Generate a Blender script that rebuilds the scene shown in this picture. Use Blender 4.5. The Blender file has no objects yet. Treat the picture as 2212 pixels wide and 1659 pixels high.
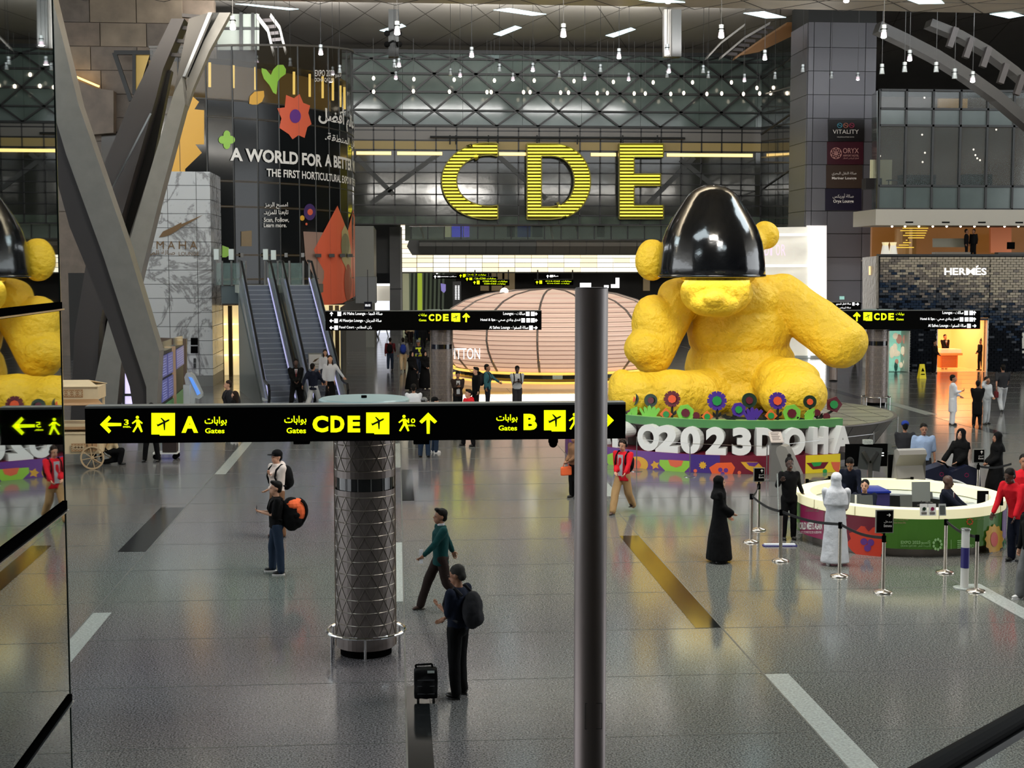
import bpy, bmesh, math, random
from math import sin, cos, pi, radians, sqrt, atan, atan2, hypot
from mathutils import Vector as V, Matrix, noise
random.seed(7)
SC = bpy.context.scene
COL = SC.collection
# ---------------------------------------------------------------- camera, world, exposure
FPX, CX, CY, CH = 3100.0, 1106.0, 829.5, 5.6
YAW, PITCH = atan(248/3100), radians(4.69)
cam_d = bpy.data.cameras.new('camera'); cam_d.sensor_width = 36; cam_d.lens = FPX/2212*36
cam_d.clip_start = 0.1; cam_d.clip_end = 600
cam = bpy.data.objects.new('camera', cam_d); COL.objects.link(cam)
cam.location = (0, 0, CH); cam.rotation_euler = (pi/2-PITCH, 0, -YAW)
SC.camera = cam
RM = cam.rotation_euler.to_matrix()
wd = bpy.data.worlds.new('hall_world'); SC.world = wd; wd.use_nodes = True
bg = wd.node_tree.nodes['Background']; bg.inputs[0].default_value = (0.90, 0.94, 0.97, 1); bg.inputs[1].default_value = 3.2
SC.view_settings.view_transform = 'Standard'; SC.view_settings.look = 'None'
SC.view_settings.exposure = 0.22; SC.view_settings.gamma = 1; SC.view_settings.use_curve_mapping = False
try:
    SC.cycles.max_bounces = 6; SC.cycles.diffuse_bounces = 3; SC.cycles.glossy_bounces = 4
    SC.cycles.transparent_max_bounces = 8; SC.cycles.sample_clamp_indirect = 4
except Exception: pass

def ray(px, py): return (RM @ V(((px-CX)/FPX, (CY-py)/FPX, -1.0)))
O3 = V((0, 0, CH))
def AY(px, py, Y):
    r = ray(px, py); return O3 + r*(Y/r.y)
def AZ(px, py, z=0.0):
    r = ray(px, py); return O3 + r*((z-CH)/r.z)
def proj(p):
    q = RM.transposed() @ (V(p)-O3); return CX+q.x/-q.z*FPX, CY-q.y/-q.z*FPX

def area(loc, size, power, col, rot=(0, 0, 0), name='skylight_lamp'):
    l = bpy.data.lights.new(name, 'AREA'); l.shape = 'RECTANGLE'; l.size, l.size_y = size; l.energy = power; l.color = col
    o = bpy.data.objects.new(name, l); o.location = loc; o.rotation_euler = rot; COL.objects.link(o); return o
# daylight coming down through the roof lights over the hall
LIGHTS = [((-14, 14), 600), ((14, 14), 600), ((0, 30), 700), ((-16, 46), 600), ((22, 42), 900)]
for (x, y), p in LIGHTS: area((x, y, 15.6), (9, 6), p, (0.92, 0.96, 1.0))
for x in (-6, 5, 16): area((x, 90, 19.6), (9, 1.5), 1500, (1, .98, .95), rot=(radians(180-20), 0, 0), name='roof_fill_light')  # unseen lamps added to brighten the far roof
for x, p in ((-26, 1000), (0, 3200), (26, 2600)): area((x, 45.5, 14.7), (22, .8), p, (1, .95, .86), rot=(radians(152), 0, 0), name='soffit_fill_light')  # added fill just above the view, brightening the near ceiling

# unseen key lights added to brighten the statue, the desk and the open floor
area((7, 27, 15.5), (5, 4), 2200, (1, .96, .88), rot=(radians(42), 0, radians(-12)), name='added_key_light')
area((11, 20, 15.5), (4, 3), 1000, (1, .96, .9), rot=(radians(22), 0, 0), name='added_key_light')

# ---------------------------------------------------------------- materials
MATS = {}
def M(name, col=(.5, .5, .5), rough=.6, metal=0.0, emit=0.0, ecol=None, spec=.5, noise_=None, bump=0.0, bscale=8, alpha=None, trans=0.0):
    if name in MATS: return MATS[name]
    m = bpy.data.materials.new(name); m.use_nodes = True; MATS[name] = m
    nt = m.node_tree; b = nt.nodes['Principled BSDF']; L = nt.links.new
    c = tuple(col)+(1,)
    b.inputs['Base Color'].default_value = c; b.inputs['Roughness'].default_value = rough
    b.inputs['Metallic'].default_value = metal; b.inputs['Specular IOR Level'].default_value = spec
    if trans: b.inputs['Transmission Weight'].default_value = trans
    if alpha is not None: b.inputs['Alpha'].default_value = alpha
    if emit:
        b.inputs['Emission Color'].default_value = tuple(ecol or col)+(1,); b.inputs['Emission Strength'].default_value = emit
    m.diffuse_color = c
    if noise_ or bump:
        tc = nt.nodes.new('ShaderNodeTexCoord')
    if noise_:
        sc, amt = noise_
        n = nt.nodes.new('ShaderNodeTexNoise'); n.inputs['Scale'].default_value = sc; n.inputs['Detail'].default_value = 4
        r = nt.nodes.new('ShaderNodeValToRGB')
        r.color_ramp.elements[0].position = .3; r.color_ramp.elements[1].position = .7
        r.color_ramp.elements[0].color = tuple(max(0, x*(1-amt)) for x in col)+(1,)
        r.color_ramp.elements[1].color = tuple(min(1, x*(1+amt)) for x in col)+(1,)
        L(tc.outputs['Object'], n.inputs['Vector']); L(n.outputs['Fac'], r.inputs['Fac']); L(r.outputs['Color'], b.inputs['Base Color'])
    if bump:
        n2 = nt.nodes.new('ShaderNodeTexNoise'); n2.inputs['Scale'].default_value = bscale; n2.inputs['Detail'].default_value = 5
        bp = nt.nodes.new('ShaderNodeBump'); bp.inputs['Strength'].default_value = bump; bp.inputs['Distance'].default_value = .1
        L(tc.outputs['Object'], n2.inputs['Vector']); L(n2.outputs['Fac'], bp.inputs['Height']); L(bp.outputs['Normal'], b.inputs['Normal'])
    return m
def rgb(r, g, b):
    f = lambda c: ((c/255+.055)/1.055)**2.4 if c > 10 else c/255/12.92
    return (f(r), f(g), f(b))
def mfloor():
    m = M('terrazzo', (.1, .1, .1), .13, spec=.55); nt = m.node_tree; b = nt.nodes['Principled BSDF']; L = nt.links.new
    tc = nt.nodes.new('ShaderNodeTexCoord')
    n = nt.nodes.new('ShaderNodeTexNoise'); n.inputs['Scale'].default_value = 42; n.inputs['Detail'].default_value = 3; n.inputs['Roughness'].default_value = .7
    r = nt.nodes.new('ShaderNodeValToRGB'); e = r.color_ramp.elements
    e[0].position = .42; e[0].color = (.06, .06, .061, 1); e[1].position = .59; e[1].color = (.28, .275, .265, 1)
    n3 = nt.nodes.new('ShaderNodeTexNoise'); n3.inputs['Scale'].default_value = .12; n3.inputs['Detail'].default_value = 2
    mx = nt.nodes.new('ShaderNodeMix'); mx.data_type = 'RGBA'; mx.blend_type = 'MULTIPLY'; mx.inputs[0].default_value = .35
    L(tc.outputs['Object'], n.inputs['Vector']); L(tc.outputs['Object'], n3.inputs['Vector']); L(n.outputs['Fac'], r.inputs['Fac'])
    L(r.outputs['Color'], mx.inputs[6]); L(n3.outputs['Color'], mx.inputs[7]); L(mx.outputs[2], b.inputs['Base Color'])
    return m
def mmarble():
    m = M('white_marble', (.5, .5, .5), .18); nt = m.node_tree; b = nt.nodes['Principled BSDF']; L = nt.links.new
    tc = nt.nodes.new('ShaderNodeTexCoord'); n = nt.nodes.new('ShaderNodeTexNoise')
    n.inputs['Scale'].default_value = .42; n.inputs['Detail'].default_value = 10; n.inputs['Roughness'].default_value = .62; n.inputs['Distortion'].default_value = .7
    a = nt.nodes.new('ShaderNodeMath'); a.operation = 'SUBTRACT'; a.inputs[1].default_value = .5
    a2 = nt.nodes.new('ShaderNodeMath'); a2.operation = 'ABSOLUTE'
    r = nt.nodes.new('ShaderNodeValToRGB'); e = r.color_ramp.elements
    e[0].position = 0; e[0].color = (.2, .2, .2, 1); e[1].position = .035; e[1].color = (.46, .47, .47, 1)
    L(tc.outputs['Object'], n.inputs['Vector']); L(n.outputs['Fac'], a.inputs[0]); L(a.outputs[0], a2.inputs[0]); L(a2.outputs[0], r.inputs['Fac']); L(r.outputs['Color'], b.inputs['Base Color'])
    return m

# ---------------------------------------------------------------- mesh builder
class MB:
    def __init__(s): s.v = []; s.f = []; s.mi = []
    def add(s, vs, fs, mi=0):
        n = len(s.v); s.v += [V(p) for p in vs]; s.f += [tuple(i+n for i in f) for f in fs]; s.mi += [mi]*len(fs); return s
    def box(s, c, d, rz=0, mi=0):
        x, y, z = d[0]/2, d[1]/2, d[2]/2; R = Matrix.Rotation(rz, 3, 'Z')
        vs = [V(c)+R@V((sx*x, sy*y, sz*z)) for sz in (-1, 1) for sx, sy in ((-1, -1), (1, -1), (1, 1), (-1, 1))]
        return s.add(vs, [(3, 2, 1, 0), (4, 5, 6, 7), (0, 1, 5, 4), (1, 2, 6, 5), (2, 3, 7, 6), (3, 0, 4, 7)], mi)
    def bb(s, a, b, mi=0):
        return s.box([(a[i]+b[i])/2 for i in range(3)], [abs(a[i]-b[i]) for i in range(3)], mi=mi)
    def cone(s, a, b, ra, rb=None, n=12, caps=True, mi=0):
        a, b = V(a), V(b); rb = ra if rb is None else rb; d = (b-a)
        if d.length < 1e-6: return s
        q = d.to_track_quat('Z', 'Y'); vs = []
        for p, r in ((a, ra), (b, rb)):
            vs += [p+q@V((r*cos(2*pi*i/n), r*sin(2*pi*i/n), 0)) for i in range(n)]
        fs = [(i, (i+1) % n, n+(i+1) % n, n+i) for i in range(n)]
        if caps: fs += [tuple(range(n-1, -1, -1)), tuple(range(n, 2*n))]
        return s.add(vs, fs, mi)
    def bar(s, a, b, w, t, up=(0, 0, 1), mi=0):      # rectangular bar from a to b
        a, b = V(a), V(b); d = (b-a).normalized(); u = V(up); sx = d.cross(u)
        if sx.length < 1e-5: sx = d.cross(V((0, 1, 0)))
        sx.normalize(); u = sx.cross(d).normalized()
        vs = [p+sx*i*w/2+u*j*t/2 for p in (a, b) for i, j in ((-1, -1), (1, -1), (1, 1), (-1, 1))]
        return s.add(vs, [(3, 2, 1, 0), (4, 5, 6, 7), (0, 1, 5, 4), (1, 2, 6, 5), (2, 3, 7, 6), (3, 0, 4, 7)], mi)
    def tube(s, pts, r, n=8, mi=0):
        for a, b in zip(pts, pts[1:]): s.cone(a, b, r, r, n, True, mi)
        return s
    def ball(s, c, r, n=10, mi=0, R=None):
        c = V(c); r = (r, r, r) if not hasattr(r, '__len__') else r; m = n//2+1; vs = [V((0, 0, 1))]
        for j in range(1, m):
            t = pi*j/m; vs += [V((sin(t)*cos(2*pi*i/n), sin(t)*sin(2*pi*i/n), cos(t))) for i in range(n)]
        vs.append(V((0, 0, -1)))
        out = []
        for p in vs:
            q = V((p.x*r[0], p.y*r[1], p.z*r[2]))
            if R is not None: q = R@q
            out.append(c+q)
        fs = [(0, 1+i, 1+(i+1) % n) for i in range(n)]
        for j in range(m-2):
            o = 1+j*n; fs += [(o+i, o+n+i, o+n+(i+1) % n, o+(i+1) % n) for i in range(n)]
        o = 1+(m-2)*n; fs += [(o+i, len(vs)-1, o+(i+1) % n) for i in range(n)]
        return s.add(out, fs, mi)
    def cap(s, a, b, ra, rb, n=10, mi=0):
        s.cone(a, b, ra, rb, n, True, mi); s.ball(a, ra, n, mi); s.ball(b, rb, n, mi); return s
    def loft(s, rings, n=16, mi=0):                  # rings: (center, rx, ry)
        vs = []
        for c, rx, ry in rings:
            c = V(c); vs += [c+V((rx*cos(2*pi*i/n), ry*sin(2*pi*i/n), 0)) for i in range(n)]
        fs = []
        for j in range(len(rings)-1):
            fs += [(j*n+i, j*n+(i+1) % n, (j+1)*n+(i+1) % n, (j+1)*n+i) for i in range(n)]
        fs += [tuple(range(n-1, -1, -1)), tuple(range((len(rings)-1)*n, len(rings)*n))]
        return s.add(vs, fs, mi)
    def lathe(s, c, prof, n=48, a0=0, a1=2*pi, mi=0, close=False):  # prof: (r,z)
        c = V(c); full = abs(a1-a0-2*pi) < 1e-6; k = n if full else n+1; vs = []
        for r, z in prof: vs += [c+V((r*cos(a0+(a1-a0)*i/n), r*sin(a0+(a1-a0)*i/n), z)) for i in range(k)]
        fs = []; P = len(prof); rng = range(P if close else P-1)
        for j in rng:
            j2 = (j+1) % P
            for i in range(n):
                i2 = (i+1) % k; fs.append((j*k+i, j*k+i2, j2*k+i2, j2*k+i))
        if not full and close:
            fs += [tuple(j*k for j in range(P)), tuple(j*k+n for j in reversed(range(P)))]
        return s.add(vs, fs, mi)
    def prism(s, pts, d, mi=0):                      # pts: 3-D outline, d: extrusion vector
        n = len(pts); d = V(d); vs = [V(p) for p in pts]+[V(p)+d for p in pts]
        return s.add(vs, [tuple(range(n)), tuple(range(2*n-1, n-1, -1))]+[(i, i+n, (i+1) % n+n, (i+1) % n) for i in range(n)], mi)
    def build(s, name, mat, parent=None, local=False, smooth=False, kind=None, label=None):
        off = V((0, 0, 0))
        if parent is not None and not local: off = wloc(parent)
        me = bpy.data.meshes.new(name); me.from_pydata([tuple(p-off) for p in s.v], [], s.f)
        mats = mat if isinstance(mat, (list, tuple)) else [mat]
        for m in mats: me.materials.append(m)
        if len(mats) > 1: me.polygons.foreach_set('material_index', s.mi)
        if smooth: me.polygons.foreach_set('use_smooth', [True]*len(me.polygons))
        bm = bmesh.new(); bm.from_mesh(me); bmesh.ops.recalc_face_normals(bm, faces=bm.faces); bm.to_mesh(me); bm.free()
        o = bpy.data.objects.new(name, me); COL.objects.link(o)
        if parent is not None: o.parent = parent
        if kind: o['kind'] = kind
        if label: o['label'] = label
        return o
def wloc(o):
    p = V(o.location)
    while o.parent is not None: o = o.parent; p = p+V(o.location)
    return p
def tag(o, label, cat, group=None, kind=None):
    o['label'] = label; o['category'] = cat
    if group: o['group'] = group
    if kind: o['kind'] = kind
    return o
def thing(name, label, cat, loc=(0, 0, 0), group=None, rz=0):
    o = bpy.data.objects.new(name, None); o.empty_display_size = .2; COL.objects.link(o)
    o.location = loc; o.rotation_euler = (0, 0, rz); return tag(o, label, cat, group)
def struct(o): o['kind'] = 'structure'; return o
def copy_tree(o, loc=None, rz=None, label=None, parent=None):
    c = o.copy(); COL.objects.link(c)
    if parent: c.parent = parent
    if loc is not None: c.location = loc
    if rz is not None: c.rotation_euler = (0, 0, rz)
    if label: c['label'] = label
    for ch in list(o.children): copy_tree(ch, parent=c)
    return c
def link_copy(o, loc, parent=None):
    c = o.copy(); c.location = loc; COL.objects.link(c)
    if parent: c.parent = parent
    return c

TS = bpy.data.scenes.new('workbench')
def tdg():
    vl = TS.view_layers[0]; vl.update(); return vl.depsgraph
# remesh a heap of blobs into one continuous surface
def blob(mb, vox, smooth=4, wrinkle=0.0, wsc=9.0):
    me = bpy.data.meshes.new('tmp'); me.from_pydata([tuple(p) for p in mb.v], [], mb.f)
    o = bpy.data.objects.new('tmp', me); TS.collection.objects.link(o)
    bm = bmesh.new(); bm.from_mesh(me); bmesh.ops.recalc_face_normals(bm, faces=bm.faces); bm.to_mesh(me); bm.free()
    r = o.modifiers.new('r', 'REMESH'); r.mode = 'VOXEL'; r.voxel_size = vox
    if smooth:
        k = o.modifiers.new('s', 'SMOOTH'); k.factor = .5; k.iterations = smooth
    dg = tdg(); ev = o.evaluated_get(dg)
    m2 = bpy.data.meshes.new_from_object(ev)
    out = MB(); out.v = [v.co.copy() for v in m2.vertices]; out.f = [tuple(p.vertices) for p in m2.polygons]; out.mi = [0]*len(out.f)
    if wrinkle:
        for i, v in enumerate(m2.vertices):
            p = v.co; k = noise.noise(V((p.x*wsc, p.y*wsc, p.z*wsc*.6)))+.5*noise.noise(V((p.x*wsc*2.3+5, p.y*wsc*2.3, p.z*wsc)))
            out.v[i] = p+v.normal*wrinkle*k
    bpy.data.objects.remove(o); bpy.data.meshes.remove(me); bpy.data.meshes.remove(m2)
    return out

# ---------------------------------------------------------------- pixel helpers for flat print on real surfaces
def planeY(Y): return lambda px, py, off=0.0: AY(px, py, Y-off)
def planeX(X):
    def f(px, py, off=0.0):
        r = ray(px, py); return O3+r*((X-off)/r.x)
    return f
def cylmap(cx, cy, R, k=0.0, z0=0.0):                 # k: radius grows with height (cone)
    def f(px, py, off=0.0):
        r = ray(px, py); p = None; rr = R+off
        for _ in range(3 if k else 1):
            a = r.x*r.x+r.y*r.y; b = -2*(r.x*cx+r.y*cy); c = cx*cx+cy*cy-rr*rr
            D = b*b-4*a*c; t = (-b-sqrt(D))/(2*a) if D > 0 else -b/(2*a)
            p = O3+r*t
            if D <= 0:
                q = V((p.x-cx, p.y-cy)); q = q.normalized()*rr; p = V((cx+q.x, cy+q.y, p.z))
            rr = R+off+k*(p.z-z0)
        return p
    return f
def decal(mb, pts, mp, off=.02, step=12, mi=0):
    bm = bmesh.new(); bm.faces.new([bm.verts.new((x, -y, 0)) for x, y in pts])
    bmesh.ops.triangulate(bm, faces=bm.faces[:])
    if step:
        x0 = min(p[0] for p in pts); x1 = max(p[0] for p in pts); x = x0+step
        while x < x1:
            bmesh.ops.bisect_plane(bm, geom=bm.verts[:]+bm.edges[:]+bm.faces[:], plane_co=(x, 0, 0), plane_no=(1, 0, 0)); x += step
    bm.verts.index_update()
    mb.add([mp(v.co.x, -v.co.y, off) for v in bm.verts], [tuple(v.index for v in f.verts) for f in bm.faces], mi); bm.free(); return mb
def circ(x, y, r, n=18, ry=None): return [(x+r*cos(2*pi*i/n), y+(ry or r)*sin(2*pi*i/n)) for i in range(n)]
def star(x, y, r1, r2, n, a=0.0, sy=1.0): return [(x+(r1 if i % 2 == 0 else r2)*cos(a+pi*i/n), y+sy*(r1 if i % 2 == 0 else r2)*sin(a+pi*i/n)) for i in range(2*n)]
_T = {}
def tmesh(s, bold=0.0, ext=0.0, res=3):
    k = (s, bold, ext, res)
    if k not in _T:
        c = bpy.data.curves.new('t', 'FONT'); c.body = s; c.size = 1; c.offset = bold; c.extrude = ext; c.resolution_u = res
        o = bpy.data.objects.new('t', c); TS.collection.objects.link(o)
        ev = o.evaluated_get(tdg()); m = bpy.data.meshes.new_from_object(ev)
        _T[k] = ([v.co.copy() for v in m.vertices], [tuple(p.vertices) for p in m.polygons])
        bpy.data.objects.remove(o); bpy.data.curves.remove(c); bpy.data.meshes.remove(m)
    return _T[k]
def ptext(mb, s, x0, x1, y0, y1, mp, off=.02, bold=.02, mi=0, mirror=False):   # ink box x0..x1, y0(top)..y1(bottom) in px
    vs, fs = tmesh(s, bold)
    if not vs: return mb
    a0 = min(v.x for v in vs); a1 = max(v.x for v in vs); b0 = min(v.y for v in vs); b1 = max(v.y for v in vs)
    out = []
    for v in vs:
        u = (v.x-a0)/(a1-a0); w = (v.y-b0)/(b1-b0)
        if mirror: u = 1-u
        out.append(mp(x0+(x1-x0)*u, y1+(y0-y1)*w, off))
    return mb.add(out, fs, mi)
_AR = {'ا': 0xFE8D, 'ب': 0xFE8F, 'ة': 0xFE93, 'ت': 0xFE95, 'ج': 0xFE9D, 'ح': 0xFEA1, 'خ': 0xFEA5, 'د': 0xFEA9, 'ر': 0xFEAD, 'ز': 0xFEAF, 'س': 0xFEB1,
       'ص': 0xFEB9, 'ض': 0xFEBD, 'ط': 0xFEC1, 'ع': 0xFEC9, 'ف': 0xFED1, 'ق': 0xFED5, 'ك': 0xFED9, 'ل': 0xFEDD, 'م': 0xFEE1, 'ن': 0xFEE5,
       'ه': 0xFEE9, 'و': 0xFEED, 'ي': 0xFEF1, 'أ': 0xFE83, 'إ': 0xFE87, 'ش': 0xFEB5}
_NJ = set('اةدرزوأإ')
def ar(s):
    out = []
    for w in s.split(' '):
        r = ''
        for i, c in enumerate(w):
            if c not in _AR: r += c; continue
            prev = i > 0 and w[i-1] in _AR and w[i-1] not in _NJ
            nxt = i+1 < len(w) and w[i+1] in _AR and c not in _NJ
            r += chr(_AR[c]+(1 if prev and not nxt else 2 if nxt and not prev else 3 if prev and nxt else 0))
        out.append(r)
    return ' '.join(out)[::-1]
# ================================================================ STRUCTURE
FL = mfloor(); MARB = mmarble()
steel = M('brushed_steel', (.5, .5, .5), .28, 1.0); chrome = M('chrome', (.75, .75, .75), .12, 1.0)
black = M('black_gloss', (.003, .003, .003), .7, spec=.0); dark = M('dark_metal', rgb(40, 42, 42), .45)
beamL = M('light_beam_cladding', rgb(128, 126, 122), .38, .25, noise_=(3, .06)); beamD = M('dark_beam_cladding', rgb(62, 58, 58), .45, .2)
trav = M('travertine', rgb(126, 112, 98), .5, noise_=(1.3, .2)); greyp = M('grey_panel', rgb(112, 112, 116), .42, .2)
yellowE = M('sign_yellow_glow', rgb(232, 255, 0), .5, emit=1.0); whiteE = M('sign_white_glow', (1, 1, 1), .5, emit=1.1)
# floor: a slab with recessed inlaid strips and thin brass joints
XL = {'L': -4.95, 'C': .08, 'R': 5.0, 'R2': 9.9, 'R3': 14.8, 'R4': 19.9, 'L2': -9.9, 'L3': -14.8}
fl = MB().box((0, 100, -.15), (160, 260, .3)).build('floor', FL); struct(fl); fl['label'] = 'dark speckled polished terrazzo hall floor'
jm = M('joint_strip', rgb(104, 106, 103), .3, .2)
for k, x in XL.items(): MB().bb((x-.012, -8, 0), (x+.012, 205, .003)).build('floor_joint', jm, fl)
for i in range(-3, 44): MB().bb((-40, 6.58+2.5*i-.006, 0), (40, 6.58+2.5*i+.006, .0025)).build('floor_joint', jm, fl)
wst = M('white_terrazzo', rgb(165, 170, 165), .22, noise_=(30, .25)); dst = M('dark_stone', rgb(30, 32, 33), .1)
def strip(line, side, ya, yb, m, w=.29):
    x = XL[line]+side*.012; MB().bb((x, ya, 0), (x+side*w, yb, .0035)).build('floor_inlay', m, fl)
def dy(py): return AZ(858, py).y
strip('C', -1, dy(1300), dy(1172), wst); strip('C', -1, dy(1010), dy(958), wst); strip('C', 1, 10, dy(1483), dst); strip('C', 1, dy(1082), dy(1015), dst)
strip('L', 1, dy(1020), dy(930), wst); strip('L', -1, dy(1183), dy(1090), dst, .55); strip('L', 1, dy(1445), dy(1312), wst)
strip('R', 1, dy(1078), dy(1010), wst, .4); strip('R', -1, dy(1370), dy(1165), dst, .4); strip('R', 1, 8, dy(1475), wst, .33)
strip('R2', 1, dy(1395), dy(1284), wst, .33); strip('R4', 1, dy(905), dy(878), wst, .5); strip('R4', -1, dy(868), dy(842), dst, .5)
strip('R4', 1, dy(950), dy(915), dst, .5); strip('R3', -1, dy(880), dy(860), dst, .5)
# near suspended ceiling with triangular panels, its far edge bulges away
cm = M('soffit_board', rgb(196, 184, 162), .3, .35, noise_=(.5, .15))
def zc(x): return 15.9+.0*x
def yedge(x): return 57.5+.004*(x-2)**2*.2
sky = M('skylight_glass', (.6, .9, 1), .3, emit=2.2, ecol=(.62, .88, .95))
cl = MB()
xs = [-60+4*i for i in range(31)]
bot = [V((x, yedge(x), 15.9)) for x in xs]
cl.prism([V((-60, -10, 15.9))]+bot+[V((60, -10, 15.9))], (0, 0, .5)).build('ceiling', cm, kind='structure')
ceil_ = bpy.data.objects['ceiling']
seam = M('panel_seam', (.02, .018, .015), .6)
for i in range(-16, 17):
    for s in (-1, 1):
        a = V((i*3.0, 30, 15.895)); b = V((i*3.0+s*28*.75, 58, 15.895))
        MB().bar(a, b, .035, .012).build('ceiling_seam', seam, ceil_)
for j in range(8):
    MB().bar((-45, 34+j*3.1, 15.894), (45, 34+j*3.1, 15.894), .035, .012).build('ceiling_seam', seam, ceil_)
# roof lights seen in the near ceiling (quads by their place)
def skyl(pts, z, parent, name='roof_light'):
    P = [AZ(x, y, z-.02) for x, y in pts]; MB().prism(P, (0, 0, .015)).build(name, sky, parent)
for q in ([(508, 9), (530, 9), (645, 20), (625, 22)], [(1066, 22), (1100, 18), (1180, 31), (1150, 34)], [(1606, 29), (1650, 25), (1698, 38), (1655, 40)],
          [(1380, 0), (1440, 0), (1480, 6), (1420, 6)], [(2138, 31), (2185, 27), (2212, 34), (2180, 40)], [(1960, 0), (2030, 0), (2040, 8), (1985, 9)]):
    skyl(q, 15.9, ceil_)
for (x, y), p in LIGHTS: MB().box((x, y, 15.86), (9, 6, .04)).build('roof_light', sky, ceil_)
# far roof beyond it
farc = M('far_roof', rgb(128, 124, 118), .5, noise_=(.2, .08))
fr = MB().bb((-45, 57, 22.3), (60, 205, 22.7)).build('ceiling', farc, kind='structure')
for q in ([(820, 66), (868, 52), (877, 57), (835, 70)], [(1066, 74), (1113, 56), (1127, 60), (1082, 78)], [(1308, 77), (1363, 60), (1373, 64), (1325, 81)]):
    skyl(q, 22.3, fr)
for i in range(-12, 14):
    MB().bar((i*4, 60, 22.29), (i*4+14, 112, 22.29), .03, .012).build('ceiling_seam', seam, fr); MB().bar((i*4, 60, 22.29), (i*4-14, 112, 22.29), .03, .012).build('ceiling_seam', seam, fr)
dk = M('far_wall', rgb(46, 46, 44), .7)
struct(MB().bb((-62, 205, 0), (62, 205.5, 24)).build('wall_back', dk))
struct(MB().bb((62, 60, 0), (62.5, 205, 24)).bb((62, -10, 0), (62.5, 20, 24)).build('wall_right', dk)); struct(MB().bb((-62.5, 60, 0), (-62, 205, 24)).build('wall_left', dk))  # near stretch of the right wall added, unseen, to cut side light
struct(MB().bb((-62, -10.5, 0), (62, -10, 16)).build('wall_front', M('near_wall', rgb(90, 92, 90), .6)))  # unseen; raised to full height to block light from behind

# ---------------- stone wall on the left, behind the beams (two tiers of panels)
wl = MB().bb((AY(60, 500, 92.5).x, 92.1, 0), (AY(470, 500, 92.5).x, 93.5, 22.2)).build('wall_travertine', trav, kind='structure'); wl['label'] = 'travertine clad side wall behind the crossing beams'
random.seed(3)
tv2 = [trav, M('travertine_pale', rgb(140, 126, 108), .5, noise_=(.9, .25)), M('travertine_grey', rgb(116, 106, 96), .5, noise_=(1.7, .2))]
x0w, x1w = AY(100, 300, 92).x, AY(400, 300, 92).x
z = 9.0; r_ = 0
while z < 22:
    h = 1.45; n = 3; w = (x1w-x0w)/n
    for i in range(n):
        MB().box((x0w+w*(i+.5)+(r_ % 2)*.6, 92-random.random()*.03, z+h/2), (w-.05, .12, h-.05)).build('stone_panel', random.choice(tv2), wl)
    z += h; r_ += 1
cove = M('warm_cove_glow', rgb(255, 205, 120), .5, emit=2.2)
lv = MB().bar(AY(132, 152, 91.5), AY(212, 186, 91.2), .5, .12).build('trim_1', cove, kind='structure')
ledge = MB(); ledge.prism([AY(132, 160, 92), AY(215, 195, 92), AY(252, 200, 92), AY(252, 290, 92), AY(132, 300, 92)], (0, -1.0, 0)); ledge.build('trim_2', tv2[0], kind='structure')
# triangular bracket window with a lit reveal
tb = thing('bay_window', 'triangular lit bay window high on the stone wall behind the arch', 'window', AY(290, 210, 90))
MB().bar(AY(247, 114, 90), AY(283, 218, 90), .25, .25).bar(AY(247, 114, 90), AY(330, 114, 90), .3, .25).bar(AY(290, 115, 90), AY(290, 205, 90), .2, .2).build('frame', dark, tb)
MB().prism([AY(291, 118, 90.3), AY(330, 118, 90.3), AY(330, 200, 90.3), AY(291, 205, 90.3)], (0, .1, 0)).build('pane', M('warm_pane', rgb(190, 160, 90), .5, emit=.35), tb)
dw = MB().prism([AY(219, 278, 91.8), AY(256, 285, 91.8), AY(256, 365, 91.8), AY(219, 365, 91.8)], (0, .1, 0)).build('window_1', M('dim_glass', rgb(48, 44, 36), .15), kind='structure')
# band below: dark low zone with lit window behind beams
MB().bb((AY(150, 700, 88).x, 88, 0), (AY(345, 700, 88).x, 88.4, 5.2)).build('wall_recess', dk, kind='structure')
lw = thing('lit_window', 'lilac lit window glimpsed low between the crossing beams', 'window', AZ(265, 880))
Yw = AZ(265, 872).y
MB().prism([AY(235, 800, Yw), AY(300, 800, Yw), AY(300, 905, Yw), AY(235, 905, Yw)], (0, .1, 0)).build('pane', M('lilac_pane', (.62, .55, .85), .5, emit=1.0), lw)
MB().bar(AY(267, 800, Yw-.1), AY(267, 900, Yw-.1), .12, .1).bar(AY(235, 853, Yw-.1), AY(300, 853, Yw-.1), .08, .1).build('frame', dark, lw)

# ---------------- crossing leaning beams (real box sections)
def prism_px(pts, Y, depth, name, mat, parent, tilt=None):
    m = MB(); m.prism([AY(x, y, Y if tilt is None else Y+tilt(y)) for x, y in pts], (0, depth, 0)); return m.build(name, mat, parent)
A = thing('leaning_beam', 'light grey box beam leaning down to the right, front one of the crossing pair', 'beam', AY(303, 900, 47))
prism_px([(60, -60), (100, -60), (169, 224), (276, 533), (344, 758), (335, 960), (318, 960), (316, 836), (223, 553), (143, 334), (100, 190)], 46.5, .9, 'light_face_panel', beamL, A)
prism_px([(100, 190), (143, 334), (223, 553), (316, 836), (325, 960), (300, 960), (280, 835), (232, 690), (190, 586), (150, 489), (120, 380)], 46.7, 1.6, 'shadow_side_panel', beamD, A)  # darker cladding colour paints in the shade on this side
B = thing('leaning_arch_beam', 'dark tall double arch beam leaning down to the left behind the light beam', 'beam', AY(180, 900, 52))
prism_px([(393, 165), (400, 225), (342, 440), (299, 616), (262, 782), (245, 960), (190, 960), (202, 840), (232, 694), (276, 533), (330, 350), (375, 202)], 51.5, .9, 'light_face_panel', beamL, B)
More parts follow.
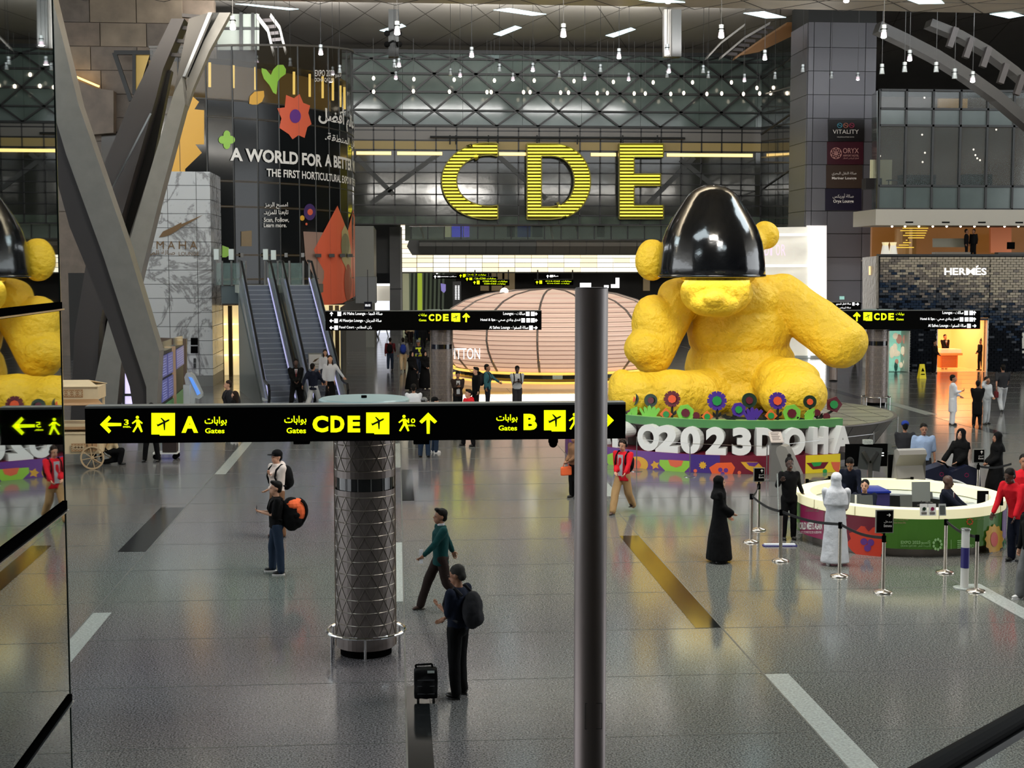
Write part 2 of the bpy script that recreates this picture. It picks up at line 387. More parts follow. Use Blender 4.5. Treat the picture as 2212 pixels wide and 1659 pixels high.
prism_px([(370, 40), (398, 40), (352, 150), (337, 210), (262, 470), (215, 700), (202, 960), (150, 960), (161, 720), (219, 368), (282, 219), (312, 159)], 52, 1.2, 'shadow_side_panel', beamD, B)  # shade on this side is put in by the darker colour
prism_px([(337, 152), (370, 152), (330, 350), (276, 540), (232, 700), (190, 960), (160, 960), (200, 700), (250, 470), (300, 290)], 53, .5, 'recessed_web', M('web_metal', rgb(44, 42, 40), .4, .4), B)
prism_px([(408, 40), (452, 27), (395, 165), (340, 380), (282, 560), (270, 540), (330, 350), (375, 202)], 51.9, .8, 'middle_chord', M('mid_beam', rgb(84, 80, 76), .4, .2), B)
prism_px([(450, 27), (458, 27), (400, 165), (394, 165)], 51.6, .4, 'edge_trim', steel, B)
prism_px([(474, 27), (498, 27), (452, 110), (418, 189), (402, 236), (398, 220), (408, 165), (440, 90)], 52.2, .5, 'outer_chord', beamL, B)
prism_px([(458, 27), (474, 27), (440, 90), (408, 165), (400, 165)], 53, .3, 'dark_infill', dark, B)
for k, (x, y, w) in enumerate(((385, 60, 34), (372, 88, 36), (361, 118, 36), (394, 34, 30))):
    MB().bar(AY(x, y, 52.5), AY(x+w+10, y+3, 52.5), .25, .12).build('rung', beamD, B)
MB().bar(AY(326, 245, 51.7), AY(236, 420, 51.7), .06, .06).build('rail', steel, B)
# arch on the right: two dark chords joined by slanted struts
Ra = thing('truss_arch', 'dark curved double truss arch crossing the upper right corner', 'beam', AY(2212, 250, 62))
def chord(pts, w, Y, name, mat, parent, d=.8):
    up = [(x, y) for x, y in pts]; lo = [(x-w*.35, y+w) for x, y in reversed(pts)]
    return prism_px(up+lo, Y, d, name, mat, parent)
chord([(1905, 46), (1960, 72), (2030, 108), (2100, 152), (2160, 195), (2240, 262)], 22, 62, 'lower_chord', M('arch_metal', rgb(44, 44, 44), .4, .3), Ra)
chord([(2015, 40), (2080, 66), (2140, 100), (2200, 145), (2240, 180)], 16, 62.5, 'upper_chord', M('arch_metal2', rgb(50, 49, 47), .4, .3), Ra)
for x, y in ((2050, 82), (2085, 105), (2122, 125), (2160, 160), (2195, 185)):
    MB().bar(AY(x+14, y-22, 62.4), AY(x, y+20, 62.4), .28, .25).build('strut', beamD, Ra)
Rs = thing('truss_arch', 'small brown ladder arch under the far roof left of the tall grey column', 'beam', AY(1620, 90, 94))
chord([(1530, 120), (1560, 88), (1610, 50)], 7, 94, 'lower_chord', beamL, Rs); chord([(1560, 120), (1610, 78), (1665, 46)], 7, 94, 'middle_chord', beamL, Rs); chord([(1590, 122), (1650, 80), (1700, 48)], 6, 94, 'upper_chord', M('wood_chord', rgb(120, 90, 60), .5), Rs)
for i in range(7): MB().bar(AY(1568+i*13, 116-i*9.5, 94.3), AY(1592+i*13, 118-i*9.5, 94.3), .22, .2).build('rung', beamD, Rs)
wd_ = MB().prism([AY(1588, 122, 96), AY(1700, 48, 96), AY(1748, 48, 96), AY(1748, 60, 96), AY(1640, 112, 96)], (0, .3, 0)).build('ceiling', M('copper_soffit', rgb(190, 140, 90), .45, noise_=(.3, .1)), kind='structure')
Ls = thing('truss_arch', 'small arch foot under the far roof above the dark drum building', 'beam', AY(590, 70, 92))
chord([(555, 28), (580, 60), (592, 110)], 9, 92, 'lower_chord', beamL, Ls); chord([(585, 28), (605, 55), (618, 108)], 8, 92, 'upper_chord', beamL, Ls)
for i in range(5): MB().bar(AY(566+i*6, 45+i*14, 92.3), AY(590+i*6, 43+i*14, 92.3), .2, .2).build('rung', beamD, Ls)
pn = thing('clerestory_window', 'bright gridded clerestory window above the dark drum building', 'window', AY(540, 80, 93.5))
MB().prism([AY(455, 30, 94), AY(560, 30, 94), AY(560, 108, 94), AY(455, 108, 94)], (0, .1, 0)).build('pane', M('day_pane', rgb(150, 158, 150), .4, emit=.25), pn)
for x in (466, 521, 546): MB().bar(AY(x, 28, 93.8), AY(x, 108, 93.8), .35 if x == 521 else .12, .2).build('mullion', dark, pn)
MB().bar(AY(455, 62, 93.8), AY(560, 62, 93.8), .1, .15).build('mullion', dark, pn)
# roof columns hanging into view
for x, w, lab in ((850, 22, 'slim dark roof post with four speakers above the lattice wall'), (1462, 20, 'dark roof post beside the pale post above the letter E')):
    p = thing('roof_post', lab, 'post', AY(x, 120, 92)); MB().prism([AY(x-w/2, 20, 92), AY(x+w/2, 20, 92), AY(x+w/2, 122, 92), AY(x-w/2, 122, 92)], (0, .8, 0)).build('shaft', dark, p)
    if x == 850:
        for sx, yy in ((-14, 72), (12, 72), (-14, 96), (12, 96)):
            MB().ball(AY(x+sx, yy, 91.8), .19, 10).cone(AY(x, yy-8, 91.9), AY(x+sx, yy, 91.9), .06, .06, 6).build('speaker', black, p)
p = thing('roof_post', 'pale steel roof post above the letter E', 'post', AY(1443, 120, 92.5)); MB().prism([AY(1435, 20, 92.5), AY(1450, 20, 92.5), AY(1450, 122, 92.5), AY(1435, 122, 92.5)], (0, .6, 0)).build('shaft', beamL, p)

# ---------------- far facade: lattice glass above, gridded glass below
FY = 110.0
fglass = M('facade_glass', rgb(96, 110, 104), .1, spec=.5, noise_=(.25, .3), bump=.02, bscale=1.5)
fglass2 = M('facade_glass_grid', rgb(60, 62, 57), .08, spec=.5, noise_=(.35, .45), bump=.03, bscale=1.2)
fac = thing('glass_facade', 'wide far glass facade with dark lattice above and square grid behind the yellow letters', 'facade', AY(1200, 660, FY))
def fz(py): return AY(1200, py, FY).z
xa, xb = AY(740, 300, FY).x, AY(1760, 300, FY).x
rows = [118, 131, 163, 202, 241, 274]
for i in range(5):
    for k in range(8):
        w = (xb-xa)/8; MB().bb((xa+w*k, FY, fz(rows[i+1])), (xa+w*(k+1)-.02, FY+.08, fz(rows[i])-.02)).build('lattice_pane', fglass, fac)
Z = lambda y: fz(y)
hw = 88*FY/3100*1.005
def latx(k): return AY(803, 200, FY).x+hw*k
for y, t in ((118, .12), (131, .14), (163, .16), (202, .16), (241, .12), (274, .16)):
    MB().bb((xa, FY-.3, Z(y)-t/2), (xb, FY-.02, Z(y)+t/2)).build('lattice_rail', dark, fac)
nodes = {131: 0, 163: .5, 202: 0, 241: .5, 274: 0}
ys = [118, 131, 163, 202, 241, 274]
lb = M('lattice_bar', (.01, .01, .01), .4)
for k in range(-1, 12):
    for (ya, yb) in ((131, 163), (163, 202), (202, 241), (241, 274)):
        a = nodes[ya]; b = nodes[yb]
        for s in ((-.5, .5)):
            x0 = latx(k+a); x1 = latx(k+a+s) if True else 0
            if xa-.2 < x0 < xb and xa-.2 < x1 < xb:
                MB().bar((x0, FY-.22, Z(ya)), (x1, FY-.22, Z(yb)), .13, .16, up=(0, 1, 0)).build('lattice_bar', lb, fac)
    for s in (-.5, .5):
        x0 = latx(k); x1 = latx(k+s)
        if xa < x0 < xb and xa < x1 < xb: MB().bar((x0, FY-.22, Z(131)), (x1, FY-.22, Z(118)), .1, .12, up=(0, 1, 0)).build('lattice_bar', lb, fac)
# grey fascia strip of panels
fasc = M('fascia_panel', rgb(128, 124, 118), .45)
cw = 44.2*FY/3100; xg = AY(807, 300, FY).x
ncol = [i for i in range(-1, 21)]
for i in ncol:
    for ya, yb in ((276, 284), (284, 305)):
        MB().bb((xg+cw*i+.03, FY-.1, Z(yb)+.02), (xg+cw*(i+1)-.03, FY+.1, Z(ya)-.02)).build('fascia_panel', fasc, fac)
gr = [305, 326, 352, 374, 398, 421, 444, 466, 485]
pane0 = None
for j in range(len(gr)-1):
    for i in ncol:
        MB().bb((xg+cw*i+.05, FY, Z(gr[j+1])+.04), (xg+cw*(i+1)-.05, FY+.05, Z(gr[j])-.04)).build('pane', fglass2 if j < 7 else M('lower_facade_glass', rgb(96, 108, 96), .08, noise_=(.5, .5)), fac)
for i in ncol: MB().bb((xg+cw*i-.05, FY-.12, Z(485)), (xg+cw*i+.05, FY+.06, Z(276))).build('mullion', lb, fac)
for y in gr[1:]+[276, 284, 305]: MB().bb((xa, FY-.12, Z(y)-.045), (xb, FY+.06, Z(y)+.045)).build('transom', lb, fac)
warm = M('warm_strip', rgb(255, 214, 130), .5, emit=1.7)
for a, b in ((770, 845), (858, 955), (1078, 1135), (1276, 1330), (1440, 1625)):
    MB().bb((AY(a, 330, FY).x, FY-.16, Z(337)), (AY(b, 330, FY).x, FY-.1, Z(330))).build('light_strip', warm, fac)
wdim = M('warm_dim', rgb(150, 130, 80), .5, emit=.18)
MB().bb((xa, FY-.06, Z(325)), (xb, FY-.01, Z(307))).build('soffit_glow', wdim, fac)
for x0, y0, x1, y1 in ((950, 330, 800, 440), (1075, 335, 1180, 430), (1500, 340, 1400, 440), (1470, 345, 1590, 440), (770, 340, 850, 420)):
    MB().bar(AY(x0, y0, FY-.08), AY(x1, y1, FY-.08), .35, .05, up=(0, 1, 0)).build('brace', M('brace_grey', rgb(78, 80, 78), .5), fac)
gl = M('sky_glint', rgb(150, 190, 190), .3, emit=.25)
random.seed(5)
MB().bb((xa, FY-.1, Z(118)-0), (xb, FY+1, Z(118)+.25)).build('parapet', dark, fac)
rail = thing('sign_rail', 'long dark pipe bracket rail above the yellow letters', 'rail', AY(1200, 298, FY-.5))
MB().tube([AY(929, 296, FY-.6), AY(1480, 299, FY-.6)], .09).build('pipe', dark, rail)
for x in (972, 985, 1055, 1075, 1160, 1247, 1345, 1420): MB().cone(AY(x, 292, FY-.6), AY(x, 312, FY-.6), .06, .06, 6).build('hanger', dark, rail)

# big yellow neon letters
frame_m = M('letter_frame', rgb(120, 112, 40), .4, .5); neon = M('yellow_neon', rgb(255, 240, 60), .4, emit=1.9, ecol=rgb(255, 240, 70)); back_m = M('letter_back', rgb(70, 64, 10), .6)
def C_out():
    cx, cy, ax, ay = 1062, 391.5, 108, 82.5; bx, by = 76, 55
    o = [(cx+13, cy-ay+1)]; n = 28
    o = [(1075, 311)]+[(cx-ax*abs(sin(pi*i/n))**.85, cy-ay*cos(pi*i/n)) for i in range(0, n+1)]+[(1075, 473), (1075, 444)]
    o += [(cx-bx*abs(sin(pi*i/n))**.85, cy+by*cos(pi*i/n)-1) for i in range(0, n+1)]+[(1075, 338)]
    return o
def D_polys():
    n = 28; cx, cy = 1190, 392
    o = [(1138, 311), (1190, 311)]+[(cx+85*abs(sin(pi*i/n))**.85, cy-81*cos(pi*i/n)) for i in range(1, n)]+[(1190, 474), (1138, 474)]
    i_ = [(1169, 338), (1190, 338)]+[(cx+50*abs(sin(pi*i/n))**.85, cy-54*cos(pi*i/n)) for i in range(1, n)]+[(1190, 447), (1169, 447)]
    return o, i_
Epoly = [(1337, 311), (1432, 311), (1432, 340), (1369, 340), (1369, 376), (1426, 376), (1426, 402), (1369, 402), (1369, 444), (1432, 444), (1432, 473), (1337, 473)]
def spans(polys, y):
    xs = []
    for P in polys:
        for (x0, y0), (x1, y1) in zip(P, P[1:]+P[:1]):
            if (y0 <= y) != (y1 <= y): xs.append(x0+(y-y0)*(x1-x0)/(y1-y0))
    xs.sort(); return list(zip(xs[::2], xs[1::2]))
LY = FY-.75
def neon_letter(ch, polys, label):
    t = thing('neon_letter', label, 'letter', AY(sum(p[0] for p in polys[0])/len(polys[0]), 474, LY))
    m = MB()
    for P in polys:
        for (x0, y0), (x1, y1) in zip(P, P[1:]+P[:1]): m.bar(AY(x0, y0, LY), AY(x1, y1, LY), .5, .09, up=(1, .01, .3))
    m.build('frame', frame_m, t)
    m = MB(); y = 312.0
    while y < 473:
        for a, b in spans(polys, y+.35): m.bb((AY(a, y, LY).x, LY+.22, AY(a, y+1, LY).z-.02), (AY(b, y, LY).x, LY+.26, AY(a, y, LY).z+.02))
        y += 1.5
    m.build('backing', back_m, t)
    k = 0; y = 315.5
    while y < 472:
        for a, b in spans(polys, y):
            if b-a > 5: MB().cone(AY(a+1, y, LY-.05), AY(b-1, y, LY-.05), .058, .058, 6).build('neon_tube', neon, t)
        y += 7.15
    return t
neon_letter('C', [C_out()], 'giant yellow neon tube letter C on the far glass facade')
neon_letter('D', list(D_polys()), 'giant yellow neon tube letter D on the far glass facade')
neon_letter('E', [Epoly], 'giant yellow neon tube letter E on the far glass facade')

# ---------------- glowing stone wall, balcony, dark lower zone
onyx = M('backlit_stone', rgb(255, 250, 232), .4, emit=1.25, ecol=rgb(255, 246, 222)); on2 = M('backlit_stone_warm', rgb(250, 236, 205), .4, emit=1.1, ecol=rgb(252, 232, 196))
gw = thing('backlit_stone_wall', 'glowing white backlit stone band under the far balcony', 'wall panel', AY(1100, 588, 120))
MB().bb((AY(760, 500, 120.3).x, 120.2, AY(1100, 590, 120).z), (AY(1760, 500, 120.3).x, 120.6, AY(1100, 460, 120).z)).build('carrier', dark, gw)
random.seed(11)
for j in range(12):
    for i in range(19):
        x = 865+i*35.4
        if x > 1660 or (j < 5 and x > 950 and x < 1300 and j > 0): continue
        y0 = 466+j*10.15
        if y0 > 580: continue
        a = AY(x+.6, y0+.5, 120); b = AY(x+34.6, y0+9.6, 120)
        MB().bb((a.x, 120.0-random.random()*.04, b.z), (b.x, 120.15, a.z)).build('stone_panel', random.choice([onyx, onyx, on2]), gw)
gw2 = thing('backlit_stone_wall', 'narrow glowing stone strip between grey block and grey column', 'wall panel', AY(820, 588, 121))
for j in range(12):
    y0 = 466+j*10.2; a = AY(809, y0+.5, 121); b = AY(842, y0+9.6, 121); MB().bb((a.x, 120.9, b.z), (b.x, 121.1, a.z)).build('stone_panel', onyx, gw2)
col2 = thing('square_column', 'slender grey square column left of the glowing stone wall', 'column', AZ(852, 690))
MB().bb((AY(842, 600, 118).x, 118, 0), (AY(865, 600, 118).x, 119, fz(485))).build('shaft', M('col_grey', rgb(96, 96, 94), .4, noise_=(.8, .1)), col2)
MB().bb((AY(842, 600, 118).x-.06, 117.9, 3.7), (AY(865, 600, 118).x+.06, 119.1, 3.8)).build('joint_ring', dark, col2)
MB().bb((AY(865, 600, 118).x, 118, 0), (AY(869, 600, 118).x, 118.6, fz(485))).build('light_edge', M('pale_edge', rgb(170, 168, 160), .4), col2)
blk = thing('grey_block', 'plain grey service block right of the drum building', 'wall panel', AZ(790, 700))
MB().bb((AY(765, 600, 100).x, 100, 0), (AY(808, 600, 100).x, 112, AY(780, 488, 100).z)).build('body', M('block_grey', rgb(116, 116, 108), .5), blk)
MB().bb((AY(768, 600, 92).x, 92, AY(780, 655, 92).z), (AY(812, 600, 92).x, 96, AY(780, 598, 92).z)).build('projecting_box', M('box_grey', rgb(106, 108, 108), .5), blk)
lt = thing('lit_kiosk_front', 'white lit lattice front between grey box and column', 'panel', AZ(830, 700))
MB().bb((AY(813, 600, 97).x, 97, AY(820, 650, 97).z), (AY(842, 600, 97).x, 97.3, AY(820, 617, 97).z)).build('lattice', M('pale_lattice', rgb(196, 190, 176), .5, emit=.25), lt)
MB().bar(AY(812, 615, 96.8), AY(842, 615, 96.8), .15, .15).bar(AY(812, 600, 96.8), AY(812, 670, 96.8), .12, .12).build('light_frame', whiteE, lt)
mon = thing('clock_screen', 'small dark blue departure screen with a white clock, below the grey box', 'screen', AZ(793, 700))
MB().bb((AY(786, 600, 85).x, 85, AY(790, 668, 85).z), (AY(803, 600, 85).x, 85.2, AY(790, 652, 85).z)).build('screen_case', M('navy_screen', rgb(10, 16, 34), .2), mon)
MB().bb((AY(793, 600, 85).x, 85.1, AY(790, 652, 85).z), (AY(795, 600, 85).x, 85.2, 5.4)).build('hanger', dark, mon)
m = MB(); ptext(m, '10:15', 789, 800, 657, 662, planeY(85), .03); m.build('clock_digits', whiteE, mon)

bal = thing('curved_balcony', 'grey panelled curved balcony with glass balustrade under the letters', 'balcony', AY(1100, 550, 112))
yb = 111.0
# tapered left end
pr = [AY(880, 530, yb), AY(884, 519, yb), AY(1500, 516, yb), AY(1500, 550, yb), AY(892, 550, yb)]
MB().prism(pr, (0, 6, 0)).build('slab', M('balcony_grey', rgb(84, 84, 82), .5), bal)
bp = M('balcony_panel', rgb(98, 98, 94), .4, .2)
for i in range(17):
    x = 905+i*36.0; P = [(x+.5, 519), (x+35.5, 519), (x+35.5, 549), (x+.5, 549)]
    a = AY(x+.5, 518, yb); b = AY(x+35.5, 527, yb)
    m = MB(); pts = [(-.25, 519), (-.62, 524), (-.6, 532), (-.2, 549)]
    for (o1, y1), (o2, y2) in zip(pts, pts[1:]):
        q = [V((AY(x+.5, y1, yb).x, yb+o1, AY(x, y1, yb).z)), V((AY(x+35.5, y1, yb).x, yb+o1, AY(x, y1, yb).z)), V((AY(x+35.5, y1, yb).x, yb+o2, AY(x, y2, yb).z)), V((AY(x+.5, y1, yb).x, yb+o2, AY(x, y2, yb).z))]
        m.add(q, [(0, 1, 2, 3)])
    m.build('fascia_panel', bp if i < 7 else M('balcony_panel_warm', rgb(112, 106, 96), .4, .2), bal)
MB().bar(AY(884, 488, yb), AY(1500, 486, yb), .12, .1).build('handrail', steel, bal)
fritg = M('fritted_glass', rgb(150, 165, 155), .1, alpha=.25)
for i in range(18):
    x = 888+i*36; MB().bar(AY(x, 488, yb), AY(x, 517, yb), .07, .09).build('baluster', dark, bal)
    a = AY(x+1.5, 490, yb); b = AY(x+34.5, 516, yb); MB().bb((a.x, yb, b.z), (b.x, yb+.03, a.z)).build('glass_panel', fritg, bal)
# upper shops behind balcony
upp = thing('upper_lobby_wall', 'pale lit lobby wall with blue screens behind the balcony glass', 'wall panel', AY(1100, 517, 117))
MB().bb((AY(875, 500, 117).x, 117, AY(900, 520, 117).z), (AY(1650, 500, 117).x, 117.3, AY(900, 466, 117).z)).build('back_wall', M('lobby_pale', rgb(120, 128, 112), .5, emit=.12, noise_=(.4, .3)), upp)
for a, b, c, mt in ((976, 1000, 0, M('blue_screen', rgb(60, 66, 190), .4, emit=.7)), (1002, 1014, 0, M('violet_screen', rgb(90, 80, 200), .4, emit=.6)), (1118, 1146, 0, M('navy_board', rgb(34, 52, 110), .4, emit=.2)), (1150, 1172, 0, dark), (1095, 1112, 0, dark), (960, 974, 0, M('cream_board', rgb(190, 196, 150), .4, emit=.3)), (1290, 1306, 0, M('brown_board', rgb(80, 66, 56), .4))):
    MB().bb((AY(a, 500, 116.8).x, 116.8, AY(900, 512, 117).z), (AY(b, 500, 116.8).x, 116.9, AY(900, 484, 117).z)).build('display_board', mt, upp)
for x0, x1 in ((902, 916), (1186, 1194), (1240, 1250)): MB().bar(AY(x0, 466, 116.5), AY(x1, 516, 116.5), .18, .18).build('slanted_post', M('pale_post', rgb(190, 180, 150), .4), upp)
# dark concourse portal beneath
pw = MB().bb((AY(985, 600, 128).x, 128, 0), (AY(1700, 600, 128).x, 128.5, AY(1100, 586, 128).z)).build('wall_concourse', M('concourse_dark', rgb(38, 34, 28), .6, noise_=(.3, .5)), kind='structure')
for a, b in ((1062, 1085), (1090, 1112), (1038, 1056), (1390, 1404)):
    MB().bb((AY(a, 600, 127.7).x, 127.7, AY(a, 628, 128).z), (AY(b, 600, 127.7).x, 127.9, AY(a, 590, 128).z)).build('wall_panel', M('tan_lit_panel', rgb(150, 130, 96), .5, emit=.25), pw)
# ================================================================ DRUM BUILDING
CD = V((-14.44, 84, 5.6)); RD = 12.0; dmap = cylmap(CD.x, CD.y, RD)
drum = thing('drum_building', 'dark curved glass drum printed with coloured flowers and expo slogan', 'building', (CD.x, CD.y, 0))
dg = M('drum_glass', rgb(20, 22, 23), .1, spec=.3, bump=.01, bscale=1); dgt = M('drum_clear_glass', rgb(60, 52, 36), .05, spec=.8, alpha=.35)
def dpt(a, z, r=RD): return V((CD.x+r*cos(radians(a)), CD.y-r*sin(radians(a)), z))
def dtop(a): return 17.9-1.65*min(1, max(0, a)/75)
rowsz = [3.7, 4.94, 6.17, 8.6, 9.87, 13.03, 13.9, None]
ang = [5.6+6.6*k for k in range(-3, 12)]
core = MB(); core.lathe((CD.x, CD.y, 0), [(RD-1.3, 3.7), (RD-1.3, 15.8)], 48, radians(-78), radians(20))
core.build('inner_core', M('amber_core', rgb(84, 68, 40), .6, emit=.10, ecol=rgb(220, 170, 70)), drum)
m = MB(); m.lathe((CD.x, CD.y, 0), [(0.1, 3.62), (RD-.05, 3.62)], 48, radians(-78), radians(14)); m.build('underside', M('drum_soffit', rgb(150, 130, 110), .5), drum)
m = MB(); m.lathe((CD.x, CD.y, 0), [(0.1, 15.9), (RD-.1, 15.9)], 48, radians(-78), radians(14)); m.build('roof_deck', dark, drum)
for a0, a1 in zip(ang, ang[1:]):
    for j in range(7):
        z0 = rowsz[j]; z1 = rowsz[j+1]
        m = MB(); t0 = z1 if z1 else dtop(a0); t1 = z1 if z1 else dtop(a1); e = .25
        P = [dpt(a0+e, z0+.04), dpt(a1-e, z0+.04), dpt(a1-e, t1-.04), dpt(a0+e, t0-.04)]
        Q = [p+(V((CD.x, CD.y, p.z))-p).normalized()*.05 for p in P]
        m.add(P+Q, [(0, 1, 2, 3), (7, 6, 5, 4), (0, 4, 5, 1), (1, 5, 6, 2), (2, 6, 7, 3), (3, 7, 4, 0)])
        m.build('glass_panel', dgt if j >= 5 and z1 is None else dg, drum)
    MB().bar(dpt(a0, 3.65, RD-.02), dpt(a0, dtop(a0), RD-.02), .07, .1).build('mullion', dark, drum)
    for j in range(7): MB().bar(dpt(a0, rowsz[j], RD-.02), dpt(a1, rowsz[j], RD-.02), .09, .05).build('transom', dark, drum)
    MB().bar(dpt(a0, dtop(a0)), dpt(a1, dtop(a1)), .12, .1).build('coping', M('coping_metal', rgb(90, 86, 78), .4), drum)
tubeM = M('amber_tube', rgb(255, 226, 130), .4, emit=1.3, ecol=rgb(255, 214, 110))
for x, y0, y1 in ((453, 135, 188), (504, 141, 190), (552, 145, 194), (595, 165, 200), (635, 155, 204), (669, 160, 209), (697, 165, 212), (719, 168, 217), (735, 185, 231), (745, 185, 236)):
    mp = cylmap(CD.x, CD.y, RD-.5); MB().tube([mp(x, y0), mp(x, y1)], .07, 6).build('light_tube', tubeM, drum)
def dp(pts, mat, name='printed_shape', off=.03, step=10):
    m = MB(); decal(m, pts, dmap, off, step); return m.build(name, mat, drum)
lime = M('print_lime', rgb(140, 190, 60), .4); gold = M('print_gold', rgb(214, 160, 46), .4); coral = M('print_coral', rgb(216, 98, 66), .4)
purp = M('print_purple', rgb(98, 50, 130), .4); orng = M('print_orange', rgb(226, 90, 44), .4); maro = M('print_maroon', rgb(110, 24, 44), .4)
wht = M('print_white', rgb(225, 222, 214), .4); grn = M('print_green', rgb(40, 150, 70), .4); dgrn = M('print_dark_green', rgb(24, 52, 34), .4)
navy = M('print_navy', rgb(40, 34, 110), .4); peach = M('print_peach', rgb(226, 176, 120), .4)
dp([(366, 372), (380, 300), (398, 230), (410, 203), (430, 220), (420, 236), (441, 238), (441, 312), (422, 312), (436, 330), (400, 365), (400, 372)], gold)
dp([(465+0, 0)] and [(490+11*cos(t)*(1+.7*abs(cos(2*t)))*.95, 302+12*sin(t)*(1+.7*abs(cos(2*t)))) for t in [2*pi*i/32+.78 for i in range(32)]], lime)
dp([(538, 224), (540, 208), (550, 198), (570, 196), (571, 208), (566, 220), (556, 226), (545, 226)], gold)
dp([(565, 147), (575, 150), (585, 162), (590, 150), (600, 140), (612, 140), (618, 150), (617, 160), (606, 168), (600, 176), (597, 204), (590, 200), (582, 184), (570, 170), (565, 155)], lime)
dp(star(636, 253, 50, 31, 8, .25, 1.0)[:0] or [(599, 234), (615, 232), (618, 205), (635, 212), (647, 203), (655, 222), (670, 228), (666, 244), (673, 268), (664, 275), (658, 298), (645, 292), (632, 301), (624, 290), (603, 276), (608, 256)], coral)
dp(circ(638, 251, 12, 20, 15), purp, off=.05)
dp([(690-10, 530), (680, 530)][:0] or [(480, 530), (494, 535), (500, 548), (488, 556), (480, 556)], lime)
dp(circ(669, 458, 13, 18, 18), M('print_dim_purple', rgb(64, 42, 96), .4)); dp(circ(670, 458, 6, 12, 7), coral, off=.05); dp(circ(653, 471, 5, 12, 6), gold); dp(circ(662, 484, 2.5, 8, 3), coral)
dp([(678, 540), (729, 444), (751, 500), (763, 452), (767, 470), (767, 640), (740, 655), (694, 660), (684, 640), (693, 625), (700, 600), (700, 585), (686, 560)], coral)
dp([(738, 500), (745, 485), (752, 500), (758, 540), (758, 600), (738, 560)], M('print_olive', rgb(176, 160, 110), .4), off=.05)
dp(circ(746, 530, 9, 16, 26), M('print_grey_olive', rgb(120, 116, 84), .4), off=.06); dp(circ(752, 610, 8, 16, 40), M('print_brown_red', rgb(150, 70, 44), .4), off=.05)
dp([(655, 500), (720, 503), (724, 625), (693, 628), (660, 560)], M('print_dusty_pink', rgb(150, 122, 108), .35), off=.02)
dp([(565-2, 498)][:0] or [(521, 500), (544, 498), (544, 532), (521, 532)], M('amber_reflection', rgb(110, 88, 44), .4), off=.02)  # amber reflection painted onto the drum glass, not part of the print
def dtext(s, a0, z, cap, deg_per=None, bold=.02, mat=wht, until=None):
    vs, fs = tmesh(s, bold, 0, 3); x0 = min(v.x for v in vs); x1 = max(v.x for v in vs); y0 = min(v.y for v in vs); y1 = max(v.y for v in vs)
    m = MB(); m.add([dpt(a0-(v.x-x0)/(x1-x0)*deg_per, z+(v.y-y0)/(y1-y0)*cap, RD+.06) for v in vs], fs); return m.build('lettering', mat, drum)
dtext('A WORLD FOR', 59.4, 10.88, .66, 29.8, .035); dtext('A BETTER WORLD', 28.2, 10.95, .66, 38, .035)
dtext('THE FIRST HORTICULTURAL EXPO IN THE REGION', 49.5, 10.18, .41, 55, .02)
dtext(ar('نحو عالم أفضل'), 31, 13.05, 1.2, 38, .03); dtext(ar('دولية للبستنة في المنطقة.').replace(ar('دولية'), ''), 28, 12.15, .62, 42, .015)
for s, x0, x1, y0, y1 in ((ar('امسح الرمز'), 572, 622, 437, 451), (ar('تابعنا للمزيد.'), 570, 623, 453, 466), ('Scan, Follow,', 570, 624, 470, 481), ('Learn more.', 570, 619, 482, 491), ('EXPO 2023', 680, 722, 151, 165), ('DOHA QATAR', 680, 722, 168, 178), (ar('إكسبو'), 724, 738, 155, 170)):
    m = MB(); ptext(m, s, x0, x1, y0, y1, dmap, .06, .012); m.build('lettering', wht, drum)
for x in (523, 572, 618, 654): MB().box(dmap(x, 551, .06), (.16, .16, .22)).build('glass_clip', steel, drum)
for x in (688, 717, 740, 756): MB().box(dmap(x, 552, .2), (.28, .5, .18)).build('bracket', dark, drum)
# shop under the drum
sh = thing('shop', 'cream lit shop under the drum with counter beside the escalator', 'shop', AZ(720, 760))
yS = 74
MB().bb((AY(455, 700, yS+1).x, yS+1, 0), (AY(745, 700, yS+1).x, yS+1.3, 3.6)).build('back_wall', M('cream_lit_wall', rgb(236, 214, 160), .6, emit=.55), sh)
MB().bb((AY(742, 700, yS).x, yS-4, 0), (AY(746, 700, yS).x, yS+1, 3.6)).build('side_wall', dark, sh)
for x in (478, 497, 520, 610, 618, 715, 728): MB().bb((AY(x, 700, yS).x-.1, yS, 0), (AY(x, 700, yS).x+.1, yS+.2, 3.6)).build('post', M('bronze_post', rgb(90, 72, 44), .4, .4), sh)
MB().bb((AY(700, 700, 70).x, 70, 0), (AY(727, 700, 70).x, 71, 1.1)).build('counter', M('dim_counter', rgb(96, 84, 66), .5), sh)
for x in (470, 487, 508, 622): 
    for z in (1, 1.8, 2.6): MB().bb((AY(x, 700, yS).x-.35, yS+.5, z), (AY(x, 700, yS).x+.35, yS+1, z+.06)).build('shelf', M('bright_shelf', rgb(255, 240, 200), .5, emit=.9), sh)
wb = MB().bb((AY(745, 700, 96).x, 96, 0), (AY(790, 700, 96).x, 96.3, 3.7)).build('wall_service', M('service_grey', rgb(84, 82, 78), .5), kind='structure')

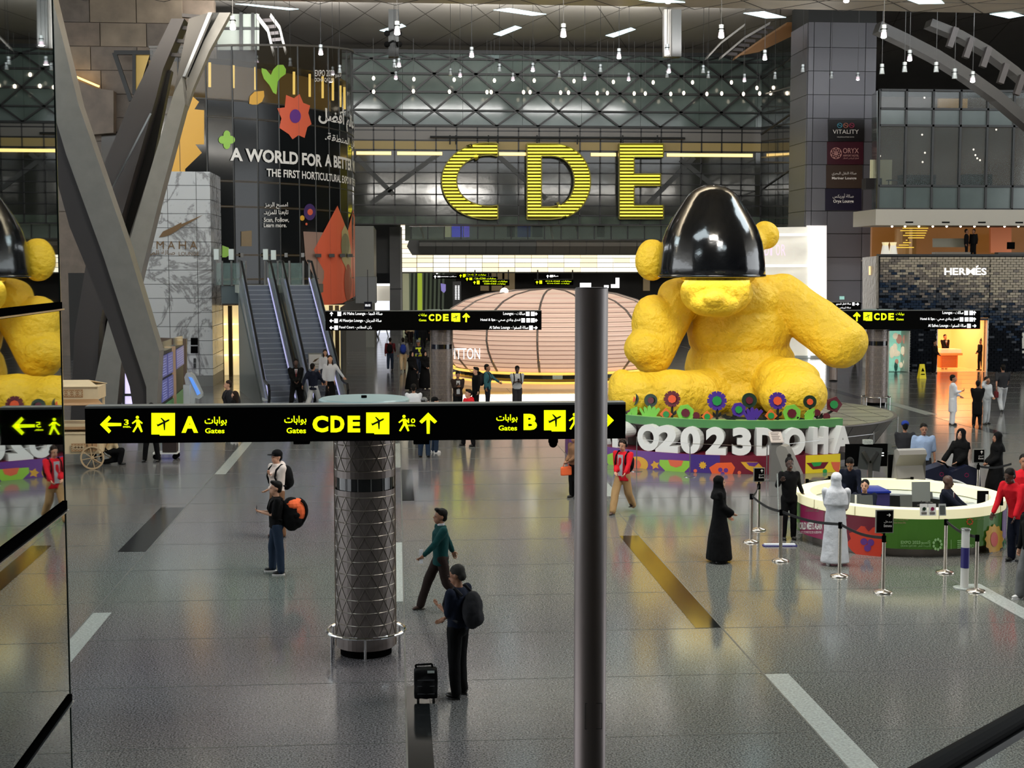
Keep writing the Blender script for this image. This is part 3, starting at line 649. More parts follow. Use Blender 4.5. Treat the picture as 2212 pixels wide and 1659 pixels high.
# ---------------- marble block with lounge sign
YM = 68.0
mb_ = thing('marble_block', 'tall white veined marble block carrying a lounge sign', 'wall', (AY(400, 700, YM).x, YM, 0))
def zM(py): return AY(400, py, YM).z
MB().bb((AY(292, 700, YM).x, YM+.06, 0), (AY(457, 700, YM).x-.02, YM+4, zM(370)-.03)).build('backing', M('joint_grey', rgb(90, 90, 88), .6), mb_)
cx_ = [292, 303, 365, 427, 457]
for r in range(15):
    ya = 370+30.5*r; yb_ = min(ya+30.5, 812)
    if yb_ <= ya: break
    for a, b in zip(cx_, cx_[1:]):
        MB().bb((AY(a, 600, YM).x+.012, YM, zM(yb_)+.012), (AY(b, 600, YM).x-.012, YM+.06, zM(ya)-.012)).build('marble_slab', MARB, mb_)
    X = AY(457, 600, YM).x; MB().bb((X-.05, YM+.01, zM(yb_)+.012), (X, YM+4, zM(ya)-.012)).build('marble_slab', MARB, mb_)
MB().bb((AY(292, 700, YM).x, YM-.03, 0), (AY(457, 700, YM).x+.03, YM+4, zM(812))).build('plinth', M('plinth_grey', rgb(110, 110, 108), .4), mb_)
bron = M('bronze_letters', rgb(110, 86, 58), .4, .3); mpM = planeY(YM)
m = MB(); decal(m, [(343, 513), (352, 500), (372, 491), (392, 480), (392, 484), (440, 463), (412, 480), (390, 492), (384, 497), (376, 502), (366, 508), (356, 511)], mpM, .04, 0)
ptext(m, 'A', 303, 314, 521, 538, mpM, .04, 0); ptext(m, 'L', 318, 326, 521, 538, mpM, .04, 0)
for i, c in enumerate('MAHA'): ptext(m, c, 338+i*24, 338+i*24+16, 521, 538, mpM, .04, 0)
ptext(m, ar('صالة المها'), 316, 378, 540, 553, mpM, .04, .0); ptext(m, 'LOUNGE', 386, 430, 544, 552, mpM, .04, 0)
m.build('lettering', bron, mb_)
for y0, y1 in ((730, 745), (748, 763)): MB().prism([AY(412, y0, YM-.05), AY(427, y0, YM-.05), AY(427, y1, YM-.05), AY(412, y1, YM-.05)], (0, .05, 0)).build('display', black, mb_)
for y0, y1 in ((774, 784), (785, 795)): MB().prism([AY(418, y0, YM-.05), AY(423, y0, YM-.05), AY(423, y1, YM-.05), AY(418, y1, YM-.05)], (0, .05, 0)).build('button_plate', dark, mb_)

# ---------------- escalators
skirt = M('skirt_steel', rgb(170, 176, 180), .25, .6); stepm = M('step_metal', rgb(96, 104, 118), .4, .3); hand = M('rubber_handrail', rgb(14, 15, 16), .35)
eglass = M('clear_glass', rgb(150, 175, 170), .05, alpha=.22); esc_side = M('escalator_cladding', rgb(120, 128, 126), .3, .5)
def escalator(px_b, px_t, label):
    b = AY(px_b, 870, 57.5); t = AY(px_t, 615, 65.5); b.z = 0; t.z = 4.75
    e = thing('escalator', label, 'escalator', (b.x, b.y, 0))
    d = (t-b); h = V((d.x, d.y, 0)); L = h.length; u = h.normalized(); s = V((u.y, -u.x, 0)); W = .52
    def P(k, side, z=0): return b+u*(k)+s*side+V((0, 0, z))
    N = 24
    for i in range(N):
        k0 = L*i/N; z = 4.75*(i+1)/N
        q = MB(); q.prism([P(k0, -W, z-.32), P(k0, W, z-.32), P(k0, W, z), P(k0, -W, z)], u*(L/N+.02)); q.build('step', stepm, e)
        MB().prism([P(k0-.015, -W, z-.035), P(k0-.015, W, z-.035), P(k0-.015, W, z), P(k0-.015, -W, z)], u*.02).build('step_edge', M('step_lip', rgb(140, 148, 160), .4, .4), e)
    for sd in (-1, 1):
        w0 = sd*W; w1 = sd*(W+.26)
        q = MB(); q.prism([P(-1.2, w0, 0), P(-1.2, w1, 0), P(-1.2, w1, .3), P(-1.2, w0, .3)], u*1.2)
        q.build('newel_base', skirt, e)
        q = MB(); a = [P(0, w0, -.3), P(0, w1, -.3), P(0, w1, .42), P(0, w0, .3)]; c = [P(L, w0, 4.3), P(L, w1, 4.3), P(L, w1, 5.1), P(L, w0, 5.0)]
        q.add(a+c, [(3, 2, 1, 0), (4, 5, 6, 7), (0, 1, 5, 4), (1, 2, 6, 5), (2, 3, 7, 6), (3, 0, 4, 7)]); q.build('skirt_panel', skirt, e)
        n = 7
        for i in range(n):
            k0, k1 = L*i/n, L*(i+1)/n-.04; wm = sd*(W+.13)
            z0, z1 = 4.75*k0/L, 4.75*k1/L
            MB().prism([P(k0, wm, z0+.3), P(k1, wm, z1+.3), P(k1, wm, z1+1.0), P(k0, wm, z0+1.0)], s*.02).build('glass_panel', eglass, e)
        pts = [P(-1.0, wm, .25), P(-1.25, wm, .45), P(-1.3, wm, .75), P(-1.1, wm, .98), P(-.5, wm, 1.0), P(.2, wm, 1.06), P(L, wm, 5.8), P(L+1.2, wm, 5.85)]
        MB().tube(pts, .055, 8).build('handrail', hand, e)
        MB().tube([P(-.1, sd*(W-.0), .38), P(L, sd*(W), 5.06)], .03, 6).build('lit_edge', M('lit_edge', rgb(190, 190, 240), .4, emit=.45), e)
        # outer side cladding down to the floor
        q = MB(); q.prism([P(-.2, w1, 0), P(L, w1, 0), P(L, w1, 4.4), P(0, w1, .2)], s*sd*.04); q.build('side_cladding', esc_side, e)
    MB().prism([P(L, -W-.3, 4.4), P(L, W+.3, 4.4), P(L, W+.3, 4.75), P(L, -W-.3, 4.75)], u*1.4).build('top_landing', M('landing_glow', rgb(200, 205, 190), .3, .3), e)
    MB().prism([P(-1.6, -W, 0), P(-1.6, W, 0), P(-1.6, W, .02), P(-1.6, -W, .02)], u*1.6).build('floor_plate', skirt, e)
    return e
escalator(609, 554, 'left escalator of the pair by the marble block, seen up its steps')
escalator(706, 643, 'right escalator of the pair, two women at its foot')
up = thing('upper_landing', 'dark upper landing with glass balustrade where the escalators arrive', 'balcony', (AY(560, 620, 67).x, 67, 4.4))
MB().bb((AY(476, 620, 67).x, 66.9, 4.35), (AY(690, 620, 67).x, 70.5, 4.75)).build('slab', M('landing_slab', rgb(70, 68, 64), .5), up)
for x0, x1 in ((478, 520), (585, 612)): MB().bb((AY(x0, 600, 66.8).x, 66.75, 3.9), (AY(x1, 600, 66.8).x, 66.85, 4.7)).build('fascia_panel', M('blue_grey_panel', rgb(104, 116, 120), .3, .4), up)
for x in (465, 480, 500, 520, 531, 572, 578, 600, 611, 625, 655, 668):
    MB().bb((AY(x, 600, 66.6).x-.04, 66.6, 4.7), (AY(x, 600, 66.6).x+.04, 66.68, 5.85)).build('baluster', steel, up)
for x0, x1 in ((465, 500), (502, 530), (580, 598), (602, 622), (628, 654)): MB().bb((AY(x0, 600, 66.6).x, 66.62, 4.75), (AY(x1, 600, 66.6).x, 66.65, 5.75)).build('glass_panel', eglass, up)
for x, h in ((574, .5), (591, .45), (468, .5), (500, .5)): MB().box((AY(x, 560, 68).x, 68, 5.9+h/2), (.22, .3, h)).build('ticket_gate', M('gate_white', rgb(200, 210, 206), .3), up)

# ================================================================ RIGHT SIDE BUILDINGS
# tall grey column
YC = 90.0
tc_ = thing('grey_column', 'tall grey panelled column carrying four lounge and hotel boards', 'column', (AY(1818, 700, YC).x, YC, 0))
def pY(x, y, Y): return AY(x, y, Y)
cxs = [(1752, 1745), (1763, 1756), (1793, 1790), (1868, 1865), (1888, 1886)]
ysC = [48, 103, 154, 205, 256, 306, 356, 407, 456, 505, 556, 606, 656, 706, 756, 806]
X5 = [AY(v, 300, YC).x for v in (1743, 1755, 1790, 1866, 1890)]
MB().bb((X5[0]+.02, YC+.12, 0), (X5[-1]-.02, YC+4, 22.3)).build('core', dark, tc_)
cp = [M('column_panel', rgb(118, 118, 124), .4, .25), M('column_panel2', rgb(110, 110, 116), .4, .25)]
Zc = lambda y: max(0, AY(1818, y, YC).z)
random.seed(2)
for ya, yb_ in zip(ysC, ysC[1:]):
    for a, b in zip(X5, X5[1:]): MB().bb((a+.02, YC, Zc(yb_)+.02), (b-.02, YC+.14, Zc(ya)-.02)).build('cladding_panel', random.choice(cp), tc_)
    MB().bb((X5[0]-.02, YC+.2, Zc(yb_)+.02), (X5[0]+.06, YC+4, Zc(ya)-.02)).build('cladding_panel', cp[0], tc_)
mpC = planeY(YC-.15)
bd = [(1789, 1867, 257, 306, M('board_black', rgb(18, 16, 18), .4)), (1787, 1865, 306, 356, M('board_maroon', rgb(66, 14, 32), .4)), (1785, 1863, 356, 407, M('board_brown', rgb(68, 52, 42), .4)), (1783, 1861, 407, 455, M('board_navy', rgb(28, 24, 48), .4))]
for i, (x0, x1, y0, y1, mt) in enumerate(bd):
    bl = ['black board with three round marks reading VITALITY, topmost on the column', 'maroon board reading ORYX Airport Hotel, second on the column', 'brown board reading Mariner Lounge, third on the column', 'navy board reading Oryx Lounge, lowest on the column'][i]
    s_ = MB().prism([AY(x0, y0+.5, YC-.1), AY(x1, y0+.5, YC-.1), AY(x1, y1-.5, YC-.1), AY(x0, y1-.5, YC-.1)], (0, .1, 0)).build('sign_board', mt); tag(s_, bl, 'sign', 'signs on the grey column')
    m = MB()
    if i == 0:
        ptext(m, 'VITALITY', 1799, 1855, 280, 289, mpC, .02, 0); ptext(m, 'WELLBEING & FITNESS CENTRE', 1808, 1845, 295, 297, mpC, .02, 0)
        for k, c in enumerate(((70, 150, 170), (180, 110, 90), (160, 50, 80))):
            q = MB(); ccx = 1814+k*13
            for a in range(16):
                t0, t1 = 2*pi*a/16, 2*pi*(a+1)/16; q.bar(AY(ccx+5*cos(t0), 271+5*sin(t0), YC-.14), AY(ccx+5*cos(t1), 271+5*sin(t1), YC-.14), .03, .03, up=(0, 1, 0))
            q.bar(AY(ccx-4, 269, YC-.14), AY(ccx+4, 273, YC-.14), .03, .03, up=(0, 1, 0))
            q.build('round_mark', M('mark%d' % k, rgb(*c), .5, emit=.1), s_, label='ring with a wavy bar')
    elif i == 1:
        ptext(m, 'ORYX', 1821, 1855, 320, 331, mpC, .02, .0); ptext(m, 'AIRPORT HOTEL', 1821, 1855, 334, 338, mpC, .02, 0); ptext(m, ar('فندق أوريكس المطار'), 1821, 1855, 339, 344, mpC, .02, 0)
        ptext(m, 'H', 1803, 1809, 328, 335, mpC, .02, 0)
        for rr, ox in ((12, 0),):
            for a in range(20):
                t0, t1 = 2*pi*a/20, 2*pi*(a+1)/20; m.bar(AY(1806+rr*cos(t0), 331+rr*sin(t0), YC-.14), AY(1806+rr*cos(t1), 331+rr*sin(t1), YC-.14), .025, .02, up=(0, 1, 0))
        for j in range(8):
            t = 2*pi*j/8; cx2, cy2 = 1806+7*cos(t), 331+7*sin(t)
            for a in range(10):
                t0, t1 = 2*pi*a/10, 2*pi*(a+1)/10; m.bar(AY(cx2+5*cos(t0), cy2+5*sin(t0), YC-.14), AY(cx2+5*cos(t1), cy2+5*sin(t1), YC-.14), .02, .02, up=(0, 1, 0))
    else:
        ptext(m, ar(['صالة النقل البحري', 'صالة أوريكس'][i-2]), [1797, 1799][i-2], [1850, 1844][i-2], [371, 418][i-2], [380, 429][i-2], mpC, .02, .0)
        ptext(m, ['Mariner Lounge', 'Oryx Lounge'][i-2], [1797, 1800][i-2], [1850, 1844][i-2], [382, 431][i-2], [389, 440][i-2], mpC, .02, .02)
    m.build('lettering', M('rose_print', rgb(200, 150, 140), .5, emit=.1) if i == 1 else M('board_white', rgb(220, 214, 205), .5, emit=.12), s_)
ex = MB().prism([AY(1814, 640, YC-.1), AY(1824, 640, YC-.1), AY(1824, 647, YC-.1), AY(1814, 647, YC-.1)], (0, .05, 0)).build('exit_sign', M('pale_green_sign', rgb(150, 200, 190), .5, emit=.5)); tag(ex, 'tiny pale lit sign low on the grey column', 'sign')
# dark glass wing between facade and column
gwing = thing('glass_wing', 'dark glass wing with sloping top between the facade and the grey column', 'facade', AY(1700, 700, 100))
wg = M('wing_glass', rgb(50, 56, 54), .06, spec=.9, bump=.02, bscale=1.4, noise_=(.3, .25))
def W_(t, py_l, py_r):   # point along the wing, t 0..1
    a = AY(1645, py_l, 109); b = AY(1746, py_r, 92); return a.lerp(b, t)
nW = 6
levels = [(108, 50), (165, 135), (205, 178), (245, 222), (276, 262), (305, 295), (340, 334), (375, 372), (410, 408), (445, 446), (485, 488), (600, 610), (686, 705)]
for i in range(nW):
    t0, t1 = i/nW, (i+1)/nW
    for (a0, b0), (a1, b1) in zip(levels, levels[1:]):
        f = lambda t, l: W_(t, *l)
        P = [f(t0+.004, (a1, b1)), f(t1-.004, (a1, b1)), f(t1-.004, (a0, b0)), f(t0+.004, (a0, b0))]
        MB().prism(P, (.05, .08, 0)).build('glass_panel', wg, gwing)
for k in range(8):
    y = 110+k*60; MB().bar(W_(0, y+60, y), W_(1, y, y+62 if k % 2 else y-10), .14, .1).build('brace', lb, gwing)
MB().bar(W_(0, 108, 50), W_(1, 108, 50), .2, .2).build('top_rail', beamL, gwing)
for l in levels[1:]: MB().bar(W_(0, *l), W_(1, *l), .07, .1).build('transom', lb, gwing)
# right lounge with glazed front
YL = 80.0; ZL = lambda y: AY(2050, y, YL).z; XLg = lambda x: AY(x, 420, YL).x
lo = thing('glazed_lounge', 'two storey glazed lounge front at upper right over the cafe', 'facade', AY(2050, 452, YL))
MB().bb((AY(1893, 400, YL+4).x, YL+4, ZL(452)), (XLg(2400), YL+4.3, ZL(192))).build('back_wall', M('lounge_brown', rgb(88, 76, 64), .6, emit=.06, ecol=rgb(200, 160, 120), noise_=(.2, .4)), lo)
lg = M('lounge_glass', rgb(96, 104, 104), .06, spec=.8, alpha=.42, noise_=(.4, .2)); lg2 = M('lounge_spandrel', rgb(92, 102, 100), .15, spec=.7, noise_=(.5, .12))
xm = [1896, 1953, 2011, 2070, 2128, 2185, 2243, 2300]; ymL = [196, 236, 272, 402, 452]
for a, b in zip(xm, xm[1:]):
    for j in range(4):
        MB().bb((XLg(a)+.06, YL, ZL(ymL[j+1])+.05), (XLg(b)-.06, YL+.05, ZL(ymL[j])-.05)).build('glass_pane', lg2 if j in (1, 3) else lg, lo)
for a in xm: MB().bb((XLg(a)-.06, YL-.12, ZL(452)), (XLg(a)+.06, YL+.1, ZL(194))).build('mullion', dark, lo)
for y in ymL: MB().bb((XLg(1896), YL-.12, ZL(y)-.06), (XLg(2300), YL+.1, ZL(y)+.06)).build('transom', dark, lo)
sd = [AY(1896, 452, YL), AY(1885, 455, YL+5), AY(1885, 205, YL+5), AY(1896, 196, YL)]
MB().prism(sd, (-.05, 0, 0)).build('side_pane', lg2, lo)
for x0, x1, y in ((1900, 1935, 380), (1980, 2055, 372), (2120, 2180, 370)):
    MB().bb((XLg(x0), YL+2.4, ZL(404)), (XLg(x1), YL+3.2, ZL(y))).build('sofa', M('sofa_dark', rgb(44, 40, 40), .8), lo)
MB().bb((XLg(1945), YL+2, ZL(386)), (XLg(1968), YL+2.5, ZL(384))).bb((XLg(1945), YL+2, ZL(402)), (XLg(1946), YL+2.1, ZL(385))).bb((XLg(1967), YL+2, ZL(402)), (XLg(1968), YL+2.1, ZL(385))).build('side_table', dark, lo)
MB().bb((XLg(1927), YL+3.8, ZL(402)), (XLg(1975), YL+3.95, ZL(335))).build('lit_doorway', M('pale_door', rgb(190, 186, 150), .5, emit=.25), lo)
MB().bb((XLg(2075), YL+3.7, ZL(236)), (XLg(2140), YL+3.9, ZL(196))).build('gold_curtain', M('gold_curtain', rgb(190, 150, 80), .5, emit=.3), lo)
for x, y in ((1992, 291), (1998, 330), (1993, 350), (2103, 323), (2107, 335), (2111, 342), (2117, 346), (2130, 342), (2152, 280), (1901, 337), (1997, 211)):
    MB().ball(AY(x, y, YL+3.4), .06, 6).build('downlight', M('small_lamp', (1, .9, .75), .5, emit=3), lo)
# beige fascia and the cafe below
caf = thing('cafe_front', 'open cafe under a beige fascia with gold chandelier above the dark brick shop', 'shop', AY(2050, 553, 79))
MB().bb((XLg(1880), YL-1, ZL(488)), (XLg(2400), YL+3, ZL(454))).build('fascia', M('beige_fascia', rgb(176, 170, 156), .5), caf)
for x in (1952, 2030, 2107, 2187): MB().bb((XLg(x)-.22, YL-1.03, ZL(483)), (XLg(x)+.22, YL-.9, ZL(480))).build('vent_slot', black, caf)
MB().bb((AY(1884, 500, 86).x, 86, 5.6), (XLg(2400), 86.3, 8.7)).build('back_wall', M('cafe_wall', rgb(84, 60, 38), .5, emit=.2, ecol=rgb(200, 130, 60), noise_=(.4, .4)), caf)
MB().bb((AY(1885, 500, 84).x, 76, 5.9), (XLg(2400), 86, 6.0)).build('floor_deck', M('cafe_deck', rgb(90, 76, 60), .5), caf)
MB().prism([AY(2140, 489, 84.8), AY(2185, 489, 84.8), AY(2185, 546, 84.8), AY(2140, 546, 84.8)], (0, .2, 0)).build('copper_screen', M('copper_lattice', rgb(190, 110, 70), .4, .4, emit=.2), caf)
MB().cone((XLg(2025), 85, 6), (XLg(2025), 85, ZL(489)), .65, .65, 20).build('round_column', M('amber_column', rgb(150, 110, 60), .3, .3, emit=.15), caf)
goldm = M('gold_tube', rgb(240, 200, 80), .3, .3, emit=.8)
for k in range(9): MB().tube([AY(1950+k*3.0-(k % 2)*8, 493+k*5.2, 82), AY(2005-k*(2.2 if k < 5 else 9), 493+k*5.2, 82)], .03, 6).build('chandelier_tube', goldm, caf)
for x in (1927, 1955, 1985, 2015, 2045, 2075, 2105, 2135, 2170, 2200): MB().ball(AY(x, 489, 80), .07, 6).build('downlight', M('small_lamp', (1, .9, .75), .5), caf)
MB().bb((XLg(2010), 79, 6), (XLg(2085), 79.6, ZL(545))).build('counter', M('cafe_counter', rgb(120, 112, 100), .4), caf)
MB().prism([AY(2015, 515, 80.5), AY(2090, 515, 80.5), AY(2090, 534, 80.5), AY(2015, 534, 80.5)], (0, .05, 0)).build('glass_screen', M('grey_screen', rgb(120, 116, 100), .3), caf)
MB().bb((AY(2178, 540, 78).x, 78, AY(2178, 538, 78).z), (AY(2192, 540, 78).x, 78.2, AY(2178, 523, 78).z)).build('till_screen', black, caf)
MB().bb((AY(2155, 540, 78).x, 77.9, 6.0), (AY(2240, 540, 78).x, 78.4, AY(2178, 545, 78).z)).build('till_desk', M('desk_dim', rgb(70, 66, 60), .4), caf)
for i, x in enumerate((1912, 1929)):
    q = thing('drink_dispenser', ['pale flared dispenser at the left end of the cafe ledge', 'second pale flared dispenser beside the cafe column'][i], 'dispenser', AY(x, 552, 76.5), 'dispensers on the cafe ledge')
    b = AY(x, 552, 76.5); MB().loft([(b, .26, .2), (b+V((0, 0, .55)), .16, .15)], 12).build('body', M('disp_white', rgb(220, 215, 200), .4, emit=.3), q); MB().loft([(b+V((0, 0, .55)), .15, .14), (b+V((0, 0, .72)), .2, .17)], 12).build('lid', M('disp_cream', rgb(240, 220, 170), .4, emit=.4), q)

# brick shop
YH = 74.0; hp = planeY(YH); ZH = lambda y: AY(2060, y, YH).z; XH = lambda x: AY(x, 700, YH).x
hs = thing('brick_shop_front', 'dark glazed brick shop front grading from cream to navy, white lit letters HERMÈS', 'shop', (XH(2060), YH, 0))
segs = [((1898, 553), (2020, 712)), ((1966, 712), (2024, 806)), ((2020, 553), (2134, 690)), ((2134, 553), (2330, 806)), ((1898, 712), (1919, 806))]
backm = M('brick_backing', rgb(12, 14, 20), .6)
for (x0, y0), (x1, y1) in segs: MB().bb((XH(x0), YH+.06, ZH(y1)), (XH(x1), YH+.5, ZH(y0))).build('backing_wall', backm, hs)
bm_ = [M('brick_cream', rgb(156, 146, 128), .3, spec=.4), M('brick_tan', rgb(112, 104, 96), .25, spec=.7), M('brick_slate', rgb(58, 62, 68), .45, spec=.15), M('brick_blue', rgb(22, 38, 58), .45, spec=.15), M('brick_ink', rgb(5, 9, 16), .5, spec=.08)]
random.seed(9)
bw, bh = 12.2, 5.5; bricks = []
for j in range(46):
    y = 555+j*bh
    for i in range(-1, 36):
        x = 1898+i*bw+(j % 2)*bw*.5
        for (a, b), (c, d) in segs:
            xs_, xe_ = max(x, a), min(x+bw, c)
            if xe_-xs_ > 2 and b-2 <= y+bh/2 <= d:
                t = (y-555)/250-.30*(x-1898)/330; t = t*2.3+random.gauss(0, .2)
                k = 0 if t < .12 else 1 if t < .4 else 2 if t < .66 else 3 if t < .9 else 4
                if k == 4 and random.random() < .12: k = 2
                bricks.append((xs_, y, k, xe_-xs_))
idx = list(range(len(bricks))); random.shuffle(idx); sing = set(idx[:298])
proto = {}
rest = MB()
bx, bz = XH(1898+bw)-XH(1898), ZH(555)-ZH(555+bh)
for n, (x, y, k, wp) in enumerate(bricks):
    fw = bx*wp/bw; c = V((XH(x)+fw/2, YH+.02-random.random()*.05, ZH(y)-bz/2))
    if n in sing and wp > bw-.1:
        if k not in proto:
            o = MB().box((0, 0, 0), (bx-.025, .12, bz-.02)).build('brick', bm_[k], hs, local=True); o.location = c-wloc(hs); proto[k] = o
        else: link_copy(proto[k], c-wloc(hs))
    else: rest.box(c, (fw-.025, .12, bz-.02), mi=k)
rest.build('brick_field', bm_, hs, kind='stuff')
m = MB()
for i, c in enumerate('HERMES'):
    w = [16, 12, 14, 19, 12, 11][i]; x = 2040+[0, 18, 32, 47, 67, 80][i]; ptext(m, c, x, x+w, 579, 594, hp, .12, .02)
m.bar(AY(2109, 577, YH-.12), AY(2113, 574, YH-.12), .05, .05)
m.build('lettering', M('white_neon', (1, 1, 1), .5, emit=1.1), hs)
MB().bb((XH(1898)-.02, YH-.1, ZH(553)), (XH(2330), YH+.5, ZH(549))).build('coping', dark, hs)
MB().bb((XH(1966), YH-.05, 0), (XH(2024), YH+.4, ZH(806)+.0)).bb((XH(2134), YH-.05, 0), (XH(2330), YH+.4, ZH(806))).bb((XH(1898), YH-.05, 0), (XH(1966), YH+.4, ZH(806))).build('plinth', M('patterned_plinth', rgb(130, 120, 104), .5, noise_=(14, .3)), hs)
rs = M('rough_silver_stone', rgb(140, 134, 124), .35, .3, bump=1.0, bscale=3)
MB().prism([AY(1898, 800, YH+.05), AY(1868, 800, YH+4), AY(1868, 556, YH+4), AY(1898, 553, YH+.05)], (0, .4, 0)).build('side_stone', rs, hs)
MB().prism([AY(1878, 575, YH+2), AY(1892, 575, YH+2), AY(1891, 594, YH+2), AY(1878, 594, YH+2)], (0, .1, 0)).build('amber_sign', M('amber_sign', rgb(255, 210, 150), .5, emit=1.0), hs)
# window display
MB().bb((XH(1920), YH+1.2, ZH(804)), (XH(1966), YH+1.3, ZH(712))).build('display_backdrop', M('teal_backdrop', rgb(140, 200, 180), .5, emit=.6, noise_=(3, .3)), hs)
MB().bb((XH(1922)-.15, YH, ZH(804)), (XH(1922), YH+1.2, ZH(712))).bb((XH(1964), YH-.02, ZH(804)), (XH(1966)+.05, YH+1.2, ZH(712))).bb((XH(1920), YH, ZH(804)-.1), (XH(1966), YH+1.2, ZH(804))).build('display_frame', M('pale_frame', rgb(200, 200, 190), .4), hs)
random.seed(4)
for i in range(16): MB().ball(AY(1926+random.random()*36, 718+random.random()*78, YH+.7), (.1+.15*random.random(), .06, .15+.2*random.random()), 6).build('display_prop', random.choice([M('prop_cream', rgb(235, 220, 190), .5, emit=.4), M('prop_teal', rgb(60, 120, 110), .5), M('prop_pink', rgb(220, 160, 140), .5, emit=.2)]), hs)
# shop interior
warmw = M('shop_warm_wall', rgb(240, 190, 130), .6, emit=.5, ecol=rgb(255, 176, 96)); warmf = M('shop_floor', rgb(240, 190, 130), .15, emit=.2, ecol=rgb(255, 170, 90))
MB().bb((XH(2015), YH+5, 0), (XH(2145), YH+5.2, ZH(685))).build('interior_wall', warmw, hs)
MB().bb((XH(2024)-.1, YH+.1, 0), (XH(2024), YH+5, ZH(685))).build('interior_side', warmw, hs); MB().bb((XH(2134), YH+.1, 0), (XH(2134)+.1, YH+5, ZH(685))).build('interior_side', warmw, hs)
MB().bb((XH(2024), YH, -.02), (XH(2134), YH+5, .012)).build('interior_floor', warmf, hs)
MB().bb((XH(2024), YH, ZH(690)), (XH(2134), YH+5, ZH(685))).build('interior_ceiling', warmw, hs)
MB().bb((XH(2024)-.03, YH-.05, 0), (XH(2025)+.02, YH+.15, ZH(688))).bb((XH(2132), YH-.05, 0), (XH(2135), YH+.15, ZH(688))).build('door_frame', M('pale_frame', rgb(200, 200, 190), .4), hs)
YI = YH+4.6
for y in (712, 724, 736, 748): MB().bb((AY(2090, y, YI).x, YI, AY(2090, y, YI).z-.03), (AY(2126, y, YI).x, YI+.35, AY(2090, y, YI).z)).build('wall_shelf', M('shelf_wood', rgb(210, 140, 70), .4, emit=.25), hs)
random.seed(6)
for y in (712, 724, 736, 748):
    for i in range(5): MB().bb((AY(2092+i*6.6, y, YI).x, YI+.05, AY(2090, y, YI).z), (AY(2095+i*6.6, y, YI).x, YI+.25, AY(2090, y-4-random.random()*4, YI).z)).build('shelf_item', random.choice([M('item_brown', rgb(96, 50, 26), .5), M('item_green', rgb(60, 70, 30), .5), M('item_cream', rgb(240, 220, 190), .5, emit=.3)]), hs)
MB().bb((AY(2086, 780, YI).x, YI-.3, 0), (AY(2110, 780, YI).x, YI+.2, .95)).build('cabinet', M('cabinet_orange', rgb(214, 120, 50), .4, emit=.15), hs)
tb_ = thing('display_table', 'orange wood shop table with drawers and glass case inside the lit doorway', 'table', (XH(2050), YH+2.2, 0))
MB().bb((AY(2028, 770, YH+2).x, YH+1.8, .1), (AY(2066, 770, YH+2).x, YH+2.6, .78)).build('drawer_case', M('cabinet_orange', rgb(214, 120, 50), .4), tb_)
for k in range(3): MB().bb((AY(2031, 770, YH+2).x, YH+1.77, .14+k*.21), (AY(2063, 770, YH+2).x, YH+1.8, .31+k*.21)).build('drawer', M('drawer_orange', rgb(190, 100, 40), .4, emit=.1), tb_)
MB().bb((AY(2024.5, 770, YH+2).x, YH+1.6, .78), (AY(2073, 770, YH+2).x, YH+2.8, .9)).build('table_top', M('shelf_wood', rgb(210, 140, 70), .4), tb_)
MB().bb((AY(2027, 770, YH+2).x, YH+1.7, .9), (AY(2072, 770, YH+2).x, YH+2.7, 1.1)).build('glass_case', M('case_glass', rgb(250, 220, 180), .2, emit=.3, alpha=.6), tb_)
area((XH(2080), YH+2.5, ZH(692)), (3, 3), 110, (1, .70, .42), name='shop_lamp')
fr2 = tag(MB().prism([AY(2208, 717, YH-.08), AY(2216, 717, YH-.08), AY(2216, 763, YH-.08), AY(2208, 763, YH-.08)], (0, .06, 0)).build('wall_display', M('pale_frame', rgb(200, 200, 190), .4)), 'pale framed niche at the right frame edge of the brick shop', 'display')
# white glowing perfume kiosk behind the bear
kd = thing('glowing_kiosk', 'tall white glowing fashion kiosk with vertical light fins behind the bear', 'kiosk', AZ(1740, 775))
YK = 86.0
MB().prism([AY(1600, 775, YK+2), AY(1745, 775, YK), AY(1745, 490, YK), AY(1600, 492, YK+2)], (0, .2, 0)).build('front_screen', M('glow_mesh', rgb(226, 222, 208), .4, emit=.35, noise_=(.8, .15)), kd)
MB().prism([AY(1745, 775, YK), AY(1786, 772, YK+3.2), AY(1786, 487, YK+3.2), AY(1745, 487, YK)], (0, .3, 0)).build('side_screen', M('glow_side', rgb(236, 232, 228), .4, emit=.75), kd)
for i in range(7): MB().bar(AY(1748+i*5.6, 772, YK+i*.45-.15), AY(1748+i*5.6, 490, YK+i*.45-.15), .07, .1).build('light_fin', M('white_fin', (1, 1, 1), .5, emit=1.4), kd)
for x in range(1610, 1745, 6): MB().bar(AY(x, 775, YK+1-.4+(1745-x)/145*1.2), AY(x, 495, YK+1-.4+(1745-x)/145*1.2), .03, .03).build('mesh_fin', M('mesh_fin', rgb(180, 176, 160), .5, emit=.2), kd)
for y in (507, 574): MB().bar(AY(1600, y, YK+1), AY(1745, y, YK-.3), .1, .15).build('light_bar', whiteE, kd)
m = MB()
for i, c in enumerate('DIOR'): ptext(m, c, 1652+i*12, 1661+i*12-(5 if c=='I' else 0), 528, 552, planeY(YK-.2), .05, .0)
m.build('lettering', M('pink_glow', rgb(226, 190, 210), .5, emit=.9), kd)
MB().bb((AY(1600, 775, YK).x, YK-.1, 0), (AY(1786, 770, YK+3.2).x, YK+3.3, .15)).build('plinth', M('gate_white', rgb(200, 210, 206), .3), kd)
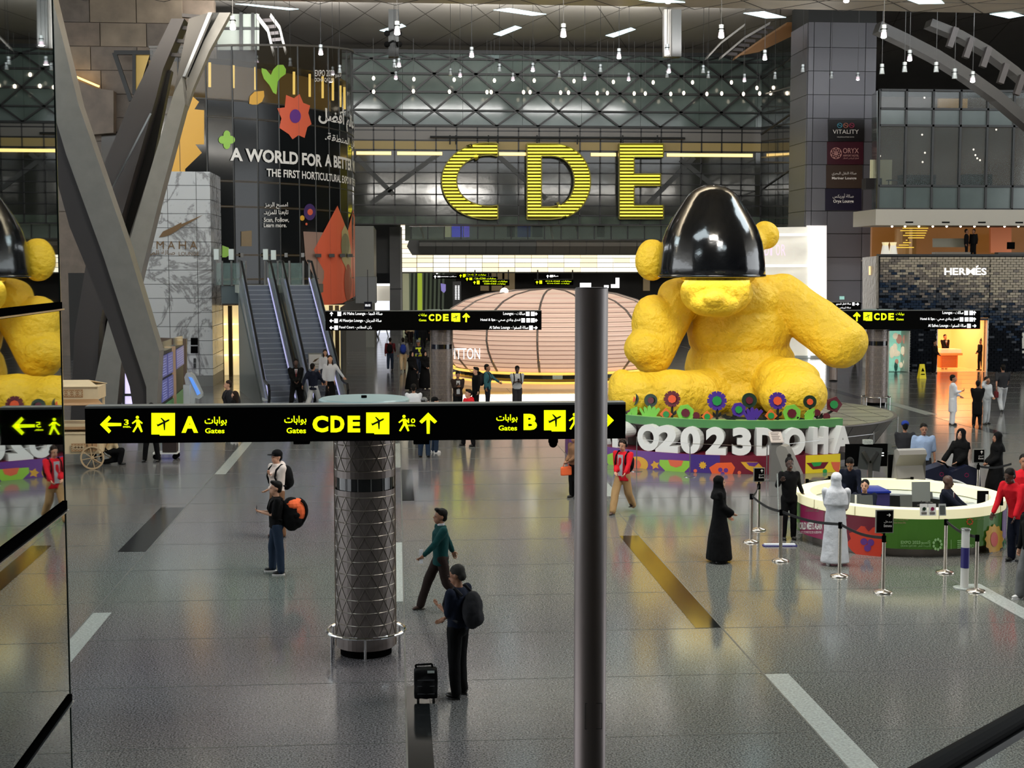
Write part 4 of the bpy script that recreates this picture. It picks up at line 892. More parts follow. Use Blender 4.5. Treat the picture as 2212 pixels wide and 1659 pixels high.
# ================================================================ PAVILION
PV = AY(1192, 575, 70); PR = 5.55
pav = thing('dome_pavilion', 'low ribbed pinkish glowing dome pavilion behind the bear with white lettering', 'pavilion', (PV.x, PV.y, 0))
pm = M('ribbed_fabric', rgb(205, 178, 160), .45, emit=.42, ecol=rgb(255, 205, 175)); nt = pm.node_tree
tc = nt.nodes.new('ShaderNodeTexCoord'); wv = nt.nodes.new('ShaderNodeTexWave'); wv.wave_type = 'BANDS'; wv.bands_direction = 'Z'; wv.inputs['Scale'].default_value = 1.6; wv.inputs['Distortion'].default_value = .6
rp = nt.nodes.new('ShaderNodeValToRGB'); rp.color_ramp.elements[0].color = (.46, .36, .31, 1); rp.color_ramp.elements[0].position = .1; rp.color_ramp.elements[1].color = (.66, .53, .46, 1); rp.color_ramp.elements[1].position = .5
nt.links.new(tc.outputs['Object'], wv.inputs['Vector']); nt.links.new(wv.outputs['Fac'], rp.inputs['Fac']); nt.links.new(rp.outputs['Color'], nt.nodes['Principled BSDF'].inputs['Base Color'])
prof = [(4.7, .75), (5.1, 1.2), (5.4, 1.7), (5.55, 2.2), (5.5, 2.7), (5.3, 3.15), (4.9, 3.55), (4.2, 3.95), (3.2, 4.25), (2.0, 4.42), (0.05, 4.5)]
def prad(z):
    for (r0, z0), (r1, z1) in zip(prof, prof[1:]):
        if z0 <= z <= z1: return r0+(r1-r0)*(z-z0)/(z1-z0)
    return prof[0][0]
nP = 14
for i in range(nP):
    a0, a1 = 2*pi*i/nP, 2*pi*(i+1)/nP
    m = MB(); m.lathe((PV.x, PV.y, 0), prof, 10, a0+.012, a1-.012); m.build('shell_panel', pm, pav, smooth=True)
    pts = [V((PV.x+(r+.02)*cos(a0), PV.y+(r+.02)*sin(a0), z)) for r, z in prof]; MB().tube(pts, .05, 6).build('rib', M('rib_grey', rgb(130, 120, 112), .4, .3), pav)
for z in [.95+.21*k for k in range(15)]:
    r = prad(z)+.015; m = MB(); m.lathe((PV.x, PV.y, 0), [(r, z-.012), (r+.02, z), (r, z+.012)], 72); m.build('ring_wire', M('wire_brown', rgb(120, 88, 72), .5), pav)
gb = M('gold_band', rgb(240, 200, 90), .25, .5, emit=.8, ecol=rgb(255, 206, 100))
MB().lathe((PV.x, PV.y, 0), [(4.85, .62), (4.95, .68), (4.85, .74)], 64).build('gold_ring', gb, pav); MB().lathe((PV.x, PV.y, 0), [(5.0, .22), (5.08, .27), (5.0, .32)], 64).build('gold_ring', gb, pav)
MB().lathe((PV.x, PV.y, 0), [(4.7, .3), (4.75, .64)], 64).build('mirror_skirt', M('mirror_skirt', rgb(80, 84, 76), .1, .9), pav)
MB().lathe((PV.x, PV.y, 0), [(4.95, 0), (4.95, .24), (4.6, .3)], 64).build('base', M('pink_base', rgb(222, 190, 150), .3, emit=.35, ecol=rgb(255, 200, 140)), pav)
MB().ball((PV.x-2.4, PV.y-1, 4.36), .22, 10).build('roof_lamp', M('soft_lamp', rgb(255, 240, 220), .5, emit=1.2), pav)
pmap = cylmap(PV.x, PV.y, 5.5)
m = MB(); ptext(m, 'VUITTON', 955, 1037, 752, 776, pmap, .12, .0); m.build('lettering', M('white_neon', (1, 1, 1), .5), pav)
area((PV.x-2, PV.y-7, .3), (6, .5), 60, (1, .8, .55), rot=(radians(-70), 0, 0), name='uplight')

# ================================================================ ROUND SIGN PILLARS AND SIGNS
clad = M('pillar_cladding', rgb(112, 102, 98), .36, .35); cseam = M('pillar_seam', rgb(150, 142, 132), .35, .6)
def pillar(px, Y, label, top=3.72, zb=0.0, det=True):
    c = AY(px, 575, Y); c.z = 0; R = .43
    t = thing('round_pillar', label, 'pillar', c)
    MB().lathe(c, [(.37, 0), (.37, .14)], 40).build('recessed_base', black, t)
    MB().lathe(c, [(0.01, .12), (R, .12), (R, 2.42)], 40).build('lower_shell', clad, t, smooth=False)
    MB().lathe(c, [(R-.02, 2.4), (R-.02, 2.62)], 40).build('glass_band', M('band_glass', rgb(16, 16, 18), .08, spec=.9), t)
    MB().lathe(c, [(R, 2.6), (R, top-.06)], 40).build('upper_shell', clad, t)
    for k in range(14): MB().bar(c+V(((R-.01)*cos(k*.45), (R-.01)*sin(k*.45), 2.42)), c+V(((R-.01)*cos(k*.45), (R-.01)*sin(k*.45), 2.6)), .012, .01).build('band_glint', steel, t) if det else None
    h = .185
    zs = [.3+h*k for k in range(19)]
    m = MB()
    for z in zs:
        if z < 3.6 and not 2.4 < z < 2.6:
            m2 = MB(); m2.lathe(c, [(R, z-.007), (R+.006, z), (R, z+.007)], 40); m2.build('ring_seam', cseam, t)
    n = 14
    for j, z in enumerate(zs[:-1]):
        if z+h > 3.6: break
        if 2.25 < z < 2.6: continue
        for i in range(n):
            a = 2*pi*(i+(.5 if j % 2 else 0))/n
            for s in (-.5, .5):
                b = a+s*2*pi/n; r2 = R+.004; mid = (a+b)/2
                p = [c+V((r2*cos(x), r2*sin(x), zz)) for x, zz in ((a, z+h), (mid, z+h/2), (b, z))]
                if cos(a+pi/2) > -.3 or True:
                    if sin(a) < .2: m.bar(p[0], p[1], .009, .006).bar(p[1], p[2], .009, .006)
    m.build('triangle_lattice', cseam, t, kind='stuff')
    MB().lathe(c, [(0.01, top), (.62, top), (.65, top-.02), (.65, top-.09), (.5, top-.12), (R-.02, top-.12)], 40).build('cap_disc', M('cap_blue_grey', rgb(150, 176, 176), .3), t)
    MB().cone(c+V((0, 0, top)), c+V((0, 0, top+.035)), .04, .04, 10).build('cap_knob', black, t)
    for s in (-1, 1): MB().bb((c.x+s*(R+.0)-.012, c.y-.03, .12), (c.x+s*(R+.0)+.012, c.y+.03, top-.1)).build('edge_trim', M('warm_trim', rgb(190, 170, 150), .35, .4), t)
    rr = .56
    MB().tube([c+V((rr*cos(2*pi*i/32), rr*sin(2*pi*i/32), .34)) for i in range(33)], .024, 8).build('guard_rail', chrome, t)
    for k in range(6):
        a = -pi/2+k*pi/3; MB().cone(c+V((rr*cos(a), rr*sin(a), 0)), c+V((rr*cos(a), rr*sin(a), .33)), .017, .017, 8).build('rail_leg', chrome, t)
    return c
def arrow_px(x, y, w, d, th=6):
    # chevron arrow centred at x,y pointing d, total length w; returned as polygons
    L = w/2; h = w*.42; P = []
    t = th/2
    base = [[(-L, 0), (-L+h, -h), (-L+h+th*.6, -h+th*.7), (-L+th*1.5, 0)], [(-L, 0), (-L+h, h), (-L+h+th*.6, h-th*.7), (-L+th*1.5, 0)], [(-L+th*.9, -t), (L, -t*.8), (L, t*.8), (-L+th*.9, t)]]
    for poly in base:
        q = []
        for a, b in poly:
            if d == 'L': u, v = a, b
            elif d == 'R': u, v = -a, b
            elif d == 'U': u, v = b, a
            q.append((x+u, y+v))
        P.append(q)
    return P
def plane_icon(m, x, y, s, mp, off, mir=1):
    # little airliner: fuselage, two wings, tail
    f = lambda pts: [(x+a*s*mir, y+b*s) for a, b in pts]
    for P in ([(-.34, .1), (-.30, .06), (.28, -.22), (.36, -.2), (.3, -.12), (-.3, .18)], [(-.16, -.3), (-.08, -.3), (.12, -.12), (.02, -.06)], [(0, .02), (.12, -.04), (.1, .36), (.04, .38)], [(-.36, .02), (-.32, .02), (-.26, .12), (-.3, .14)]):
        decal(m, f(P), mp, off, 0)
def walker(m, x, y, s, mp, off, mir=1):
    f = lambda pts: [(x+a*s*mir, y+b*s) for a, b in pts]
    decal(m, circ(x+.02*s*mir, y-.4*s, .1*s, 10), mp, off, 0)
    for P in ([(-.06, -.27), (.12, -.27), (.2, .06), (-.04, .06)], [(-.06, -.27), (.02, -.2), (-.26, .0), (-.32, -.06)], [(.1, -.27), (.34, -.08), (.3, .0), (.06, -.16)],
              [(-.04, .04), (.1, .06), (-.18, .5), (-.28, .46)], [(.02, .06), (.2, .04), (.34, .46), (.24, .5)]): decal(m, f(P), mp, off, 0)
def sign(label, Y, x0, x1, y0, y1, name='direction_sign', slope=0):
    t = thing(name, label, 'sign', AY((x0+x1)/2, y1, Y))
    a = AY((x0+x1)/2, y0, Y).z; b = AY((x0+x1)/2, y1, Y).z
    MB().bb((AY(x0, y0, Y).x, Y-.15, b), (AY(x1, y0, Y).x, Y+.15, a)).build('case', black, t)
    MB().bb((AY(x0, y0, Y).x, Y-.14, a), (AY(x1, y0, Y).x, Y+.14, a+.03)).build('top_rail', M('rail_grey', rgb(120, 122, 120), .4, .4), t)
    return t, planeY(Y-.15)
# near sign
pillar(784, 20.6, 'nearest round pillar clad in brown triangle lattice panels, holding the big gate sign')
ns, mp = sign('big black gate sign with glowing yellow letters A, CDE and B on the nearest pillar', 19.95, 188, 1348, 876, 950)
def SG(name, fn):
    q = MB(); fn(q); q.build(name, yellowE, ns)
def sgt(name, s, *b, bold=.02): SG(name, lambda q: ptext(q, s, *b, mp, .012, bold))
for xa, ya, d in ((239, 917, 'L'), (925, 914, 'U'), (1303, 908, 'R')): SG('arrow', lambda q: [decal(q, p, mp, .012, 0) for p in arrow_px(xa, ya, 46, d, 8)])
for xa, ya in ((296, 916), (872, 914), (1240, 910)): SG('walker_icon', lambda q: walker(q, xa, ya, 36, mp, .012))
for s_, b in (('3', (268, 278, 906, 918)), ('min.', (266, 283, 919, 924)), ('10', (881, 897, 904, 914)), ('min.', (881, 898, 916, 921)), ('5', (1268, 1278, 900, 912)), ('min.', (1264, 1281, 914, 919))): sgt('minutes_text', s_, *b)
for s_, b in (('A', (392, 428, 899, 935)), ('C', (675, 709, 898, 934)), ('D', (714, 744, 898, 934)), ('E', (751, 778, 898, 934)), ('B', (1131, 1160, 894, 929))): sgt('gate_letter', s_, *b, bold=.05)
for b in ((442, 490, 900, 920), (614, 662, 898, 918), (1072, 1118, 895, 913)): sgt('arabic_text', ar('بوابات'), *b)
for b in ((443, 485, 925, 936), (619, 661, 924, 936), (1077, 1117, 919, 930)): sgt('gates_text', 'Gates', *b)
iconb = M('icon_black', rgb(30, 34, 4), .5)
for (x0, x1, y0, y1) in ((327, 378, 892, 941), (791, 841, 891, 938), (1175, 1222, 886, 932)):
    m = MB(); decal(m, [(x0, y0), (x1, y0), (x1, y1), (x0+(x1-x0)*.35, y1), (x0+(x1-x0)*.35, y1-2.5), (x0, y1-2.5)], mp, .012, 0); sq = m.build('glowing_square', yellowE, ns)
    m = MB(); plane_icon(m, (x0+x1)/2, (y0+y1)/2-2, 40, mp, .02); m.build('aircraft_icon', iconb, sq)
for x in (652, 910): MB().bb((AY(x-17, 952, 19.95).x, 19.85, AY(x, 958, 19.95).z), (AY(x+17, 952, 19.95).x, 20.05, AY(x, 947, 19.95).z)).build('clamp', black, ns)
cm_ = thing('security_camera', 'small black dome camera under the right end of the near sign', 'camera', AY(1195, 960, 19.95))
MB().cone(AY(1195, 947, 19.95), AY(1195, 956, 19.95), .07, .07, 10).ball(AY(1195, 958, 19.95), .06, 10).build('body', black, cm_)
# two far signs with white lounge lists
whT = M('sign_white_glow', (1, 1, 1), .5)
def far_sign(label, plabel, px, Y, x0, x1, y0, y1, big, rows):
    pillar(px, Y+.55, plabel, top=AY(px, y0-3, Y+.55).z, det=False)
    t, mp = sign(label, Y, x0, x1, y0, y1)
    my = MB(); mw = MB()
    ax, sx0, cx0, gx0, gy = big
    for p in arrow_px(ax, gy, 20, 'U', 4): decal(my, p, mp, .03, 0)
    for i, c in enumerate('CDE'): ptext(my, c, cx0+i*15.5, cx0+i*15.5+12, gy-7.5, gy+7.5, mp, .03, .04)
    ptext(my, ar('بوابات'), gx0, gx0+18, gy-9, gy-2, mp, .03, .0); ptext(my, 'Gates', gx0+1, gx0+17, gy+3, gy+8, mp, .03, .0)
    my.build('glowing_lettering', yellowE, t)
    q = MB(); decal(q, [(sx0, gy-9.5), (sx0+19, gy-9.5), (sx0+19, gy+9), (sx0+5, gy+9), (sx0+5, gy+8), (sx0, gy+8)], mp, .03, 0); sq = q.build('glowing_square', yellowE, t)
    q = MB(); plane_icon(q, sx0+9.5, gy-1, 16, mp, .05); q.build('aircraft_icon', iconb, sq)
    for (s, xa, xb, y, ic, d) in rows:
        ptext(mw, s, xa, xb, y-4.2, y+4.2, mp, .03, .0)
        for i in ic: decal(mw, [(i, y-4.5), (i+8, y-4.5), (i+8, y+4.5), (i, y+4.5)], mp, .03, 0)
        dx, dd = d
        for p in arrow_px(dx, y, 9, dd, 2.2): decal(mw, p, mp, .03, 0)
    mw.build('white_lettering', whT, t)
far_sign('middle black sign on the second pillar, CDE Gates with lounge and food court lists', 'second round pillar standing left of the glowing dome', 953, 55, 703, 1169, 672, 713, (1007, 975, 926, 904, 686),
    [('Al Maha Lounge - '+ar('صالة المها'), 741, 826, 678, (729,), (716, 'U')), ('Al Mourjan Lounge - '+ar('صالة المرجان'), 733, 824, 693, (722,), (716, 'L')), ('Food Court - '+ar('ركن المطاعم'), 733, 803, 708, (722,), (716, 'L')),
     ('Lounges - '+ar('صالات'), 1087, 1134, 678, (1136, 1147), (1157, 'R')), ('Hotel & Spa - '+ar('فندق ونادي صحي'), 1038, 1124, 692, (1126, 1137, 1147), (1157, 'R')), ('Al Safwa Lounge - '+ar('صالة الصفوة'), 1057, 1141, 708, (1143,), (1157, 'R'))])
far_sign('right black sign beyond the bear arm, CDE Gates with lounge list', 'third round pillar standing right of the podium before the brick shop', 1898, 56, 1800, 2115, 671, 711, (1851, 1865, 1888, 1935, 684),
    [('Lounges - '+ar('صالات'), 2036, 2081, 676, (2083, 2094), (2105, 'U')), ('Hotel & Spa - '+ar('فندق ونادي صحي'), 1988, 2071, 690, (2073, 2084, 2094), (2105, 'U')), ('Al Safwa Lounge - '+ar('صالة الصفوة'), 2005, 2087, 704, (2089,), (2105, 'R'))])
t, mp = sign('small dark lounge sign half hidden behind the bear shoulder near the grey column', 70, 1770, 1858, 653, 669); MB().cone(AY(1800, 669, 70), AZ(1800, 575+17360/70), .2, .2, 16).build('post', clad, t)
m = MB(); ptext(m, ar('صالة النقل البحري'), 1806, 1838, 654, 660, mp, .03, 0); ptext(m, ar('صالة أوريكس'), 1812, 1838, 662, 667, mp, .03, 0)
for p in arrow_px(1852, 657, 8, 'R', 2): decal(m, p, mp, .03, 0)
decal(m, [(1841, 653.5), (1846, 653.5), (1846, 660), (1841, 660)], mp, .03, 0); m.build('white_lettering', whT, t)
# signs deep in the dark concourse
for (x0, x1, y0, y1, s, col, lab) in ((935, 990, 594, 602, 'Lounges '+ar('صالات'), whT, 'small dark sign with white list at the left of the far concourse'), (990, 1054, 590, 602, 'C1-C13 '+ar('بوابات'), yellowE, 'far black gate sign reading C1-C13 in yellow'),
    (1004, 1075, 598, 608, 'C6-C20 '+ar('بوابات'), yellowE, 'far black gate sign in yellow just below the first'), (1020, 1100, 604, 617, 'C20-C62 '+ar('بوابات'), yellowE, 'lowest of the three stacked yellow gate signs in the far concourse'), (1155, 1238, 604, 616, 'C14-C65 '+ar('بوابات'), yellowE, 'far right black gate sign with yellow text left of the near post'), (1178, 1210, 592, 602, ar('صالات'), whT, 'tiny white lettered sign above the far right gate sign')):
    Yq = 122-(y1-600)*.12-(x0 % 5)*.1; t, mp = sign(lab, Yq, x0, x1, y0, y1, 'concourse_sign'); m = MB()
    ptext(m, s, x0+(x1-x0)*.28, x1-4, y0+2, (y0+y1)/2+(1 if y1-y0 < 11 else -.5), mp, .05, .02)
    if y1-y0 >= 11: ptext(m, s, x0+(x1-x0)*.32, x1-8, (y0+y1)/2+1, y1-2, mp, .05, .02)
    decal(m, [(x0+10, y0+2), (x0+16, y0+2), (x0+16, y1-3), (x0+10, y1-3)], mp, .05, 0)
    for p in arrow_px(x0+5, (y0+y1)/2, 7, 'U', 2): decal(m, p, mp, .05, 0)
    m.build('lettering', col, t)
    for sx in (x0+4, x1-4): MB().bb((AY(sx, y0, Yq).x, Yq-.5, AY(sx, y0, Yq).z), (AY(sx, y0, Yq).x+.1, Yq-.4, 5.3)).build('hanger', dark, t)
bx_ = thing('far_shop_light', 'row of bright far shop signs seen just over the near post', 'sign', AY(1270, 620, 126))
for x0, x1, y0, y1 in ((1253, 1277, 611, 621), (1305, 1315, 616, 622), (1320, 1330, 614, 622), (1330, 1338, 600, 622), (940, 946, 586, 592), (981, 984, 610, 625)):
    MB().prism([AY(x0, y0, 126), AY(x1, y0, 126), AY(x1, y1, 126), AY(x0, y1, 126)], (0, .1, 0)).build('light_panel', whiteE, bx_)
bz = thing('led_column', 'dark kiosk with two columns of small white lights in the far concourse', 'kiosk', AZ(985, 668))
MB().prism([AY(978, 690, 105), AY(996, 690, 105), AY(996, 608, 105), AY(978, 608, 105)], (0, .3, 0)).build('case', dark, bz)
for k in range(9):
    for x in (983, 989): MB().prism([AY(x, 617+k*3.5, 104.9), AY(x+3.5, 617+k*3.5, 104.9), AY(x+3.5, 619+k*3.5, 104.9), AY(x, 619+k*3.5, 104.9)], (0, .03, 0)).build('led', whiteE, bz)
bn = thing('hanging_banner', 'lilac banner hanging in the far concourse crowd', 'banner', AY(958, 630, 112))
MB().prism([AY(952, 612, 112), AY(963, 614, 112), AY(963, 628, 112), AY(959, 633, 112), AY(953, 628, 112)], (0, .05, 0)).build('cloth', M('lilac_cloth', rgb(150, 140, 214), .5, emit=.4), bn)

# ================================================================ PODIUM, PLANTER, LETTERS
PC = AY(1590, 575, 42.9); PC.z = 0
pod = thing('round_podium', 'round grey tiled podium with flared side under the yellow bear', 'podium', PC)
pg = M('podium_grey', rgb(96, 90, 86), .4, .1); pt = M('podium_top', rgb(136, 134, 120), .3, noise_=(.6, .1))
MB().lathe(PC, [(4.0, 0), (4.0, .1), (4.72, 1.14), (4.8, 1.17), (4.8, 1.2), (.05, 1.2)], 90).build('body', [pg], pod, smooth=False)
MB().lathe(PC, [(4.7, 1.203), (.05, 1.206)], 90).build('top_plate', pt, pod)
for i in range(24):
    a = 2*pi*i/24; MB().bar(PC+V((4.03*cos(a), 4.03*sin(a), .12)), PC+V((4.75*cos(a), 4.75*sin(a), 1.13)), .015, .01).build('seam', dark, pod)
for k in range(-4, 5):
    h = sqrt(4.6**2-k*k)
    MB().bb((PC.x+k-.006, PC.y-h, 1.204), (PC.x+k+.006, PC.y+h, 1.209)).build('tile_joint', dark, pod); MB().bb((PC.x-h, PC.y+k-.006, 1.204), (PC.x+h, PC.y+k+.006, 1.209)).build('tile_joint', dark, pod)
def pan(px):
    q = cylmap(PC.x, PC.y, 4.7)(px, 915); a = atan2(q.y-PC.y, q.x-PC.x); return a-2*pi if a > 0 else a
a0, a1 = pan(1262), pan(1812)
pl = thing('flower_planter', 'green curved planter rail along the podium front edge', 'planter', PC+V((0, -4.7, 1.2)))
gpl = M('planter_green', rgb(74, 128, 74), .45)
MB().lathe(PC, [(4.62, 1.2), (4.86, 1.2), (4.86, 1.42), (4.62, 1.42)], 48, a0, a1, close=True).build('rail', gpl, pl)
MB().lathe(PC, [(4.62, 1.421), (4.86, 1.421), (4.86, 1.43), (4.62, 1.43)], 48, a0, a1, close=True).build('lit_top', M('planter_top', rgb(140, 190, 110), .5), pl)  # paler green paints the light falling on the top face
fmap = cylmap(PC.x, PC.y, 4.74)
cols = dict(l=M('flat_lime', rgb(122, 196, 70), .45), d=M('flat_dark_green', rgb(22, 50, 32), .45), m=M('flat_maroon', rgb(96, 24, 38), .45), o=M('flat_orange', rgb(232, 88, 44), .45), g=M('flat_green', rgb(34, 140, 66), .45), p=M('flat_purple', rgb(72, 40, 140), .45), t=M('flat_tangerine', rgb(226, 110, 44), .45), k=M('flat_black', rgb(10, 12, 10), .5))
cn = dict(l='lime', d='dark green', m='maroon', o='orange', g='green', p='purple', t='orange', k='black')
def plate(pts, th, off, mat, name, parent):
    P = [fmap(x, y, off) for x, y in pts]; return MB().prism(P, V((0, th, 0))).build(name, mat, parent)
def flower(x, y, r, kind, co, ci, lab, stem=None):
    base = fmap(stem if stem else x, 910); base.z = 1.43
    t = thing('cutout_flower', lab, 'flower', base, 'cut-out flowers on the podium planter')
    n = {'oct': 8, 'hex': 7, 'round': 22, 'penta': 5, 'diamond': 4, 'gear': 0}[kind]
    if n: P = [(x+r*cos(2*pi*i/n-pi/2+(.3 if kind in ('hex', 'penta') else 0)), y+r*sin(2*pi*i/n-pi/2+(.3 if kind in ('hex', 'penta') else 0))) for i in range(n)]
    else:
        P = []
        for i in range(10):
            a = 2*pi*i/10; P += [(x+r*cos(a-.26), y+r*sin(a-.26)), (x+r*cos(a+.2), y+r*sin(a+.2)), (x+r*.82*cos(a+.24), y+r*.82*sin(a+.24)), (x+r*.82*cos(a+.33), y+r*.82*sin(a+.33))]
    plate(P, .06, .02, cols[co], 'petal_plate', t)
    plate([(x+r*.5*cos(2*pi*i/8), y+r*.5*sin(2*pi*i/8)) for i in range(8)], .03, .06, cols[ci], 'centre_plate', t)
    sx = stem if stem else x
    m = MB(); m.bar(fmap(x, y+r*.6, -.05), base+V((0, .02, -.01)), .06, .05, up=(0, 1, 0))
    for s in (-1, 1):
        mid = (y+r+908)/2
        if y < 880: m.prism([fmap(sx, mid+4, -.03), fmap(sx+s*5, mid-5, -.03), fmap(sx+s*9, mid-8, -.03), fmap(sx+s*9, mid, -.03), fmap(sx+s*5, mid+3, -.03)], (0, .04, 0))
    m.build('stem', cols['k'], t)
    return t
FLW = [(1338, 849, 12, 'oct', 'l', 'm', 'leftmost'), (1366, 862, 14, 'round', 'd', 'o', 'second from left'), (1406, 865, 14, 'round', 'd', 'm', 'above the small lime hand leaf'), (1452, 862, 18, 'gear', 'm', 'o', 'notched, left'), (1481, 892, 19, 'hex', 'l', 'm', 'large, low, left'), (1439, 895, 14, 'diamond', 't', 'g', 'left square'),
       (1528, 900, 13, 'diamond', 't', 'g', 'middle square'), (1549, 866, 21, 'gear', 'p', 'g', 'largest'), (1596, 885, 16, 'hex', 'p', 'g', 'low, leaning'), (1619, 865, 16, 'round', 'd', 'm', 'right of the purple ones'), (1666, 898, 14, 'diamond', 't', 'g', 'right square'), (1680, 866, 19, 'gear', 'p', 'o', 'notched, right'), (1711, 893, 20, 'hex', 'l', 'm', 'large, low, right'), (1750, 868, 14, 'round', 'd', 'o', 'near the right end'), (1802, 874, 18, 'penta', 'm', 'g', 'rightmost, tilted')]
for x, y, r, k, co, ci, lab in FLW:
    flower(x, y, r, k, co, ci, '%s cut-out flower with %s centre on the planter, %s' % (cn[co], cn[ci], lab), stem={1802: 1768, 1596: 1570}.get(x))
def leafy(x, y, kind, co, lab):
    base = fmap(x, 910); base.z = 1.43; t = thing('cutout_leaf', lab, 'leaf', base, 'cut-out leaves on the podium planter')
    if kind == 'hand':
        m = MB()
        for a in (-.9, -.45, 0, .45, .9): m.prism([fmap(x-5+a*4, 911, .02), fmap(x+3+a*4, 911, .02), fmap(x+4+a*22, y-14+abs(a)*6, .02), fmap(x+a*22, y-18+abs(a)*6, .02), fmap(x-4+a*20, y-14+abs(a)*6, .02)], (0, .05, 0))
        m.build('fingers', cols[co], t)
    elif kind == 'leaf': plate([(x-9, 911), (x-10, y), (x-2, y-10), (x+12, y-15), (x+12, y), (x+5, 911)], .05, .02, cols[co], 'blade', t)
    else: plate([(x+8*cos(2*pi*i/9), y+8*sin(2*pi*i/9)) for i in range(9)], .05, .02, cols[co], 'bud', t); MB().bar(fmap(x, y+5), base, .05, .04).build('stem', cols['k'], t)
leafy(1365, 893, 'leaf', 'l', 'lime cut-out leaf at the left of the planter'); leafy(1403, 893, 'hand', 'l', 'lime hand-shaped cut-out leaf'); leafy(1625, 897, 'hand', 'p', 'purple hand-shaped cut-out leaf'); leafy(1748, 896, 'leaf', 'l', 'lime cut-out leaf near the right end of the planter')
leafy(1354, 884, 'bud', 'm', 'maroon cut-out bud at the left end'); leafy(1504, 898, 'bud', 'm', 'maroon cut-out bud beside the left lime flower'); leafy(1786, 900, 'bud', 'm', 'maroon cut-out bud below the rightmost flower'); leafy(1765, 892, 'bud', 'm', 'maroon cut-out bud behind the right lime leaf')
for x, vl_ in ((1425, 'the maroon and lime flowers'), (1512, 'the left lime flower and middle square'), (1580, 'the two purple flowers'), (1645, 'the purple hand leaf and right square'), (1735, 'the right lime flower and lime leaf')):
    m = MB(); m.bar(fmap(x-14, 902), fmap(x+10, 909), .06, .04, up=(0, 1, 0)); m.prism([fmap(x+4, 906), fmap(x+2, 896), fmap(x+10, 894), fmap(x+13, 902)], (0, .04, 0)); m.prism([fmap(x-14, 904), fmap(x-20, 897), fmap(x-12, 894), fmap(x-9, 901)], (0, .04, 0))
    o = m.build('cutout_vine', cols['k']); tag(o, 'black cut-out leafy vine between '+vl_, 'leaf', 'black vines on the planter')
# printed base band in front and the letters on it
RB = 5.15
bmap = cylmap(PC.x, PC.y, RB)
def bpan(px):
    q = bmap(px, 1010); a = atan2(q.y-PC.y, q.x-PC.x); return a-2*pi if a > 0 else a
b0, b1 = bpan(1210), bpan(1815)
bs = thing('printed_letter_base', 'low curved base printed with big coloured flower shapes, under the white letters', 'plinth', PC+V((0, -RB, 0)))
MB().lathe(PC, [(4.34, 0), (RB, 0), (RB, .5), (4.34, .5)], 60, b0, b1, close=True).build('body', maro, bs)
def bd(pts, mat, off=.01): m = MB(); decal(m, pts, bmap, off, 12); return m.build('printed_shape', mat, bs)
def yt(x): return 983+(x-1310)*.03 if x < 1600 else 992-(x-1600)*.025
def band(x0, x1, mat, off=.01): bd([(x0, 975+0), (x1, 975), (x1, 1045), (x0, 1045)], mat, off)
def zband(x0, x1, mat, off, f0=0.0, f1=1.0):
    # full-height patch between two px columns, clipped to the band in z
    m = MB(); n = max(2, int((x1-x0)/8))
    pts = []
    for i in range(n+1):
        q = bmap(x0+(x1-x0)*i/n, 1005, off)
        pts.append((V((q.x, q.y, .5*f0+.002)), V((q.x, q.y, .5*f1-.002))))
    vs = [p for pr in pts for p in pr]; m.add(vs, [(2*i, 2*i+2, 2*i+3, 2*i+1) for i in range(n)]); return m.build('printed_shape', mat, bs)
zband(1215, 1330, purp, .008); zband(1330, 1424, purp, .008); zband(1424, 1492, purp, .008); zband(1490, 1555, M('print_violet', rgb(66, 42, 120), .4), .008); zband(1555, 1690, maro, .008); zband(1696, 1740, maro, .008); zband(1740, 1815, M('print_yellow', rgb(226, 200, 40), .4), .008); zband(1690, 1712, grn, .01)
bd([(1312, 982), (1324, 978), (1330, 1000), (1322, 1012), (1312, 1000)], lime)
bd(circ(1376, 1004, 24, 20, 18), gold, .012); bd(circ(1372, 1004, 13, 8, 12), coral, .016)
bd([(1405, 1004), (1411, 1000), (1412, 995), (1418, 1000), (1424, 999), (1420, 1006), (1423, 1012), (1416, 1010), (1410, 1014), (1410, 1008)], gold, .012)
bd([(1425, 993), (1492, 996), (1490, 1008), (1476, 1022), (1440, 1020), (1424, 1004)], lime, .013); bd([(1443, 993), (1476, 995), (1472, 1006), (1460, 1010), (1448, 1006)], coral, .017)
bd(star(1518, 1005, 9, 6, 9), gold, .013); bd(circ(1502, 1017, 4, 10), coral, .013)
bd([(1532, 1010), (1548, 1000), (1580, 999), (1588, 1010), (1580, 1030), (1540, 1028)], orng, .013)
for x, y in ((1556, 1015), (1568, 1016), (1561, 1024)): bd(circ(x, y, 5, 8, 5), purp, .018)
bd([(1600, 998), (1636, 998), (1650, 1012), (1630, 1022), (1612, 1012)], gold, .013); bd([(1612, 999), (1640, 999), (1630, 1008), (1618, 1006)], purp, .017); bd(circ(1597, 1021, 4, 9), coral, .013)
bd([(1742, 1000), (1790, 998), (1780, 1012), (1756, 1014)], maro, .013); bd([(1752, 999), (1776, 998), (1772, 1006), (1758, 1008)], grn, .017); bd([(1795, 998), (1815, 998), (1812, 1025), (1800, 1012)], coral, .013); bd(circ(1782, 1018, 5, 9), grn, .013)
bd([(1215, 984), (1300, 982), (1290, 1012), (1220, 1012)], lime, .012); bd(circ(1255, 995, 18, 14, 12), coral, .016)
Wm = M('letter_white', rgb(226, 224, 220), .5)
txt = 'EXPO2023DOHA'
lx = [(1242, 26), (1285, 30), (1338, 34), (1400, 44), (1440, 44), (1491, 40), (1546, 42), (1602, 40), (1655, 42), (1716, 48), (1772, 36), (1820, 46)]
names = ['E', 'X', 'P', 'O', '2', '0', '2', '3', 'D', 'O', 'H', 'A']
lfmap = cylmap(PC.x, PC.y, RB-.06)
